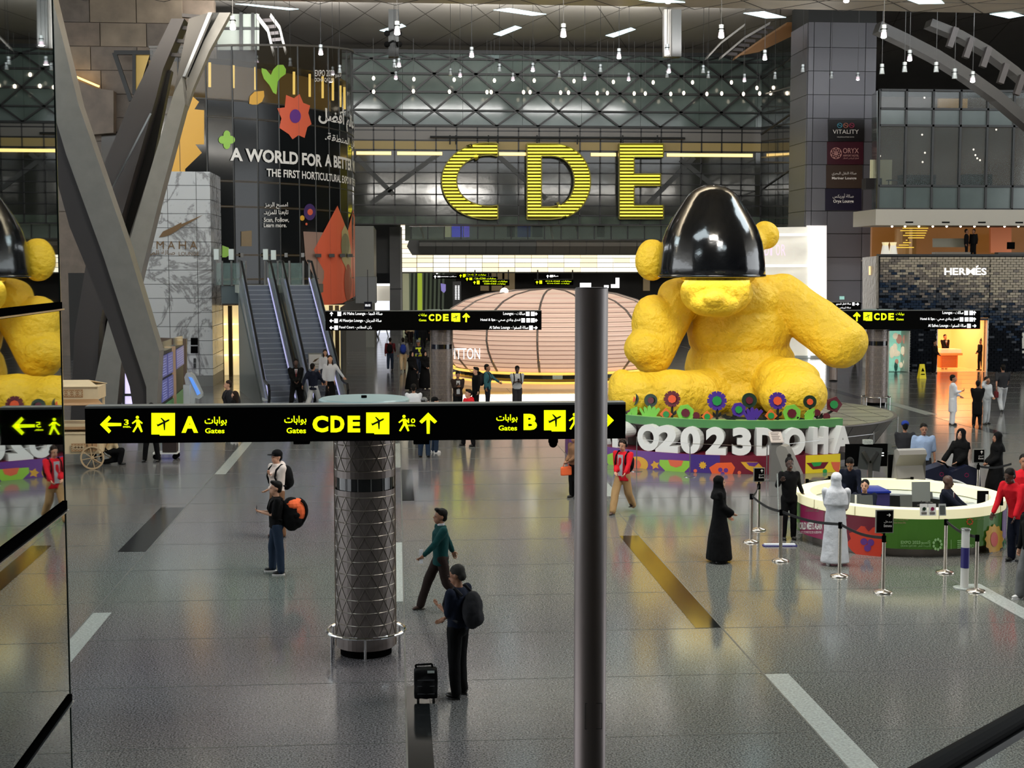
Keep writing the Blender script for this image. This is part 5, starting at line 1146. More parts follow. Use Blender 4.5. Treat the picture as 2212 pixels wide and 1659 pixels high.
for i, (c, (x, w)) in enumerate(zip(txt, lx)):
    q = lfmap(x, 985); ang_ = atan2(q.y-PC.y, q.x-PC.x); q.z = .5
    d = (q-O3).length; h = .74; wm = w*d/3100/max(.8, abs(sin(ang_)))*.98
    vs, fs = tmesh(c, .05, .16, 5); x0 = min(v.x for v in vs); x1 = max(v.x for v in vs); y0 = min(v.y for v in vs); y1 = max(v.y for v in vs)
    R = Matrix.Rotation(ang_+pi/2, 3, 'Z'); m = MB()
    cen = V((PC.x+(RB-.26)*cos(ang_), PC.y+(RB-.26)*sin(ang_), .5))
    m.add([cen+R@V(((v.x-(x0+x1)/2)/(x1-x0)*wm, -v.z/.16*.21, (v.y-y0)/(y1-y0)*h)) for v in vs], fs)
    o = m.build('white_letter', Wm)
    which = ['E at the left end of EXPO', 'X of EXPO', 'P of EXPO', 'O of EXPO', '2, first digit of the year', '0 of the year', '2, third digit of the year', '3, last digit of the year', 'D starting DOHA, behind the grey plinth', 'O of DOHA', 'H of DOHA', 'A ending DOHA'][i]
    tag(o, 'big white solid '+('digit ' if c.isdigit() else 'letter ')+which, 'letter', 'white letters before the podium')
# wire barrier in front and grey info plinth
def wpost(px, py, h, lab):
    b = AZ(px, py); t = thing('wire_post', lab, 'post', b, 'thin wire posts around the podium')
    MB().lathe(b, [(0.01, .03), (.16, .012), (.16, 0)], 20).build('foot', steel, t); MB().cone(b, b+V((0, 0, h)), .014, .014, 8).build('rod', steel, t); return b+V((0, 0, h-.02))
tops = [wpost(1375, 1018, .95, 'thin steel wire post by the white O'), wpost(1490, 1030, .95, 'thin steel wire post before the first zero'), wpost(1656, 1037, .95, 'thin steel wire post left of the grey plinth'), wpost(1886, 1005, .95, 'thin steel wire post right of the letter A'), wpost(1938, 965, .95, 'thin steel wire post at the podium right edge')]
for i, (a, b) in enumerate(zip(tops, tops[1:])):
    o = MB().tube([a+V((0, 0, -.04)), b+V((0, 0, -.04))], .007, 5).build('barrier_wire', steel); tag(o, 'thin barrier wire stretched between the posts before the podium, span %s' % ['by the white O', 'by the year digits', 'before DOHA', 'at the right edge'][i], 'wire')
ib = AZ(1677, 1040); ip = thing('info_plinth', 'slim grey information plinth with slanted plate before the letters', 'plinth', ib)
MB().bb((ib.x-.15, ib.y, 0), (ib.x+.15, ib.y+.2, 1.05)).build('column', M('plinth_grey2', rgb(110, 108, 104), .45, .1), ip); MB().prism([ib+V((-.17, -.05, 1.02)), ib+V((.17, -.05, 1.02)), ib+V((.17, .25, 1.25)), ib+V((-.17, .25, 1.25))], (0, .0, .03)).build('text_plate', M('plate_pink', rgb(190, 176, 166), .5), ip)
for k in range(5): MB().bb((ib.x-.12, ib.y-.0+k*.05, 1.09+k*.038), (ib.x+.1-.03*(k % 2), ib.y+.012+k*.05, 1.105+k*.038)).build('text_line', M('text_grey', rgb(120, 110, 104), .5), ip)

# ================================================================ GENERIC YELLOW BEAR
def bearp(px, py, Y): return AY(px, py, Y)
br = thing('toy_bear_statue', 'giant seated yellow toy bear with a glossy black domed cap on the round podium', 'statue', PC+V((0, 0, 1.2)))
yel = M('yellow_plush', rgb(244, 200, 44), .55, noise_=(.8, .06), bump=1.0, bscale=5.5)
def bb_(parts, vox=.055, sm=6, wr=.05, wsc=1.3):
    m = MB()
    for p in parts:
        if p[0] == 'b': m.ball(p[1], p[2], 18)
        else: m.cap(p[1], p[2], p[3], p[4], 18)
    return blob(m, vox, sm, wr, wsc)
torso = bb_([('b', bearp(1600, 795, 43), (1.72, 1.5, 1.45)), ('b', bearp(1597, 715, 42.8), (1.62, 1.3, 1.3)), ('b', bearp(1588, 650, 42.6), (1.45, 1.1, .85)), ('b', bearp(1590, 850, 42.8), (1.55, 1.4, .8)),
    ('c', bearp(1462, 655, 42.4), bearp(1408, 768, 42.0), .62, .60), ('b', bearp(1412, 700, 42.1), (.66, .62, .9)), ('b', bearp(1398, 752, 41.9), (.72, .66, .6)), ('b', bearp(1470, 640, 42.5), (.7, .7, .55)),
    ('c', bearp(1690, 640, 42.6), bearp(1815, 740, 41.6), .68, .78), ('c', bearp(1640, 645, 42.6), bearp(1700, 645, 42.6), .7, .66), ('b', bearp(1822, 738, 41.5), (.72, .72, .66)), ('b', bearp(1660, 622, 42.6), (.65, .6, .4)),
    ('c', bearp(1540, 850, 42.2), bearp(1400, 857, 40.6), .75, .68), ('b', bearp(1372, 852, 40.4), (.78, .7, .66)), ('b', bearp(1345, 835, 40.6), (.42, .6, .52)), ('c', bearp(1500, 860, 41.4), bearp(1450, 855, 40.8), .78, .78),
    ('c', bearp(1660, 820, 42.4), bearp(1716, 852, 40.2), .82, .82), ('b', bearp(1714, 853, 39.9), (.96, .9, .75)), ('b', bearp(1705, 815, 41), (.9, .8, .55))])
torso.v = [V((p.x, p.y, max(p.z, 1.21))) for p in torso.v]
torso.build('body', yel, br, smooth=True)
head = bb_([('b', bearp(1550, 560, 41.2), (1.3, 1.15, 1.0)), ('b', bearp(1548, 632, 40.7), (1.05, .95, .72)), ('b', bearp(1545, 655, 40.2), (.75, .6, .42)), ('b', bearp(1542, 646, 39.75), (.34, .3, .24)),
    ('b', bearp(1408, 562, 41.6), (.50, .36, .62)), ('c', bearp(1440, 560, 41.6), bearp(1500, 560, 41.4), .35, .5), ('b', bearp(1655, 508, 42), (.42, .36, .42)), ('c', bearp(1640, 515, 42), bearp(1600, 540, 41.6), .35, .5)], .05, 5, .04)
head.build('head', yel, br, smooth=True)
cc = AY(1541, 598, 40.5)
capm = M('black_lacquer', rgb(10, 11, 14), .12, spec=.9, bump=.12, bscale=1.6)
pr_ = [(1.50, 0.0), (1.53, .03), (1.52, .3), (1.49, .63), (1.43, 1.0), (1.33, 1.3), (1.15, 1.65), (.97, 1.93), (.82, 2.15), (.68, 2.36), (.45, 2.52), (.25, 2.6), (.02, 2.62)]
MB().lathe(cc+V((0, .25, 0)), pr_+[(1.42, .06)][:0], 56).build('domed_cap', capm, br, smooth=True)
MB().lathe(cc+V((0, .25, 0)), [(1.50, -.01), (1.55, .0), (1.55, .06), (1.50, .07)], 56, close=True).build('cap_rim', capm, br, smooth=True)
MB().lathe(PC+V((0.1, -1.9, 0)), [(.9, 1.2), (.9, 1.3), (.02, 1.36)], 30).build('black_base_disc', M('base_disc', rgb(60, 62, 60), .15, .3), br)
area((cc.x, cc.y-.2, 5.2), (2.2, 2.0), 40, (1, .97, .6), name='cap_lamp')
# ================================================================ INFORMATION DESK
DC = AY(1953, 575, 28.6); DC.z = 0; RDk = 2.1
dk_ = thing('information_desk', 'round information desk with glowing cream rim and maroon, red and green printed front', 'desk', DC)
dkm = cylmap(DC.x, DC.y, RDk)
cream = M('glow_cream', rgb(250, 244, 206), .35, emit=.30, ecol=rgb(255, 244, 190)); green_ = M('desk_green', rgb(70, 120, 36), .4)
MB().lathe(DC, [(1.8, .74), (1.8, .94), (RDk, .94), (RDk, .76), (1.9, .74)], 72, close=True).build('glowing_rim', cream, dk_)
MB().lathe(DC, [(RDk-.02, .17), (RDk, .76), (RDk-.04, .76), (RDk-.06, .17)], 72, close=True).build('printed_front', green_, dk_)
MB().lathe(DC, [(RDk-.16, 0), (RDk-.16, .2), (RDk-.4, .2), (RDk-.4, 0)], 72, close=True).build('plinth', M('brushed_bronze', rgb(130, 122, 116), .3, .6), dk_)
MB().lathe(DC, [(1.86, .68), (1.3, .68), (1.3, .72), (1.86, .72)], 72, close=True).build('inner_worktop', M('worktop_white', rgb(190, 196, 196), .35), dk_)
MB().lathe(DC, [(1.765, .02), (1.765, .7)], 48).build('inner_panel', M('desk_inner', rgb(110, 112, 110), .5), dk_)
for px in (1758, 1846, 1925, 2028, 2160):
    q = dkm(px, 1130); MB().box((q.x, q.y-.004, .85), (.008, .012, .17)).build('rim_joint', M('joint_tan', rgb(150, 140, 110), .5), dk_)
def dband(x0, x1, mat, off, f0=.175, f1=.755):
    m = MB(); n = max(2, int((x1-x0)/6)); pts = []
    for i in range(n+1):
        q = dkm(x0+(x1-x0)*i/n, 1160, off); pts += [V((q.x, q.y, f0)), V((q.x, q.y, f1))]
    m.add(pts, [(2*i, 2*i+2, 2*i+3, 2*i+1) for i in range(n)]); return m.build('printed_shape', mat, dk_)
mag = M('desk_magenta', rgb(140, 24, 74), .4)
dband(1728, 1778, mag, .01); dband(1778, 1900, maro, .01); dband(2164, 2179, purp, .01)
def dd(pts, mat, off=.014): m = MB(); decal(m, pts, dkm, off, 8); return m.build('printed_shape', mat, dk_)
red_ = M('desk_red', rgb(206, 60, 36), .4)
dd([(1828, 1174), (1838, 1164), (1834, 1152), (1850, 1146), (1860, 1136), (1884, 1140), (1892, 1138), (1903, 1146), (1903, 1203), (1880, 1202), (1850, 1198), (1840, 1190)], red_)
dd([(1868, 1138), (1886, 1139), (1876, 1148)], maro, .018)
for x, y in ((1866, 1170), (1881, 1172), (1874, 1184)): dd(circ(x, y, 7.5, 14), purp, .02)
dd([(1903, 1152), (1914, 1158), (1905, 1166), (1916, 1172), (1905, 1178), (1914, 1188), (1903, 1198)], red_, .016)
dd(star(2148, 1165, 21, 17.5, 12, sy=1.6), gold, .014); dd(circ(2148, 1165, 8, 16, 16), red_, .02)
dd(circ(2170, 1176, 4, 12, 10), grn, .018); dd(circ(2170, 1176, 2, 8, 5), dgrn, .022)
pgm = M('print_pale_green', rgb(150, 190, 130), .5)
m = MB(); ptext(m, 'EXPO 2023', 1946, 1988, 1168, 1175, dkm, .018, .02); ptext(m, ar('إكسبو'), 1990, 2010, 1167, 1177, dkm, .018, .01); ptext(m, 'DOHA QATAR', 1946, 1980, 1177, 1182, dkm, .018, 0); ptext(m, ar('الدوحة قطر'), 1983, 2010, 1177, 1182, dkm, .018, 0)
for k in range(9):
    a = 2*pi*k/9; decal(m, circ(2025+8.5*cos(a), 1176+11*sin(a), 2.6, 8, 3.4), dkm, .018, 0)
decal(m, [(2054, 1166), (2054.8, 1166), (2054.8, 1186), (2054, 1186)], dkm, .018, 0)
for k in range(5): decal(m, [(2068, 1167+k*4), (2084-abs(k-2), 1166+k*4), (2084-abs(k-2), 1168+k*4), (2068, 1169+k*4)], dkm, .018, 0)
ptext(m, 'EXPO', 2087, 2104, 1176, 1184, dkm, .018, .02)
m.build('printed_lettering', pgm, dk_)
m = MB(); ptext(m, 'WORLD MEETS AGAIN', 1721, 1776, 1128, 1144, dkm, .02, .03); ptext(m, 'DOHA, OCT 2 TO MARCH 28, 2024 | AL BIDDA PARK', 1722, 1775, 1147, 1154, dkm, .02, .0); m.build('printed_lettering', wht, dk_)
rimm = cylmap(DC.x, DC.y, RDk)
m = MB(); ptext(m, ar('مكتب الاستعلامات'), 1739, 1769, 1095, 1108, rimm, .012, .0); ptext(m, 'Information Desk', 1790, 1831, 1112, 1120, rimm, .012, .02); m.build('rim_lettering', M('rim_grey_print', rgb(110, 108, 86), .5), dk_)
m = MB(); ptext(m, ar('الطاقة الاستعلامات للمزيد'), 1931, 1962, 1121, 1125, rimm, .012, 0); ptext(m, 'Visitor Services Office', 1931, 1957, 1127, 1131, rimm, .012, 0); ptext(m, ar('مكتب الدوحة قطر'), 2105, 2127, 1119, 1123, rimm, .012, 0); m.build('rim_small_print', M('rim_rose_print', rgb(170, 130, 110), .5), dk_)
m = MB()
for k in range(8):
    a = 2*pi*k/8; decal(m, circ(2095+6*cos(a), 1127+6*sin(a), 1.8, 8), rimm, .012, 0)
m.build('rim_flower_mark', red_, dk_)
def on_desk(px, py, z): return AZ(px, py, z)
# things on the desk
def deskbox(name, label, cat, px, py, z, size, mat, rz=0, tilt=None, grp=None):
    p = on_desk(px, py, z); o = MB().box(p+V((0, 0, size[2]/2)), size, rz).build(name, mat); return tag(o, label, cat, grp)
greyscr = M('monitor_back', rgb(84, 86, 84), .4)
for i, (px, py, w, h, lab) in enumerate(((1845, 1103, .30, .24, 'grey monitor back at the left inside the desk'), (1871, 1103, .28, .22, 'second grey monitor back beside the seated young man'), (1958, 1108, .24, .27, 'flat grey monitor panel in the middle of the desk'), (1990, 1092, .38, .40, 'large pale grey panel standing in the desk centre'), (2007, 1086, .16, .14, 'small tilted pale panel beside the standing leaflets'))):
    p = AZ(px, py, .72); t = thing('monitor', lab, 'monitor', p, 'monitor backs on the desk')
    m = MB(); m.prism([p+V((-w/2, 0, .08)), p+V((w/2, 0, .08)), p+V((w/2, .04, .08+h)), p+V((-w/2, .04, .08+h))], (0, .025, 0)); m.build('panel', greyscr if i != 3 else M('pale_panel', rgb(130, 134, 130), .4), t)
    MB().cone(p, p+V((0, .02, .1)), .02, .02, 8).lathe(p, [(.01, .012), (.08, .008), (.08, 0)], 12).build('stand', dark, t)
p = AZ(2118, 1094, .72); t = thing('laptop', 'open dark laptop angled before the seated bald man', 'laptop', p)
MB().prism([p+V((-.12, -.1, .01)), p+V((.1, -.14, .01)), p+V((.2, .1, .3)), p+V((-.02, .14, .3))], (.012, .012, 0)).build('screen', black, t); MB().prism([p+V((-.12, -.1, 0)), p+V((.1, -.14, 0)), p+V((-.05, -.38, 0)), p+V((-.28, -.33, 0))], (0, 0, .015)).build('keyboard', greyscr, t)
for i, (px, w) in enumerate(((1996, .15), (2014, .15), (2036, .14))):
    p = AZ(px, 1114, .94); lab = ['white framed notice at the left on the desk rim', 'white framed notice with a red crest in the middle of three', 'small dark photo notice right of the two white ones'][i]
    t = thing('table_notice', lab, 'notice', p, 'standing notices on the desk rim')
    h = .22; MB().prism([p+V((-w/2, 0, 0)), p+V((w/2, 0, 0)), p+V((w/2, .03, h)), p+V((-w/2, .03, h))], (0, .008, 0)).build('card', M('card_white', rgb(225, 222, 216), .5) if i < 2 else M('card_silver', rgb(170, 172, 170), .4), t)
    q = MB(); c = p+V((0, -.004, .13)); q.lathe((0, 0, 0), [(0, 0), (.035, 0)], 14); q.v = [c+V((v.x, .0, v.y)) for v in q.v]
    if i == 2: q = MB(); q.prism([p+V((-.05, -.006, .03)), p+V((.05, -.006, .03)), p+V((.05, .02, .19)), p+V((-.05, .02, .19))], (0, .002, 0))
    q.build('emblem', [dgrn, mag, greyscr][i], t)
    if i < 2: MB().bb((p.x-.05, p.y-.005, .94+.03), (p.x+.05, p.y+.0, .94+.045)).bb((p.x-.05, p.y-.003, .94+.055), (p.x+.05, p.y+.004, .94+.068)).build('text_line', M('text_grey', rgb(120, 110, 104), .5), t)
deskbox('paper_sheet', 'white papers lying on the worktop by the seated bald man', 'paper', 2082, 1086, .72, (.35, .22, .012), wst, .3)
deskbox('paper_sheet', 'second loose white paper on the worktop', 'paper', 2066, 1078, .72, (.25, .2, .01), M('card_white', rgb(225, 222, 216), .5), -.2)
o = MB().cone(AZ(2131, 1100, .72), AZ(2131, 1100, .72)+V((0, 0, .3)), .025, .025, 12).build('white_cylinder', M('card_white', (.8, .8, .8), .5)); tag(o, 'slim white upright cylinder at the right end of the worktop', 'container')
o = MB().cone(AZ(1848, 1108, .72), AZ(1848, 1108, .72)+V((0, 0, .36)), .02, .02, 12).build('white_cylinder', M('card_white', (.8, .8, .8), .5)); tag(o, 'slim white upright post between the two left monitors', 'container')
for i, px in enumerate((2159, 2163)):
    p = AZ(px, 1088+i*4, .94); t = thing('bottle', ['dark bottle on the desk rim by the red uniform man', 'second dark bottle touching the first on the desk rim'][i], 'bottle', p, 'bottles on the desk rim'); MB().lathe(p, [(.01, 0), (.035, .005), (.035, .15), (.015, .19), (.015, .22), (.01, .22)], 14).build('body', black, t)

# ================================================================ STANCHIONS
conc = M('stanchion_steel', rgb(200, 190, 178), .22, .95); belt = M('belt_black', (.01, .01, .01), .6)
def stan(px, py, lab, sgn=None):
    b = AZ(px, py-3); t = thing('queue_post', lab, 'post', b, 'steel queue posts around the information desk')
    MB().lathe(b, [(.005, .07), (.03, .068), (.05, .055), (.155, .03), (.165, .012), (.165, 0)], 28).build('base', conc, t, smooth=True)
    MB().cone(b+V((0, 0, .05)), b+V((0, 0, .90)), .032, .032, 16).build('tube', conc, t); MB().cone(b+V((0, 0, .88)), b+V((0, 0, .99)), .036, .036, 16).build('belt_head', black, t)
    if sgn:
        w, h, txts, d = sgn; z0 = 1.04
        MB().cone(b+V((0, 0, .98)), b+V((0, 0, 1.06)), .02, .02, 8).build('sign_stem', black, t)
        MB().bb((b.x-w/2, b.y-.02, z0), (b.x+w/2, b.y+.02, z0+h)).build('sign_frame', M('sign_frame', rgb(170, 168, 160), .3, .6), t)
        MB().bb((b.x-w/2+.015, b.y-.026, z0+.015), (b.x+w/2-.015, b.y-.018, z0+h-.015)).build('sign_face', black, t)
        m = MB(); mp = planeY(b.y-.028); c = V((b.x, b.y-.03, z0+h*.8)); X, Y_ = proj(V((b.x+w*.22, b.y-.028, z0+h*.78)))
        for p in arrow_px(X, Y_, 7 if h < .4 else 9, d, 1.6): decal(m, p, mp, 0, 0)
        for k, s in enumerate(txts):
            x0, y0 = proj(V((b.x-w*.05, b.y-.028, z0+h*(.55-.17*k)))); x1, y1 = proj(V((b.x+w*.4, b.y-.028, z0+h*(.43-.17*k)))); ptext(m, s, x0, x1, y0, y1, mp, 0, 0)
        m.build('sign_lettering', M('sign_pale_print', rgb(190, 186, 180), .5, emit=.2), t)
    return b
Pp = {}
Pp['a'] = stan(1622, 1174, 'queue post nearest the woman in the black abaya')
Pp['b'] = stan(1638, 1148, 'queue post with small black exit sign, left of the cleaner', (.24, .30, (ar('خروج'), 'Exit'), 'U'))
Pp['c'] = stan(1686, 1215, 'queue post in front of the cleaner')
Pp['d'] = stan(1813, 1248, 'queue post in front of the man in the white robe')
Pp['e'] = stan(1907, 1283, 'queue post with black entrance sign before the desk', (.31, .40, (ar('مدخل'), 'Entrance'), 'R'))
Pp['f'] = stan(2041, 1240, 'queue post before the green desk panel')
Pp['g'] = stan(2108, 1281, 'queue post beside the wrapped dispenser column')
Pp['h'] = stan(2111, 1098, 'queue post with black exit sign behind the desk', (.27, .32, (ar('خروج'), 'Exit'), 'U'))
Pp['i'] = stan(1742, 1135, 'queue post behind the cleaner')
Pp['j'] = stan(1790, 1128, 'queue post left of the big monitor stand')
Pp['k'] = stan(1968, 1130, 'queue post beside the right grey kiosk shell')
def beltline(a, b, lab):
    A_, B_ = Pp[a]+V((0, 0, .955)), Pp[b]+V((0, 0, .955)); n = 8; pts = [A_.lerp(B_, i/n)+V((0, 0, -.06*sin(pi*i/n))) for i in range(n+1)]
    m = MB()
    for p, q in zip(pts, pts[1:]): m.bar(p, q, .008, .05)
    o = m.build('queue_belt', belt); tag(o, lab, 'belt', 'black queue belts')
beltline('a', 'b', 'short black belt joining the two leftmost queue posts'); beltline('a', 'c', 'black belt from the leftmost queue post to the one before the cleaner'); beltline('c', 'd', 'black belt passing in front of the cleaner'); beltline('d', 'e', 'black belt across the red desk front')
beltline('f', 'g', 'black belt over the green desk front at right'); beltline('i', 'j', 'black belt behind the cleaner'); beltline('k', 'j', 'black belt behind the monitors')
o2 = Pp['h']+V((.95, .35, 0)); Pp['l'] = o2; beltline('h', 'l', 'black belt running right behind the desk')
wc = AZ(2083, 1270); t = thing('wrapped_dispenser', 'white upright cylinder column printed with a navy band, between two queue posts', 'dispenser', wc)
MB().lathe(wc, [(.01, .02), (.19, .012), (.19, 0)], 24).build('base', wst, t); MB().cone(wc, wc+V((0, 0, 1.03)), .07, .07, 20).build('column', M('card_white', (.8, .8, .8), .5), t)
MB().cone(wc+V((0, 0, .36)), wc+V((0, 0, .72)), .073, .073, 20, False).build('printed_band', navy, t); MB().lathe(wc, [(.05, 1.0), (.085, 1.03), (.085, 1.05), (.06, 1.05)], 20).build('rim', steel, t)

# ================================================================ KIOSKS AND COUNTERS BEHIND THE DESK
shell = M('kiosk_shell', rgb(128, 124, 118), .45, .1)
def shellk(px, py, h, w, lab, rz=0.0, lean=.35):
    b = AZ(px, py); t = thing('checkin_kiosk', lab, 'kiosk', b, 'grey folded kiosks behind the desk', rz)
    prof = [(0, 0), (.02, .4), (.1, h*.6), (lean, h-.12), (lean+.06, h-.03), (lean+.16, h), (lean+.26, h-.05), (lean+.27, h-.16), (lean+.05, h*.55), (.2, .4), (.18, 0)]
    m = MB(); m.prism([V((-w/2, p[0], p[1])) for p in prof], (w, 0, 0)); m.build('folded_shell', shell, t, local=True)
    MB().bb((-w/2+.04, .2+.12, h*.55), (w/2-.04, .2+.17, h*.88)).build('screen', black, t, local=True); MB().bb((-w/2-.04, -.1, 0), (w/2+.04, .4, .04)).build('foot_plate', steel, t, local=True)
    return t
shellk(1738, 1118, 1.62, .42, 'leaning grey folded kiosk seen edge-on behind the cleaner', radians(62), .35)
shellk(1958, 1122, 1.6, .66, 'wide grey folded kiosk shell right of the monitors', radians(8), -.25)
# big monitor pair on Y stand
b = AZ(1872, 1098); t = thing('double_display', 'two large black displays back to back on a grey forked stand behind the desk', 'display', b)
MB().bb((b.x-.52, b.y, .98), (b.x+.47, b.y+.06, 1.50)).build('rear_screen', black, t); MB().prism([b+V((-.26, -.12, .95)), b+V((.22, -.2, .88)), b+V((.28, -.2, 1.42)), b+V((-.22, -.12, 1.46))], (0, .04, 0)).build('front_panel', M('panel_slate', rgb(60, 62, 62), .4, .2), t)
MB().bar(b+V((0, -.16, .2)), b+V((0, -.16, 1.1)), .1, .08).bar(b+V((0, -.18, 1.08)), b+V((-.17, -.18, 1.36)), .05, .08).bar(b+V((0, -.18, 1.08)), b+V((.17, -.18, 1.34)), .05, .08).build('forked_stand', steel, t)
MB().bb((b.x-.1, b.y-.05, 1.5), (b.x+.1, b.y+.1, 1.6)).build('camera_unit', wst, t); MB().bb((b.x-.25, b.y-.25, 0), (b.x+.25, b.y+.15, .05)).build('foot', dark, t)
for z in (1.22, 1.28): MB().bb((b.x+.32, b.y-.008, z), (b.x+.38, b.y, z+.02)).build('screen_mark', whiteE, t)
b = AZ(1892, 1150); t = thing('blue_counter', 'blue topped purple box counter behind the seated young man', 'counter', b)
MB().bb((b.x-.35, b.y+.1, 0), (b.x+.32, b.y+.9, .82)).build('body', M('counter_violet', rgb(64, 56, 110), .4), t); MB().bb((b.x-.37, b.y+.08, .82), (b.x+.34, b.y+.92, .86)).build('top', M('counter_blue', rgb(30, 50, 150), .3), t)
def stroller(px, py, lab, w=.9):
    b = AZ(px, py); t = thing('rental_stroller', lab, 'stroller', b, 'navy hooded strollers behind the desk')
    MB().prism([b+V((-w/2, 0, .45)), b+V((w/2, 0, .45)), b+V((w/2-.05, .0, .85)), b+V((w*.1, 0, .95)), b+V((-w/2+.1, 0, .8))], (0, .45, 0)).build('hood', navy_k, t)
    m = MB(); n = 10
    pts = [b+V((-w*.55+w*1.1*i/n, -.04, .5-.5*(i/n)**2+.12)) for i in range(n+1)]; m.tube(pts, .03, 8); m.build('white_frame_arc', M('frame_white', rgb(225, 225, 220), .3), t)
    MB().tube([b+V((-w/2, 0, .9)), b+V((-w/2-.1, -.05, 1.0)), b+V((-w/2-.1, .4, 1.0))], .02, 8).build('push_bar', black, t)
    for sx in (-.35, .35):
        for sy in (0, .4):
            c = b+V((sx*w, sy, .1)); MB().cone(c+V((0, -.02, 0)), c+V((0, .02, 0)), .1, .1, 14).build('wheel', black, t)
    MB().bb((b.x-w*.35, b.y, .18), (b.x+w*.35, b.y+.4, .3)).build('tray', greyscr, t)
    q = planeY(b.y-.01); X, Y_ = proj(b+V((.05, 0, .72))); m = MB()
    for k in range(8): decal(m, circ(X+4*cos(k*pi/4), Y_+4*sin(k*pi/4), 1.1, 6), q, 0, 0)
    m.build('round_mark', mag, t)
navy_k = M('stroller_navy', rgb(20, 24, 44), .4)
stroller(2028, 1090, 'navy hooded stroller in front of the woman in black', .95); stroller(2082, 1092, 'second navy hooded stroller beside the queue sign', .8)

# mop held by the cleaner lies here
a = AZ(1684, 1150); t = thing('floor_mop', 'white handled flat mop with blue edged pad on the floor', 'mop', AZ(1684, 1180))
MB().tube([AZ(1684, 1178)+V((0, 0, .02)), AZ(1684, 1178)+V((-.0, .25, 1.42))], .014, 8).build('handle', wst, t)
c = AZ(1684, 1179); MB().box(c+V((0, 0, .02)), (.62, .12, .04), -.08).build('pad', M('pad_white', rgb(210, 214, 220), .8), t); MB().box(c+V((0, -.01, .008)), (.68, .16, .016), -.08).build('pad_fringe', navy, t)
# wet floor sign
b = AZ(1994, 818); t = thing('wet_floor_sign', 'yellow folding wet floor sign before the brick shop', 'sign', b)
MB().prism([b+V((-.17, 0, 0)), b+V((.17, 0, 0)), b+V((.12, .15, .72)), b+V((-.12, .15, .72))], (0, .02, 0)).build('front_leaf', M('sign_yellow', rgb(240, 220, 40), .45), t); MB().prism([b+V((-.17, .38, 0)), b+V((.17, .38, 0)), b+V((.12, .2, .72)), b+V((-.12, .2, .72))], (0, .02, 0)).build('rear_leaf', M('sign_yellow', rgb(240, 220, 40), .45), t)
MB().prism([b+V((-.08, .05, .36)), b+V((.08, .05, .36)), b+V((0, .09, .54))], (0, -.02, 0)).bb((b.x-.09, b.y+.0, .2), (b.x+.09, b.y+.05, .24)).build('warning_mark', black, t)

# ================================================================ LEFT: SNACK CART, FLIGHT SCREENS, TOUCH KIOSK
wood = M('cart_cream', rgb(214, 190, 152), .5, noise_=(2, .06)); woodd = M('cart_tan', rgb(170, 130, 90), .5)
b = AZ(200, 1014); ct = thing('snack_cart', 'cream wooden snack cart with spoked wheels, half hidden by the glass at left', 'cart', b)
yc = b.y+.1; x1c = b.x+.18; x0c = x1c-1.6
MB().bb((x0c, yc, .42), (x1c, yc+1.0, .98)).build('lower_body', wood, ct); MB().bb((x0c-.04, yc-.04, .98), (x1c+.04, yc+1.04, 1.03)).build('shelf_board', wood, ct); MB().bb((x0c, yc, 1.10), (x1c-.02, yc+1, 1.18)).build('mid_rail', woodd, ct); MB().bb((x0c, yc, 1.18), (x1c+.02, yc+1, 1.26)).build('worktop', wood, ct)
for x in (x0c+.05, x1c-.05):
    for y in (yc+.05, yc+.95): MB().bb((x-.03, y-.03, .98), (x+.03, y+.03, 1.95)).build('post', wood, ct)
MB().bb((x0c, yc-.05, 1.93), (x1c, yc+1.05, 2.28)).build('canopy_box', wood, ct); m = MB(); m.prism([V((x0c-.05, yc-.1, 2.28)), V((x1c+.03, yc-.1, 2.28)), V((x1c-.35, yc+.5, 2.42)), V((x0c+.3, yc+.5, 2.42))], (0, .0, .02)); m.prism([V((x0c-.05, yc+1.1, 2.28)), V((x1c+.03, yc+1.1, 2.28)), V((x1c-.35, yc+.5, 2.42)), V((x0c+.3, yc+.5, 2.42))], (0, 0, .02)); m.build('canopy_roof', wood, ct)
MB().prism([V((x0c, yc-.05, 1.93)), V((x1c, yc-.05, 1.93)), V((x1c+.2, yc-.35, 1.80)), V((x0c, yc-.35, 1.80))], (0, 0, .02)).build('fold_board', woodd, ct)
for z0, xx0, xx1 in ((.5, x1c-.75, x1c-.35), (2.0, x1c-1.0, x1c-.4)):
    m = MB(); m.bb((xx0, yc-.07, z0), (xx1, yc-.055, z0+.22))
    m.build('fretwork_panel', woodd, ct); m = MB()
    for k in range(4):
        cxx = xx0+.07+k*(xx1-xx0-.14)/3
        for a in range(8): m.bar((cxx, yc-.08, z0+.11), (cxx+.07*cos(a*pi/4), yc-.08, z0+.11+.09*sin(a*pi/4)), .012, .01, up=(0, 1, 0))
    m.build('fretwork', wood, ct, kind='stuff')
MB().bb((x1c-.3, yc-.07, .5), (x1c-.2, yc-.05, .92)).bb((x1c-.17, yc-.07, .5), (x1c-.05, yc-.05, .92)).build('door_panel', woodd, ct)
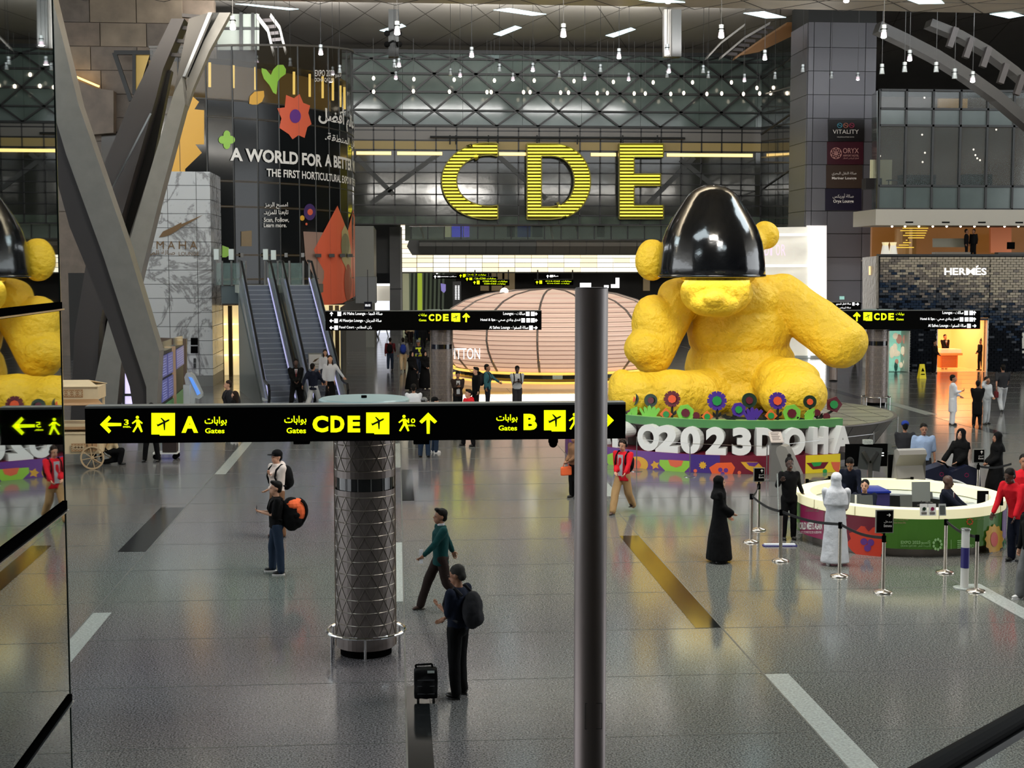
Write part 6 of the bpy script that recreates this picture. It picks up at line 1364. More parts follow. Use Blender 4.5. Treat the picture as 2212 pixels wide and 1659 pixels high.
for yy in (b.y, yc+1.1):
    wh = thing('wheel', '', '', (0, 0, 0)); bpy.data.objects.remove(wh)
    c = V((b.x, yy, .325)); m = MB()
    m.lathe((0, 0, 0), [(.285, -.02), (.325, -.02), (.325, .02), (.285, .02)], 32, close=True)
    m.v = [c+V((v.x, v.z, v.y)) for v in m.v]; w_ = m.build('wheel', M('cart_wheel', rgb(190, 160, 122), .5), ct)
    for k in range(8): MB().bar(c, c+V((.29*cos(k*pi/4+.2), 0, .29*sin(k*pi/4+.2))), .02, .02, up=(0, 1, 0)).build('spoke', M('cart_wheel', (1, 1, 1), .5), w_)
    MB().cone(c+V((0, -.04, 0)), c+V((0, .04, 0)), .04, .04, 12).build('hub', M('cart_wheel', (1, 1, 1), .5), w_)
# flight information board totems
scr = M('screen_blue', rgb(60, 64, 130), .3, emit=.25, ecol=rgb(90, 96, 170)); tan_ = M('totem_tan', rgb(176, 146, 122), .4)
def totem(p0, p1, y_top0, y_top1, rows, cols_, lab, Y0, Y1):
    # screen wall between two ground points seen obliquely
    a = AY(p0, 900, Y0); b_ = AY(p1, 900, Y1); a.z = b_.z = 0; t = thing('flight_board', lab, 'screen', a)
    za = AY(p0, y_top0, Y0).z; zb = AY(p1, y_top1, Y1).z; H = min(za, zb)
    u = (b_-a); n = V((u.y, -u.x, 0)).normalized(); n = n if n.x > 0 else -n
    MB().prism([a, b_, b_+V((0, 0, zb)), a+V((0, 0, za))], -n*.35).build('case', M('totem_dark', rgb(40, 40, 44), .4), t)
    m = MB(); m.prism([a-u.normalized()*.06+n*.04, a+n*.04, a+V((0, 0, za))+n*.04, a-u.normalized()*.06+V((0, 0, za))+n*.04], -n*.42); m.build('tan_side', tan_, t)
    for r in range(rows):
        for c in range(cols_):
            f0, f1 = (c+.05)/cols_, (c+.95)/cols_; g0, g1 = 1-(r+.95)*.34-.04, 1-(r+.06)*.34-.04
            P = [a+u*f0+V((0, 0, za*g0)), a+u*f1+V((0, 0, za*g0)), a+u*f1+V((0, 0, za*g1)), a+u*f0+V((0, 0, za*g1))]
            s_ = MB().prism([p+n*.02 for p in P], n*.03).build('screen', scr, t)
            m = MB()
            for k in range(7):
                g = g0+(g1-g0)*(.12+k*.12); m.prism([a+u*(f0+.03)+V((0, 0, za*g))+n*.055, a+u*(f1-.05-.02*(k % 3))+V((0, 0, za*g))+n*.055, a+u*(f1-.05-.02*(k % 3))+V((0, 0, za*(g+.008)))+n*.055, a+u*(f0+.03)+V((0, 0, za*(g+.008)))+n*.055], n*.004)
            m.build('text_rows', M('screen_text', rgb(150, 156, 200), .5, emit=.4), s_)
    MB().prism([a+n*.02, b_+n*.02, b_+n*.02+V((0, 0, zb*.25)), a+n*.02+V((0, 0, za*.25))], n*.02).build('green_footer', M('footer_green', rgb(90, 150, 100), .4, emit=.1), t)
    MB().prism([a+V((0, 0, za)), b_+V((0, 0, zb)), b_+V((0, 0, zb+.35)), a+V((0, 0, za+.35))], -n*.04).build('glass_header', eglass, t)
    return t
totem(333, 374, 768, 752, 2, 3, 'near bank of blue flight information screens at an angle, left of the marble block', 50, 55)
totem(380, 398, 748, 744, 1, 1, 'farther flight screen on a tan totem behind the first bank', 56.5, 60)
MB().prism([AY(345, 900, 61), AY(402, 900, 61), AY(402, 732, 61), AY(345, 730, 61)], (0, .3, 0)).build('brown_totem_back', M('totem_brown', rgb(92, 76, 64), .45)); tag(bpy.data.objects['brown_totem_back'], 'plain brown totem back standing behind the flight screens', 'screen')
b = AY(424, 900, 54); b.z = 0; tk = thing('touch_kiosk', 'curved white touch kiosk with tilted blue screen beside the flight boards', 'kiosk', b)
P0 = [AY(x, y, 54) for x, y in ((402, 806), (410, 805), (418, 812), (436, 850), (436, 858), (430, 862), (422, 860), (420, 880), (424, 935), (406, 935), (408, 870), (398, 815))]
MB().prism(P0, (0, .45, 0)).build('body', M('kiosk_white', rgb(190, 196, 196), .3), tk); MB().prism([AY(x, y, 53.97) for x, y in ((407, 814), (415, 816), (433, 850), (426, 854))], (0, .02, 0)).build('screen', M('blue_touch', rgb(90, 140, 220), .4, emit=.7), tk)
b = AZ(404, 905); o = MB().bb((b.x-.12, b.y, 0), (b.x+.12, b.y+.25, 1.25)).bb((b.x-.1, b.y-.02, .9), (b.x+.1, b.y, 1.15)).build('white_post_box', M('kiosk_white', rgb(190, 196, 196), .3)); tag(o, 'small white post box between the flight boards and the touch kiosk', 'box')
# luggage scale trolley under the near sign
b = AZ(358, 992); t = thing('luggage_trolley', 'white wire luggage trolley with a dark bag, half hidden under the near sign', 'trolley', b)
MB().bb((b.x-.35, b.y-.1, .16), (b.x+.35, b.y+.4, .2)).build('deck', M('frame_white', rgb(225, 225, 220), .3), t)
for sx in (-.28, .28):
    for sy in (-.05, .35): MB().cone(b+V((sx, sy-.02, .08)), b+V((sx, sy+.02, .08)), .08, .08, 12).build('wheel', black, t)
MB().tube([b+V((-.33, .38, .2)), b+V((-.33, .45, .95)), b+V((.33, .45, .95)), b+V((.33, .38, .2))], .018, 8).build('handle_frame', M('frame_white', (1, 1, 1), .3), t)
for k in range(6): MB().cone(b+V((-.28+k*.11, .38, .2)), b+V((-.28+k*.11, .44, .7)), .006, .006, 5).build('wire', steel, t)
o = MB().box(b+V((.12, .1, .42)), (.4, .35, .42)).build('dark_bag', M('bag_brown', rgb(44, 32, 28), .7)); tag(o, 'dark bag on the luggage trolley under the near sign', 'bag')
# A-frame notice by the escalators
b = AZ(682, 868); t = thing('lounge_notice', 'tall silver framed lounge notice between the two escalators', 'sign', b)
MB().bb((b.x-.29, b.y-.03, 0), (b.x+.29, b.y+.03, 2.02)).build('frame', M('sign_frame', (1, 1, 1), .3), t); MB().bb((b.x-.25, b.y-.04, .65), (b.x+.25, b.y-.028, 1.97)).build('white_panel', M('card_white', (.8, .8, .8), .5), t)
MB().bb((b.x-.25, b.y-.041, .06), (b.x+.25, b.y-.029, .65)).build('pink_panel', M('pinkish_panel', rgb(170, 140, 136), .4), t)
m = MB(); mp = planeY(b.y-.045); X, Y_ = proj(V((b.x, b.y-.045, 1.7))); decal(m, [(X-6, Y_+3), (X-1, Y_-3), (X+9, Y_-7), (X+1, Y_+1)], mp, 0, 0); ptext(m, 'AL MAHA', X-10, X+9, Y_+5, Y_+9, mp, 0, 0); ptext(m, 'LOUNGE', X-5, X+7, Y_+11, Y_+14, mp, 0, 0); m.build('lettering', bron, t)
# mall furniture near the far corridor
for (px, py, lab) in ((828, 727, 'white easel sign in the far corridor left of the crowd'), (806, 735, 'small dark table in the far corridor')):
    b = AZ(px, py); t = thing('corridor_stand', lab, 'stand', b); MB().tube([b+V((-.4, 0, 0)), b+V((0, 0, 1.5)), b+V((.4, 0, 0))], .05, 6).bb((b.x-.4, b.y, .7), (b.x+.4, b.y+.1, .76)).build('frame', wst if px == 828 else dark, t)
for px, py, c, lab in ((818, 700, (50, 70, 230), 'blue lit shop opening reflected on the corridor floor'), (826, 690, (230, 235, 255), 'white lit shop opening in the left corridor')):
    pass
bl = thing('lit_shop_opening', 'bright white and blue lit shop openings down the left corridor', 'shop', AZ(825, 705))
for x0, x1, col in ((797, 806, M('glow_blue', rgb(60, 80, 240), .5, emit=1.2)), (808, 842, M('glow_white_shop', rgb(225, 228, 240), .5, emit=1.0)), (870, 884, M('glow_dim', rgb(150, 150, 120), .5, emit=.5))):
    MB().bb((AY(x0, 680, 122).x, 122, 0), (AY(x1, 680, 122).x, 122.2, 3.2 if x0 < 860 else 5)).build('lit_wall', col, bl)
for k in range(9): MB().bar(AY(884+k*9, 690, 150), AY(886+k*9, 590, 150), .35, .2).build('lit_post', M('glow_green_grey', rgb(140, 150, 130), .5, emit=.4 if k % 2 else .1), bl)
MB().bb((AY(870, 620, 152).x, 152, 0), (AY(985, 620, 152).x, 152.3, 6.5)).build('back_wall', M('corridor_dim', rgb(70, 74, 66), .5, emit=.1), bl)
MB().bb((AY(902, 640, 148).x, 148, 0), (AY(912, 640, 148).x, 148.3, 5)).build('lime_panel', M('lime_glow', rgb(170, 190, 60), .5, emit=.6), bl)

# ================================================================ PENDANTS
wirem = M('wire', rgb(120, 120, 120), .5)
lampm = M('lamp_body', rgb(190, 196, 196), .3, .3); bulbm = M('lamp_glow', (1, .90, .86), .5, emit=30); warmb = M('reflection_glow', (1, .86, .66), .5, emit=5)
def make_pend(s, on):
    t = bpy.data.objects.new('pendant_lamp', None); COL.objects.link(t); t['category'] = 'lamp'; t['group'] = 'pendant spotlights hanging from the ceiling'
    MB().cone((0, 0, .16*s), (0, 0, .42*s), .085*s, .085*s, 12).build('lamp_housing', lampm, t, local=True); MB().bb((-.1*s, -.1*s, .26*s), (.1*s, .1*s, .285*s)).build('band', black, t, local=True)
    MB().cone((0, 0, .0), (0, 0, .16*s), .11*s, .09*s, 12).build('lamp_collar', lampm if not on else M('lamp_collar_lit', rgb(220, 200, 210), .4, emit=.7), t, local=True)
    if on: MB().ball((0, 0, .0), (.1*s, .1*s, .05*s), 10).build('bulb', bulbm, t, local=True)
    return t
protoP = {}
def pend(px, py, on, Y):
    p = AY(px, py, Y); top = 15.9 if Y < 57 else 22.3
    if on not in protoP: t = make_pend(1.0, on); protoP[on] = t
    else:
        t = protoP[on].copy(); COL.objects.link(t)
        for ch in protoP[on].children: c = ch.copy(); c.parent = t; COL.objects.link(c)
    t.location = p
    MB().cone((0, 0, .42), (0, 0, top-p.z), .012, .012, 5).build('wire', wirem, t, local=True)
    return t
ON = [(503, 62), (693, 117), (858, 73), (1217, 78), (1558, 80), (1443, 5), (1441, 116), (1828, 3), (862, 143), (1019, 122), (1337, 125), (1652, 128), (1909, 80), (1965, 130), (555, 138), (719, 160), (855, 170), (994, 165), (1108, 173), (1151, 153), (1263, 172), (1358, 173), (1445, 156), (1608, 175), (1853, 172), (2101, 176), (60, 0)]
OFF = [(627, 143), (734, 158), (973, 163), (1079, 155), (1208, 168), (1297, 156), (1519, 158), (1530, 169), (1441, 168), (1674, 171), (1734, 156), (1796, 170), (1905, 160), (1954, 156), (2022, 156), (2062, 170), (595, 165), (852, 146)]
PL = []
k = 0
for on, lst in ((True, ON[:-1]), (False, OFF)):
    for x, y in sorted(lst):
        Y = 50 if y < 82 else 66 if y < 135 else 78 if y < 160 else 86
        if x > 1890: Y = min(Y, 60 if y > 100 else 50)
        t = pend(x, y, on, Y); k += 1
        where = ('above the left arch' if x < 520 else 'before the drum building' if x < 765 else 'over the letter C side of the lattice wall' if x < 1080 else 'over the letters D and E' if x < 1500 else 'near the dark glass wing' if x < 1760 else 'before the grey column' if x < 1890 else 'over the glazed lounge')
        PL.append((x, on, t))
PL.sort(key=lambda q: q[0])
ORD = ['first', 'second', 'third', 'fourth', 'fifth', 'sixth', 'seventh', 'eighth', 'ninth', 'tenth', 'eleventh', 'twelfth', 'thirteenth', 'fourteenth', 'fifteenth', 'sixteenth', 'seventeenth', 'eighteenth', 'nineteenth', 'twentieth', 'twenty-first', 'twenty-second', 'twenty-third', 'twenty-fourth', 'twenty-fifth', 'twenty-sixth', 'twenty-seventh', 'twenty-eighth', 'twenty-ninth', 'thirtieth']
cnt = {}
for x, on, t in PL:
    cnt[on] = cnt.get(on, -1)+1; t['label'] = '%s white pendant spotlight, the %s %s one from the left' % ('lit' if on else 'unlit', ORD[cnt[on]], 'lit' if on else 'unlit')
wb_ = [(807, 169), (894, 171), (981, 172), (1068, 174), (1154, 174), (1240, 175), (1325, 177), (1411, 178), (1496, 178), (1580, 178), (1664, 177), (1635, 190), (807, 198), (893, 197), (971, 198), (1052, 199), (1061, 199), (1131, 199), (1145, 199), (1211, 200), (1228, 200), (1290, 201), (1312, 201), (1370, 202), (1394, 202), (1449, 203), (1477, 201), (1527, 203), (1559, 202), (1606, 203), (1641, 202)]  # bulbs and wires stand in for pendant reflections in the facade glass
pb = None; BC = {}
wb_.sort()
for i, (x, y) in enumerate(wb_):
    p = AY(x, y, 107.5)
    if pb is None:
        pb = bpy.data.objects.new('reflection_bulb', None); COL.objects.link(pb); o = MB().ball((0, 0, 0), (.11, .11, .16), 8).build('bulb', warmb, pb, local=True); t = pb
        t['category'] = 'lamp'; t['group'] = 'pendant reflections before the lattice wall, built as bulbs'
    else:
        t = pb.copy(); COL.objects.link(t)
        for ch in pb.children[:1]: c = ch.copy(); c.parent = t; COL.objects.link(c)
    t.location = p; MB().cone((0, 0, .15), (0, 0, 22.31-p.z), .01, .01, 4).build('wire', wirem, t, local=True); rr_ = y < 195; BC[rr_] = BC.get(rr_, -1)+1; t['label'] = 'pendant reflection built as a bulb by the lattice wall, %s in the %s row' % (ORD[BC[rr_]], 'upper' if rr_ else 'lower')

# ================================================================ NEAR: GLASS SCREEN, POST, HANDRAIL
gx = -0.92; ye = AZ(172, 1659).y if False else 4.02
gs = thing('glass_screen', 'tall dark reflective glass screen at the left edge, close to the camera', 'glass', (gx, 3, 0))
mir = bpy.data.materials.new('reflective_tinted_glass'); mir.use_nodes = True; b_ = mir.node_tree.nodes['Principled BSDF']
b_.inputs['Base Color'].default_value = (.42, .46, .46, 1); b_.inputs['Metallic'].default_value = 1.0; b_.inputs['Roughness'].default_value = .012
edgem = M('glass_edge', rgb(60, 78, 76), .2)
def gpane(z0, z1, y0, y1):
    MB().bb((gx-.012, y0, z0), (gx, y1, z1)).build('glass_pane', mir, gs)
zj = [(0, 4.68), (4.72, 5.45), (5.50, 6.42), (6.46, 9.5)]
zj = [(0, 3.15), (3.19, 4.93), (4.98, 5.44), (5.50, 9.5)][:0] or [(0, 4.08), (4.13, 4.90), (4.96, 5.46), (5.51, 9.5)]
zj = [(0.0, AY(172, 1512, 4.0).z-.012), (AY(172, 1512, 4.0).z+.012, AY(165, 1095, 4.0).z-.015), (AY(165, 1095, 4.0).z+.015, AY(158, 662, 4.0).z-.012), (AY(158, 662, 4.0).z+.012, 10.0)]
for z0, z1 in zj: gpane(z0, z1, -2.0, ye)
for (_, z0), (z1, _) in zip(zj, zj[1:]):
    MB().bb((gx-.02, -2, z0), (gx+.006, ye, z1)).build('joint_channel', black, gs); MB().bb((gx-.0, -2, z0+.002), (gx+.012, ye, z0+.006)).build('steel_bead', steel, gs)
MB().bb((gx-.014, ye, 0), (gx+.002, ye+.006, 10)).build('edge_strip', edgem, gs)
for ch in gs.children:
    for v in ch.data.vertices: v.co.y -= ye-3
gs.location = (gx, ye, 0); gs.rotation_euler = (0, 0, .0105)
pc = AY(1277, 830, 6.0); pc.z = 0
ps = thing('steel_post', 'near round satin steel post standing in front of the right sign end', 'post', pc)
ztop = AY(1277, 623, 6.0).z
MB().cone(pc, pc+V((0, 0, ztop)), .0675, .0695, 48).build('tube', M('satin_steel', rgb(136, 124, 122), .45, .5), ps, smooth=False)
for p_ in bpy.data.objects['tube' if False else ps.children[0].name].data.polygons: p_.use_smooth = len(p_.vertices) == 4
MB().cone(pc+V((0, 0, ztop)), pc+V((0, 0, ztop+.004)), .067, .066, 48).build('top_cap', M('cap_dark', rgb(70, 66, 68), .5, .5), ps)
hx0, hz0 = proj(pc+V((.03, -.07, 3.3)))
q0 = AY(1264, 1520, 5.935); q1 = AY(1300, 1574, 5.935)
MB().bar(V((q0.x, q0.y-.0, q0.z)), V((q1.x, q0.y, q0.z)), .002, .002).bar(V((q0.x, q0.y, q1.z)), V((q1.x, q0.y, q1.z)), .002, .002).bar(V((q0.x, q0.y, q0.z)), V((q0.x, q0.y, q1.z)), .002, .002).bar(V((q1.x, q0.y, q0.z)), V((q1.x, q0.y, q1.z)), .002, .002).build('hatch_outline', dark, ps)
hr = thing('handrail', 'black rubber handrail crossing the lower right corner', 'handrail', AY(2100, 1600, 3.5))
A1, B1 = AY(1940, 1700, 3.0), AY(2290, 1500, 4.2)
MB().tube([A1, B1], .026, 16).build('rubber_grip', M('black_rubber', (.003, .003, .004), .75, spec=.08), hr); d_ = (B1-A1).normalized()
MB().bar(A1+V((.012, 0, -.035)), B1+V((.012, 0, -.035)), .03, .02).build('guide_rail', dark, hr)
# ================================================================ PEOPLE
SK = dict(l=M('skin_light', rgb(196, 146, 118), .55), m=M('skin_medium', rgb(150, 104, 78), .55), d=M('skin_dark', rgb(72, 46, 34), .5))
def cloth(name, c, rough=.85): return M('cloth_'+name, rgb(*c), rough, spec=.15, bump=.15, bscale=14)
CL = dict(black=cloth('black', (9, 9, 10)), navy=cloth('navy', (20, 24, 38)), navypolo=cloth('navy_polo', (24, 30, 46)), white=cloth('white', (214, 214, 218)), cream=cloth('cream', (222, 206, 196)), teal=cloth('teal', (14, 58, 58)), dbrown=cloth('dark_brown', (40, 30, 27)),
          red=cloth('red', (196, 26, 38)), khaki=cloth('khaki', (168, 134, 92)), jeans=cloth('jeans', (34, 46, 64)), grey=cloth('grey', (112, 112, 112)), dgrey=cloth('dark_grey', (40, 40, 43)), lgrey=cloth('light_grey', (168, 170, 172)), beige=cloth('beige', (198, 176, 140)),
          hivis=cloth('hi_vis', (206, 226, 60)), bluep=cloth('blue_plaid', (140, 158, 186)), maroon=cloth('maroon', (90, 30, 34)), pink=cloth('pink', (216, 170, 170)), tealj=cloth('teal_jacket', (52, 96, 104)), orange=cloth('orange', (232, 104, 60)), blue=cloth('blue', (34, 54, 130)), brown=cloth('brown', (120, 86, 62)))
HAIR = M('hair_black', (.006, .005, .004), .6, spec=.12); HAIRB = M('hair_brown', (.022, .013, .009), .6, spec=.12); HAIRG = M('hair_grey', (.035, .033, .03), .7, spec=.1)
shoeb = M('shoe_black', (.012, .011, .01), .4); shoew = M('shoe_white', rgb(220, 216, 214), .5); shoebr = M('shoe_brown', rgb(70, 44, 34), .5); eyeM = M('eye_dark', (.01, .008, .007), .3); lipM = M('lip', rgb(150, 84, 76), .5)
phoneM = M('phone_black', (.01, .01, .012), .2)
NP = 0
def ik(S, T, a, b, hint):
    S, T = V(S), V(T); d = T-S; L = min(d.length, (a+b)*.995); u = d.normalized(); T = S+u*L
    x = (a*a-b*b+L*L)/(2*L); h = sqrt(max(0, a*a-x*x)); k = V(hint)-u*V(hint).dot(u)
    k = k.normalized() if k.length > 1e-4 else V((0, 0, -1)); return S+u*x+k*h, T
def hand(m, W, d, n, s=1.0, curl=.5, side=1):
    d = V(d).normalized(); n = V(n); n = (n-d*n.dot(d)).normalized(); l = d.cross(n)
    R = Matrix((l, d, n)).transposed()
    m.ball(W+d*.045*s, (.040*s, .052*s, .017*s), 8, R=R)
    for k, (o, ln) in enumerate(((-.029, .062), (-.010, .074), (.010, .070), (.028, .055))):
        p0 = W+d*.08*s+l*o*s; c1 = curl*.5; c2 = curl*1.3
        p1 = p0+(d*cos(c1)+n*sin(c1))*ln*.5*s; p2 = p1+(d*cos(c2)+n*sin(c2))*ln*.5*s
        m.cone(p0-d*.02*s, p1, .0095*s, .0088*s, 6).cone(p1, p2, .0088*s, .007*s, 6).ball(p2, .007*s, 5)
    t0 = W+d*.03*s+l*.03*s*side; t1 = t0+(d*.6+l*.75*side+n*.3).normalized()*.035*s; t2 = t1+(d*.85+l*.2*side+n*.5).normalized()*.03*s
    m.cone(t0, t1, .012*s, .010*s, 6).cone(t1, t2, .010*s, .008*s, 6).ball(t2, .008*s, 5)
def person(label, fx, fy, hpx, face, top='black', bot='black', skin='m', hair='short', hairc=None, sleeve='long', pose='stand', arms=('down', 'down'), shoes=None, bag=None, gar='trousers', lean=0.0, turn=0.0, head_turn=0.0, extra=(), seat=False, det=None, group=None, at=None, H=None, veil=None, z0=0.0, nod=0.0, legsonly=False):
    global NP; NP += 1
    base = at if at is not None else AZ(fx, fy-2, z0); dist = base.y
    if H is None: H = hpx*dist/3100*1.02
    k = H/1.75; px = H*3100/dist; vox = max(.011, min(.034, 2.6*H/px)); fine = px > 120
    t = thing('person', label, 'person', base, group, radians(face))
    S = lambda p: V((p[0]*k, p[1]*k, p[2]*k)); hl = .5 if seat else .92
    # leg joints (facing -Y)
    if seat: hipz = .50; legs = [((s*.09, 0, .5), (s*.11, -.42, .5), (s*.11, -.42, .09)) for s in (-1, 1)]
    elif pose == 'walk': hipz = .90; legs = [((-.09, 0, .90), (-.09, -.20, .50), (-.08, -.34, .09)), ((.09, 0, .90), (.10, .08, .48), (.09, .34, .16))]
    elif pose == 'wide': hipz = .90; legs = [((-.09, 0, .90), (-.15, -.06, .48), (-.20, -.06, .08)), ((.09, 0, .90), (.13, .05, .48), (.18, .06, .08))]
    elif pose == 'kneel': hipz = .42; legs = [((-.09, 0, .40), (-.12, -.36, .42), (-.12, -.30, .08)), ((.09, 0, .40), (.12, -.3, .14), (.1, .12, .08))]
    else: hipz = .92; legs = [((-.09, 0, .92), (-.10, -.03, .50), (-.11, 0, .08)), ((.09, 0, .92), (.10, 0, .50), (.12, .04, .08))]
    dz = hipz-.92; ly = -lean
    def up(p):  # upper body transform: lean forward and twist about the hips
        x, y, z = p; z = z-.92; c, s = cos(lean), sin(lean); y2 = y*c-z*s; z2 = y*s+z*c; a = turn; x3 = x*cos(a)-y2*sin(a); y3 = x*sin(a)+y2*cos(a); return V((x3, y3, z2+.92+dz))
    fem = gar in ('abaya',) or 'fem' in extra
    sw = .175 if fem else .205; W = 1.0 if fem else 1.13
    sh = [up((s*sw, .01, 1.43)) for s in (-1, 1)]
    HN = []
    for s, a in zip((-1, 1), arms):
        S0 = sh[0 if s < 0 else 1]
        T = {'down': up((s*.27, -.02, .84)), 'back': up((s*.24, .20, .90)), 'swingf': up((s*.25, -.36, 1.02)), 'swingb': up((s*.27, .30, .94)), 'phone': up((s*.05, -.27, 1.20)), 'chest': up((-s*.02, -.19, 1.30)), 'waist': up((s*.06, -.24, 1.02)), 'hip': up((s*.30, .02, 1.0)),
             'reach': up((s*.16, -.50, 1.02)), 'desk': up((s*.24, -.42, .98)), 'ear': up((s*.12, -.06, 1.60)), 'strap': up((s*.14, -.16, 1.28)), 'mop': up((s*.26, -.30, 1.32)), 'out': up((s*.42, -.28, 1.04)), 'hipf': up((s*.16, -.22, .92)), 'type': up((s*.10, -.42, 1.10)), 'behind': up((s*.05, .17, .98))}[a]
        hint = (s*.28, .6, -.9) if a != 'swingb' else (s*.3, .9, -.2)
        E_, W_ = ik(S0, T, .285, .255, hint); HN.append((s, a, S0, E_, W_))
    hc = up((0, -.01-.04*nod, 1.635-.02*nod)); nk0, nk1 = up((0, .015, 1.44)), up((0, .0, 1.57))
    Rh = Matrix.Rotation(turn+radians(head_turn), 3, 'Z') @ Matrix.Rotation(lean*.4+nod, 3, 'X')
    def hp(p): return hc+Rh@(V(p)*1.1)
    kh = k*1.1
    # body surface
    m = MB()
    m.ball(S(hp((0, .02, .03))), (.076*kh, .096*kh, .092*kh), 14, R=Rh); m.ball(S(hp((0, -.035, -.05))), (.056*kh, .058*kh, .062*kh), 12, R=Rh); m.ball(S(hp((0, -.05, -.085))), .03*kh, 8)
    m.cone(S(hp((0, -.08, .02))), S(hp((0, -.105, -.022))), .010*kh, .016*kh, 8)
    for s in (-1, 1): m.ball(S(hp((s*.076, .015, -.005))), (.010*kh, .018*kh, .03*kh), 8, R=Rh)
    m.cap(S(nk0), S(nk1), .058*k, .052*k, 12)
    m.loft([(S(up((0, 0, z))), rx*k, ry*k) for z, rx, ry in ((.90, .14, .10), (1.0, .125, .09), (1.2, .15, .10), (1.38, .165, .10), (1.45, .10, .07))], 16)
    for s, a, S0, E_, W_ in HN: m.cap(S(S0), S(E_), .048*k, .038*k, 10); m.cap(S(E_), S(W_), .038*k, .027*k, 10)
    for A_, B_, C_ in legs: m.cap(S(A_), S(B_), .075*k, .05*k, 10); m.cap(S(B_), S(C_), .05*k, .036*k, 10)
    b = blob(m, vox*.8, 2)
    for s, a, S0, E_, W_ in HN:
        d = (W_-E_).normalized(); hand(b, S(W_), d, V((-s*.7, -.4, .2)) if a in ('down', 'swingb', 'swingf', 'hip') else V((-s*.4, .2, .8)), k, .7 if a not in ('desk', 'waist') else .35, side=(1 if s > 0 else -1))
    b.build('body', SK[skin], t, local=True, smooth=True)
    if fine or det:
        e = MB()
        for s in (-1, 1): e.ball(S(hp((s*.030, -.078, .012))), (.013*kh, .008*kh, .007*kh), 6, R=Rh); e.ball(S(hp((s*.030, -.083, .034))), (.018*kh, .006*kh, .004*kh), 6, R=Rh)
        e.build('eyes_and_brows', eyeM, t, local=True); MB().ball(S(hp((0, -.094, -.058))), (.022*kh, .008*kh, .006*kh), 8, R=Rh).build('mouth', lipM, t, local=True)
    # hair or head cover
    hm = hairc or HAIR
    if veil is None:
        m = MB()
        if hair == 'bald': m = None
        else:
            m.ball(S(hp((0, .034, .05))), (.083*kh, .098*kh, .088*kh), 14, R=Rh); m.ball(S(hp((0, .065, -.01))), (.070*kh, .058*kh, .075*kh), 12, R=Rh)
            if hair == 'quiff': m.ball(S(hp((0, -.04, .115))), (.06*kh, .05*kh, .03*kh), 10, R=Rh)
            if hair == 'bun': m.ball(S(hp((0, .04, .16))), .045*kh, 10)
            if hair == 'long': m.cap(S(hp((0, .07, -.02))), S(up((0, .09, 1.28))), .075*kh, .06*kh, 12); m.cap(S(hp((.06, -.0, -.02))), S(up((.09, -.07, 1.28))), .022*kh, .03*kh, 8); m.cap(S(hp((-.06, .0, -.02))), S(up((-.09, -.07, 1.28))), .022*kh, .03*kh, 8)
            blob(m, vox*.8, 1, .004*k, 40).build('hair', hm, t, local=True, smooth=True)
    if 'cap' in extra or 'greycap' in extra or 'bluecap' in extra or 'whitecap' in extra:
        cm2 = CL['black'] if 'cap' in extra else CL['grey'] if 'greycap' in extra else CL['blue'] if 'bluecap' in extra else CL['white']
        m = MB(); m.ball(S(hp((0, .02, .062))), (.092*kh, .106*kh, .082*kh), 14, R=Rh); m.ball(S(hp((0, -.115, .055))), (.068*kh, .075*kh, .010*kh), 12, R=Rh); m.build('cap', cm2, t, local=True, smooth=True)
    if veil:
        m = MB(); vc = CL[veil]
        m.ball(S(hp((0, .035, .045))), (.097*kh, .108*kh, .100*kh), 14, R=Rh); m.ball(S(hp((0, .05, -.06))), (.090*kh, .085*kh, .12*kh), 12, R=Rh)
        for s in (-1, 1): m.cap(S(hp((s*.075, -.02, .03))), S(hp((s*.06, -.05, -.12))), .024*kh, .03*kh, 8)
        m.loft([(S(up((0, .02, 1.52))), .10*kh, .10*kh), (S(up((0, .02, 1.42))), .19*kh, .14*kh), (S(up((0, .03, 1.30 if veil == 'black' else 1.16))), .22*kh, .15*kh)], 16); m.ball(S(hp((0, -.055, -.125))), (.05*kh, .04*kh, .03*kh), 8)
        blob(m, vox, 2, .008*k, 12).build('head_scarf', vc, t, local=True, smooth=True)
        if veil == 'white': MB().lathe(S(hp((0, .03, .085))), [(.099*kh, -.008), (.106*kh, 0), (.099*kh, .008)], 20).build('black_cord', CL['black'], t, local=True) if 'cord' in extra else None
    # top
    tm = CL[top]; m = MB(); g = 1.0
    if gar in ('abaya', 'thobe'):
        fl = 1.45 if gar == 'abaya' else 1.15
        m.loft([(S(V((0, .0, .05))), .24*fl*k, .19*fl*k), (S(V((0, 0, .5))), .20*fl*k, .16*fl*k), (S(V((0, 0, .92))), .20*k, .155*k), (S(up((0, 0, 1.15))), .175*k, .135*k), (S(up((0, 0, 1.36))), .20*k, .125*k), (S(up((0, .01, 1.46))), .12*k, .085*k), (S(up((0, .01, 1.50))), .065*k, .06*k)], 20)
    else:
        hem = .80 if 'jacket' in extra else .86
        if gar == 'kurta': hem = .45
        rings = [(V((0, 0, hem+dz)) if hem < .86 and not seat else up((0, 0, .9)), .165, .125)]
        if gar == 'kurta': rings.append((V((0, 0, .70)), .17, .13))
        m.loft([(S(p), rx*k, ry*k) for p, rx, ry in [(q, a*W, b*W) for q, a, b in rings+[(up((0, 0, .98)), .155, .115), (up((0, 0, 1.18)), .17, .122), (up((0, 0, 1.36)), .192, .122)]]+[(up((0, .01, 1.45)), .13, .088), (up((0, .01, 1.49)), .066, .062)]], 20)
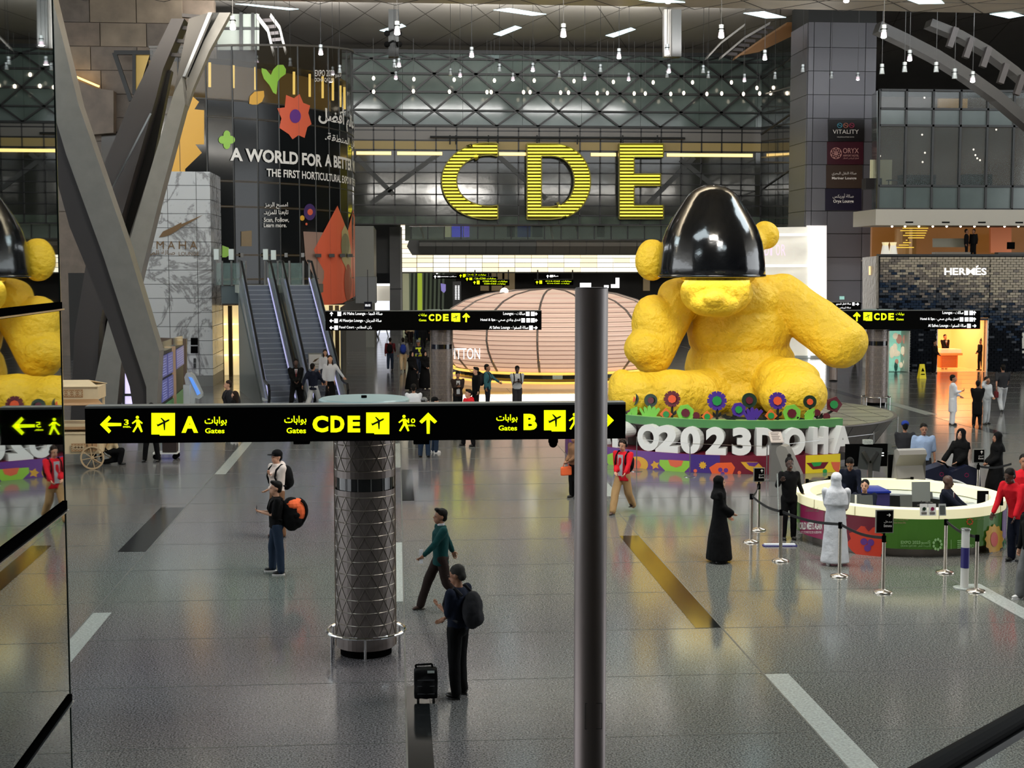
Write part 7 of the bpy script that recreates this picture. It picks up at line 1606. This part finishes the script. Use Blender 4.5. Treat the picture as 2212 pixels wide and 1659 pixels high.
    for s, a, S0, E_, W_ in HN:
        m.cap(S(S0), S(E_), .064*W*k, .055*W*k, 10)
        if sleeve == 'long': m.cap(S(E_), S(E_.lerp(W_, .93)), .053*W*k, .043*W*k, 10)
        elif gar == 'abaya': pass
        if gar == 'abaya': m.cap(S(E_), S(E_.lerp(W_, .95)), .07*k, .075*k, 10)
    if gar not in ('abaya', 'thobe') and 'jacket' in extra: m.ball(S(up((0, .03, 1.46))), (.10*k, .09*k, .04*k), 10)
    if 'hood' in extra: m.ball(S(up((0, .10, 1.47))), (.13*k, .085*k, .08*k), 12); m.ball(S(up((0, .0, 1.48))), (.095*k, .095*k, .035*k), 12)
    topn = {'abaya': 'abaya', 'thobe': 'robe', 'kurta': 'long_shirt'}.get(gar, 'jacket' if 'jacket' in extra else 'shirt')
    if not legsonly: blob(m, vox, 2, .007*k, 9).build(topn, tm, t, local=True, smooth=True)
    # trousers / skirt
    if gar not in ('abaya', 'thobe'):
        m = MB()
        if 'skirt' in extra: m.loft([(S(V((0, 0, .12))), .20*k, .16*k), (S(V((0, 0, .6))), .17*k, .14*k), (S(V((0, 0, 1.0))), .13*k, .10*k)], 18)
        else:
            m.ball(S(V((0, .01, hipz))), (.155*W*k, .118*W*k, .11*k), 14); m.loft([(S(V((0, 0, hipz-.02))), .15*k, .11*k), (S(up((0, 0, .985))), .14*k, .105*k)], 16)
            w = (1.25 if 'baggy' in extra else 1.08)
            for A_, B_, C_ in legs: m.cap(S(A_), S(B_), .092*W*k, .070*k*w*W, 12); m.cap(S(B_), S(V(C_)), .070*k*w*W, .060*k*w*W, 12)
        blob(m, vox, 2, .008*k, 8).build('skirt' if 'skirt' in extra else 'trousers', CL[bot], t, local=True, smooth=True)
    sm = {'w': shoew, 'b': shoebr, None: shoeb}[shoes]
    for i, (A_, B_, C_) in enumerate(legs):
        C_ = V(C_); pit = .5 if (pose == 'walk' and i == 1) else -.25 if pose == 'walk' else 0
        R = Matrix.Rotation(-pit, 3, 'X')
        m = MB(); m.ball(S(C_+R@V((0, -.05, -.035))), (.042*k, .115*k, .036*k), 10, R=R); m.ball(S(C_+R@V((0, .02, -.02))), (.040*k, .055*k, .05*k), 10, R=R); m.build('shoe', sm, t, local=True, smooth=True)
        q = MB(); q.loft([(S(C_+R@V((0, -.045, -.078 if not pit else -.07))), .044*k, .125*k), (S(C_+R@V((0, -.045, -.06))), .043*k, .12*k)], 14); q.build('sole', shoew if shoes == 'w' or fine and 'whitesole' in extra else shoeb, t, local=True)
    # suit front
    if 'suit' in extra:
        m = MB(); m.prism([S(up((-.05, -.128, 1.44))), S(up((.05, -.128, 1.44))), S(up((0, -.138, 1.16)))], (0, -.006, 0)); m.build('shirt_front', CL['white'], t, local=True)
        MB().prism([S(up((-.016, -.142, 1.43))), S(up((.016, -.142, 1.43))), S(up((.02, -.15, 1.2))), S(up((0, -.15, 1.17))), S(up((-.02, -.15, 1.2)))], (0, -.006, 0)).build('tie', CL['maroon'], t, local=True)
    if 'collar' in extra: MB().lathe(S(up((0, .01, 1.49))), [(.062*k, 0), (.066*k, .03*k), (.060*k, .035*k)], 18).build('collar', CL['white'], t, local=True)
    if 'innershirt' in extra: MB().prism([S(up((-.07, -.126, 1.42))), S(up((.07, -.126, 1.42))), S(up((.06, -.135, .92))), S(up((-.06, -.135, .92)))], (0, -.006, 0)).build('inner_shirt', CL['lgrey'], t, local=True)
    if 'vest' in extra:
        m = MB(); m.loft([(S(up((0, 0, z))), rx*k, ry*k) for z, rx, ry in ((1.02, .175, .135), (1.2, .185, .137), (1.36, .20, .135), (1.43, .15, .11))], 20); m.build('safety_vest', CL['hivis'], t, local=True, smooth=True)
        MB().loft([(S(up((0, 0, 1.12))), .183*k, .139*k), (S(up((0, 0, 1.15))), .185*k, .14*k)], 20).build('reflective_band', CL['lgrey'], t, local=True)
    if 'redbands' in extra:
        for z in (1.02, 1.08): MB().loft([(S(up((0, 0, z))), .172*k, .13*k), (S(up((0, 0, z+.025))), .173*k, .131*k)], 20).build('reflective_band', CL['lgrey'], t, local=True)
    if 'headphones' in extra:
        m = MB(); pts = [S(hp((.095*cos(a), .01, .02+.105*sin(a)))) for a in [pi*i/10 for i in range(11)]]; m.tube(pts, .010*kh, 6)
        for s in (-1, 1): m.ball(S(hp((s*.09, .01, .0))), (.02*kh, .035*kh, .04*kh), 8)
        m.build('headphones', CL['black'], t, local=True)
    if 'phone' in extra:
        s, a, S0, E_, W_ = [h for h in HN if h[1] in ('phone', 'reach', 'ear')][0]; d = (W_-E_).normalized(); c = S(W_+d*.09+V((0, -.01, .03)))
        o = MB().box(c, (.072*k, .010*k, .145*k)).build('phone', phoneM, None); 
        o.parent = t; o['label'] = 'dark phone in the hand'
    if 'paper' in extra:
        s, a, S0, E_, W_ = HN[1]; c = S(W_+V((0, -.05, -.02))); MB().box(c, (.012, .06*k, .24*k)).build('folded_paper', CL['white'], t, local=True)
    if bag:
        kind, bc, bc2 = bag
        if kind == 'pack':
            big = 'bigpack' in extra; w, d_, h_ = (.17, .13, .26) if not big else (.24, .21, .33)
            m = MB(); c0 = (0, .13+d_*.75, 1.20 if not big else 1.14)
            m.ball(S(up((c0[0], c0[1], c0[2]))), (w*k, d_*k, h_*k), 14); m.ball(S(up((c0[0], c0[1]+d_*.5, c0[2]-h_*.35))), (w*.8*k, d_*.7*k, h_*.5*k), 12); m.ball(S(up((c0[0], c0[1], c0[2]+h_*.4))), (w*.85*k, d_*.8*k, h_*.55*k), 12)
            bo = blob(m, vox, 1, .008*k, 11).build('backpack', CL[bc], t, local=True, smooth=True)
            q = MB()
            for s in (-1, 1):
                pts = [S(up((s*.12, .14, 1.40))), S(up((s*.125, .03, 1.49))), S(up((s*.125, -.10, 1.40))), S(up((s*.13, -.145, 1.25))), S(up((s*.155, -.08, 1.10))), S(up((s*.16, .1, 1.05)))]
                q.tube(pts, .020*k, 6)
            q.build('straps', CL['dgrey' if bc != 'black' else 'black'], bo, local=True)
            if bc2:
                q = MB()
                q.ball(S(up((0, c0[1]+d_*.48, c0[2]+h_*.16))), (w*.88*k, d_*.92*k, h_*.74*k), 16); q.ball(S(up((0, c0[1]+d_*.1, c0[2]+h_*.5))), (w*.93*k, d_*.8*k, h_*.42*k), 14)
                z_ = MB()
                for s in (-.5, 0, .5): z_.tube([S(up((s*w*1.1, c0[1]+d_*(.50+.93*sin(a)*(1-.3*abs(s))), c0[2]+h_*(.16+.72*cos(a))))) for a in [pi*i/8 for i in range(1, 8)]], .022*k, 6)
                for s in (-1, 1): z_.ball(S(up((s*w*.86, c0[1]+d_*.3, c0[2]+.0))), (.03*k, .08*k, .06*k), 8)
                z_.build('black_webbing', CL['black'], bo, local=True)
                q.build('coloured_panels', CL[bc2], bo, local=True)
        elif kind == 'hand':
            s, a, S0, E_, W_ = HN[1] if bc2 != 'L' else HN[0]
            m = MB(); c = W_+V((0, 0, -.27)); m.box(S(c), (.12*k, .34*k, .24*k)); m2 = blob(m, vox, 3); bo = m2.build('handbag', CL[bc], t, local=True, smooth=True)
            MB().tube([S(c+V((0, -.12, .1))), S(W_+V((0, -.03, -.03))), S(W_+V((0, .03, -.03))), S(c+V((0, .12, .1)))], .010*k, 6).build('bag_handle', CL[bc], bo, local=True)
    return t
def P_(*a, **k): return person(*a, **k)
# --- foreground and middle
P_('man in navy polo with dark backpack nearest the camera, beside the small suitcase', 990, 1506, 284, -125, top='navypolo', bot='black', hairc=HAIRG, sleeve='short', arms=('waist', 'phone'), pose='stand', bag=('pack', 'dgrey', None), nod=.35, head_turn=12)
P_('man striding left in a teal blazer holding a folded white paper', 952, 1318, 205, -78, top='teal', bot='dbrown', hair='quiff', pose='walk', arms=('swingb', 'swingf'), shoes='b', extra=('jacket', 'collar', 'paper'), H=1.66)
bpy.context.view_layer.update()
t_ = P_('young man in white hoodie and black cap behind the orange backpack man', 600, 1163, 184, -50, top='cream', bot='brown', skin='l', arms=('chest', 'waist'), pose='stand', extra=('hood', 'cap'), bag=('pack', 'black', None), shoes='b')
P_('man in black T-shirt and jeans with a big orange and black backpack', 598, 1240, 197, -80, top='black', bot='jeans', skin='l', hair='quiff', sleeve='short', arms=('phone', 'phone'), pose='wide', bag=('pack', 'black', 'orange'), extra=('bigpack', 'phone', 'whitesole'), shoes=None)
P_('man in a red jacket, khaki trousers and headphones walking past the near steel post', 1345, 1110, 160, -38, top='red', bot='khaki', skin='l', hair='short', hairc=HAIRB, arms=('waist', 'swingf'), pose='walk', bag=('pack', 'black', None), extra=('jacket', 'innershirt', 'headphones', 'baggy'), shoes='b', nod=.3)
P_('person in a beige jacket carrying a patterned bag, mostly hidden by the near steel post', 1241, 1078, 140, -60, top='brown', bot='black', skin='m', arms=('waist', 'waist'), bag=('hand', 'orange', 'L'))
P_('woman in a full black abaya and headscarf facing right, standing alone on the open floor', 1553, 1215, 178, 82, top='black', skin='l', gar='abaya', veil='black', arms=('waist', 'hipf'), extra=('fem',), H=1.62)
P_('cleaner woman in black uniform with hair bun holding the white mop', 1703, 1168, 168, 0, top='black', bot='black', skin='d', hair='bun', arms=('mop', 'hip'), extra=('fem', 'jacket'), H=1.68)
P_('man in white robe and headscarf at the desk, seen from behind', 1803, 1222, 192, 168, top='white', skin='m', gar='thobe', veil='white', arms=('desk', 'waist'), shoes='w', H=1.72)
# --- desk staff
P_('standing woman clerk in navy uniform bending over behind the desk', 0, 0, 0, -22, top='navy', bot='navy', skin='m', hair='short', at=V((AY(1838, 1000, 29.2).x, 29.2, 0)), H=1.66, lean=.35, nod=.5, arms=('waist', 'desk'), extra=('fem', 'jacket'))
P_('seated young man clerk in navy suit behind the left desk monitors', 0, 0, 0, -12, top='navy', bot='navy', skin='l', at=V((AY(1868, 1050, 28.2).x, 28.2, -.0)), H=1.66, seat=True, arms=('type', 'type'), extra=('suit', 'jacket'), head_turn=-18)
P_('seated bald man clerk in navy suit typing at the laptop', 0, 0, 0, 58, top='navy', bot='navy', skin='d', hair='bald', at=V((AY(2046, 1050, 28.1).x, 28.1, 0)), H=1.78, seat=True, arms=('type', 'type'), extra=('suit', 'jacket'), nod=.3)
P_('dark skinned man in red uniform leaning on the right end of the desk', 2196, 1216, 0, -62, top='red', bot='navy', skin='d', hair='short', H=1.84, lean=.36, nod=.25, arms=('desk', 'desk'), extra=('redbands', 'jacket'), pose='stand')
P_('moustached man in red uniform standing behind the leaning one at the right edge', 2207, 1186, 0, -18, top='red', bot='navy', skin='m', hair='short', H=1.86, arms=('waist', 'down'), extra=('redbands',))
P_('person in grey joggers and white sneakers cut off by the right frame edge', 2226, 1300, 0, -70, top='black', bot='grey', skin='l', H=1.72, shoes='w', pose='wide', extra=('baggy',))
P_('woman in black abaya looking left, leaning on a yellow-lit stroller handle', 2072, 1088, 0, -50, top='black', skin='l', gar='abaya', veil='black', H=1.74, arms=('desk', 'waist'), extra=('fem',))
P_('woman in black abaya standing behind the exit sign, facing left', 2150, 1088, 0, -80, top='black', skin='m', gar='abaya', veil='black', H=1.66, arms=('waist', 'waist'), extra=('fem',))
P_('man in a pale blue plaid shirt with headphones on his neck, behind the right kiosk', 1992, 1078, 0, -12, top='bluep', bot='dgrey', skin='m', H=1.80, nod=.25, arms=('down', 'down'), sleeve='short')
P_('person whose blue cap shows above the right kiosk shell', 1952, 1058, 0, 170, top='dgrey', bot='black', skin='m', H=1.70, extra=('bluecap',), arms=('waist', 'waist'))
# --- right background
P_('man in long white tunic facing right, in the glow before the shop', 2057, 920, 109, 70, top='white', bot='white', skin='m', gar='kurta', arms=('phone', 'waist'), extra=('phone',), group=None)
P_('man in long black tunic seen from behind in the shop glow', 2110, 924, 101, 160, top='black', bot='black', skin='d', gar='kurta', arms=('waist', 'waist'))
P_('man in pale blue shirt on the phone behind the man in black', 2130, 919, 104, 30, top='lgrey', bot='lgrey', skin='m', arms=('ear', 'waist'), extra=('whitecap',)[:0])
P_('man in grey shirt walking away with a dark red bag at right', 2164, 893, 106, 168, top='dgrey', bot='lgrey', skin='m', pose='walk', arms=('swingf', 'swingb'), sleeve='short', bag=('hand', 'maroon', None))
P_('man in dark suit behind the display table inside the lit shop', 0, 0, 0, 10, top='black', bot='black', skin='m', at=V((AY(2041, 760, 77.6).x, 77.6, 0)), H=1.80, arms=('waist', 'waist'), extra=('suit', 'jacket'))
P_('shop woman in black standing at the right side of the lit doorway', 2117, 812, 0, -70, top='black', bot='black', skin='m', hair='bun', H=1.66, arms=('waist', 'waist'), extra=('fem',), at=V((AY(2117, 810, 74.8).x, 74.8, 0.012)))
P_('dark dressed man standing in the shadow left of the lit doorway', 2013, 812, 70, 40, top='black', bot='black', skin='m', at=V((AY(2013, 812, 73.3).x, 73.0, 0)), H=1.72, arms=('waist', 'waist'))
P_('far man in black walking beyond the bear arm', 1846, 790, 48, 170, top='black', bot='black', pose='walk', H=1.7)
# --- escalator foot
P_('man in black suit with maroon tie, hands clasped, at the foot of the escalators', 640, 889, 109, 8, top='black', bot='black', skin='d', arms=('waist', 'waist'), pose='wide', extra=('suit', 'jacket'))
P_('man in a dark jacket and pale camouflage trousers walking before the lounge notice', 677, 890, 101, 150, top='navy', bot='lgrey', skin='m', pose='walk', arms=('swingf', 'swingb'), extra=('jacket', 'baggy'), shoes='w')
P_('long haired woman in white blouse and long black skirt at the right escalator foot', 714, 884, 111, 10, top='white', bot='black', skin='l', hair='long', hairc=HAIRB, arms=('down', 'out'), extra=('fem', 'skirt'))
P_('woman in white stepping off the right escalator behind the first woman', 0, 0, 0, 15, at=V((AY(703, 845, 58.6).x, 58.6, .55)), H=1.66, top='white', bot='jeans', skin='l', hair='long', hairc=HAIRB, arms=('down', 'down'), extra=('fem',))
P_('dark haired child in black, head just above the near sign', 708, 890, 54, 120, top='black', bot='black', hair='long', arms=('down', 'down'), extra=('fem',))
P_('man with grey backpack and dark jacket whose head shows above the near sign at left', 494, 950, 122, -70, top='dgrey', bot='dgrey', skin='l', hair='short', hairc=HAIRB, bag=('pack', 'dgrey', None), shoes='w', extra=('jacket',))
P_('dark haired woman close beside the grey backpack man above the sign', 508, 956, 106, -110, top='black', bot='black', skin='l', hair='long', hairc=HAIRB, shoes='w', extra=('fem',))
P_('person in black standing by the luggage trolley, legs seen below the near sign', 328, 1000, 132, -15, top='black', bot='black', pose='wide', H=1.70)
P_('person in a tan top crouching beside the snack cart wheel', 236, 1006, 0, 100, top='beige', bot='black', skin='m', H=1.75, pose='kneel', lean=.5, arms=('waist', 'waist'))
P_('person in black trousers further left behind the near sign', 212, 996, 0, 20, top='dgrey', bot='black', H=1.68)
# --- middle group by the pillar
P_('man in white shirt with his back turned, just above the near sign', 894, 952, 118, 178, top='white', bot='dgrey', skin='m', arms=('waist', 'waist'))
P_('man in grey cap and jeans behind the near sign', 917, 990, 0, 160, top='lgrey', bot='jeans', skin='m', extra=('greycap',), H=1.74)
P_('person in black cap and dark jeans behind the near sign', 940, 980, 0, 100, top='orange', bot='jeans', skin='l', extra=('cap',), H=1.66, shoes='w')
P_('boy in a red hoodie above the near sign, facing left', 1012, 966, 0, -60, top='red', bot='black', skin='l', hair='quiff', H=1.78, pose='wide', extra=('hood',))
P_('man in dark jacket and pale striped shirt looking at his phone by the second pillar', 989, 905, 0, 5, top='dbrown', bot='black', skin='m', H=1.72, arms=('phone', 'phone'), extra=('jacket', 'innershirt'), nod=.4)
P_('man in black jacket scratching his head, facing left, before the dome', 1028, 898, 0, -70, top='black', bot='black', skin='l', hair='quiff', H=1.78, arms=('ear', 'down'), extra=('jacket',))
P_('man in teal jacket with backpack facing right before the dome, phone in hand', 1053, 890, 0, 72, top='tealj', bot='navy', skin='m', H=1.80, arms=('down', 'reach'), bag=('pack', 'dgrey', None), extra=('phone', 'jacket'))
P_('man in light T-shirt with backpack straps reading his phone before the dome centre', 1117, 895, 0, 5, top='lgrey', bot='dgrey', skin='d', H=1.80, arms=('phone', 'phone'), sleeve='short', bag=('pack', 'black', None), extra=('phone',), nod=.45)
P_('man in dark shirt with black backpack walking away down the corridor', 843, 802, 69, 176, top='maroon', bot='jeans', skin='m', pose='walk', arms=('swingf', 'down'), bag=('pack', 'black', None))
P_('man in grey hoodie with blue backpack and beige trousers walking away', 871, 805, 72, 180, top='grey', bot='beige', pose='walk', bag=('pack', 'blue', None), extra=('hood',))
P_('worker in yellow safety vest and grey cap walking towards the camera', 904, 818, 80, 5, top='navy', bot='jeans', skin='m', pose='walk', shoes='w', extra=('vest', 'greycap'))
P_('woman in black abaya with shoulder bag walking, left of the pair by the second pillar', 890, 845, 82, 30, top='black', skin='l', gar='abaya', veil='black', arms=('waist', 'down'), extra=('fem',), bag=('hand', 'dgrey', None))
P_('woman in black abaya walking, right of the pair and nearest the second pillar', 918, 842, 80, 25, top='black', skin='l', gar='abaya', veil='black', arms=('waist', 'waist'), extra=('fem',))
P_('pair of legs in dark trousers just under the second sign, left walker', 884, 742, 52, 0, top='black', bot='black', pose='walk', H=1.72)
P_('walker in black under the second sign, right of the first', 914, 760, 60, 0, top='black', bot='black', pose='walk', H=1.72)
P_('guard in red and black under the left end of the second sign', 762, 757, 58, 30, top='red', bot='black', H=1.74); P_('companion in dark red beside the guard under the second sign', 770, 757, 58, -30, top='maroon', bot='black', H=1.72)
for i, (x, y, c) in enumerate(((2087, 0, 'black'), (2102, 0, 'black'))): P_(['dark haired barista at the left of the cafe till', 'second barista beside the cafe till'][i], 0, 0, 0, 60*(-1)**i, top=c, bot='black', at=V((AY(x, 545, 80).x, 80, 6.0)), H=1.7)
# --- far crowd: one small figure of each kind, then copies
crowd = [(886, 664, 'beige', 'dbrown', 180, 'man in beige shirt with cross strap walking away, left of the far crowd'), (925, 668, 'cream', 'black', 180, 'stout man in cream shirt walking away, front of the far crowd'), (899, 655, 'black', 'jeans', 180, 'man in dark top pushing a blue trolley in the far crowd'), (907, 652, 'dgrey', 'navy', 180, 'dark figure right of the blue trolley'),
         (951, 672, 'orange', 'black', 150, 'woman in peach top at the right of the far crowd'), (957, 662, 'black', 'black', 170, 'dark figure behind the peach top woman'), (948, 645, 'black', 'black', 180, 'slim dark figure under the lilac banner'), (934, 630, 'black', 'black', 180, 'lone dark figure by the concourse rail'),
         (922, 636, 'black', 'dgrey', 10, 'dark figure in the middle of the far crowd'), (914, 630, 'dgrey', 'black', 0, 'grey figure far back in the concourse'), (902, 628, 'maroon', 'black', 0, 'maroon figure far back in the concourse'), (893, 626, 'black', 'navy', 0, 'dark figure at the back left of the crowd'), (883, 632, 'dbrown', 'black', 20, 'brown figure behind the beige shirt man'), (876, 640, 'maroon', 'black', 20, 'leftmost figure of the far crowd'), (966, 672, 'white', 'maroon', 160, 'white and red figure beside the led column'), (974, 672, 'khaki', 'dbrown', 150, 'khaki figure nearest the led column'), (919, 650, 'lgrey', 'dgrey', 180, 'pale figure between the trolley and the cream shirt man')]
for x, y, a, b, f, lab in crowd:
    Y = 17360/(y-575+ (30 if y < 645 else 8)); Y = 104+(crowd.index((x, y, a, b, f, lab)) % 7)*2.2 if Y >= 112 else Y; q = AY(x, y, Y)
    P_(lab, 0, 0, 0, f, top=a, bot=b, at=V((q.x, Y, 0)), H=1.74, pose='walk', group='far concourse crowd')
bt = thing('luggage_trolley', 'blue luggage trolley in the far crowd', 'trolley', AZ(899, 680))
b = AZ(899, 680); MB().bb((b.x-.4, b.y-.3, .2), (b.x+.4, b.y+.6, .3)).bb((b.x-.3, b.y-.2, .3), (b.x+.3, b.y+.4, 1.1)).build('load', M('pale_blue_load', rgb(120, 160, 180), .5), bt); MB().cone(b+V((-.3, -.2, .12)), b+V((.3, -.2, .12)), .12, .12, 10).build('wheel', black, bt)
# suitcase beside the nearest man
b = AZ(920, 1516); sc_ = thing('suitcase', 'small black wheeled cabin bag with white tag on the dark floor strip', 'suitcase', b)
m = MB(); m.box(b+V((0, .02, .24)), (.30, .20, .36)); m.ball(b+V((0, -.07, .2)), (.13, .07, .15), 12); m.box(b+V((0, .02, .40)), (.26, .17, .08)); blob(m, .014, 4, .004, 12).build('body', cloth('bag', (18, 18, 19)), sc_, smooth=True)
MB().tube([b+V((-.12, .06, .42)), b+V((-.13, .06, .47)), b+V((.08, .06, .48)), b+V((.09, .05, .42))], .013, 8).build('carry_handle', black, sc_); MB().prism([b+V((.02, -.085, .40)), b+V((.11, -.085, .40)), b+V((.11, -.075, .43)), b+V((.02, -.075, .43))], (0, -.004, 0)).build('white_tag', wst, sc_)
for sx in (-.1, .1): MB().cone(b+V((sx-.015, -.06, .035)), b+V((sx+.015, -.06, .035)), .035, .035, 12).build('wheel', shoeb, sc_); MB().cone(b+V((sx-.015, .1, .035)), b+V((sx+.015, .1, .035)), .035, .035, 12).build('wheel', shoeb, sc_)
for z in (.14, .24, .32): MB().tube([b+V((-.11, -.125+.0, z)), b+V((.11, -.125, z))], .006, 6).build('zip', M('zip_grey', rgb(60, 60, 62), .4), sc_)

bpy.data.scenes.remove(TS)
for n_ in ('small_lamp', 'reflection_glow', 'lamp_glow'):
    try: MATS[n_].cycles.emission_sampling = 'NONE'
    except Exception: pass
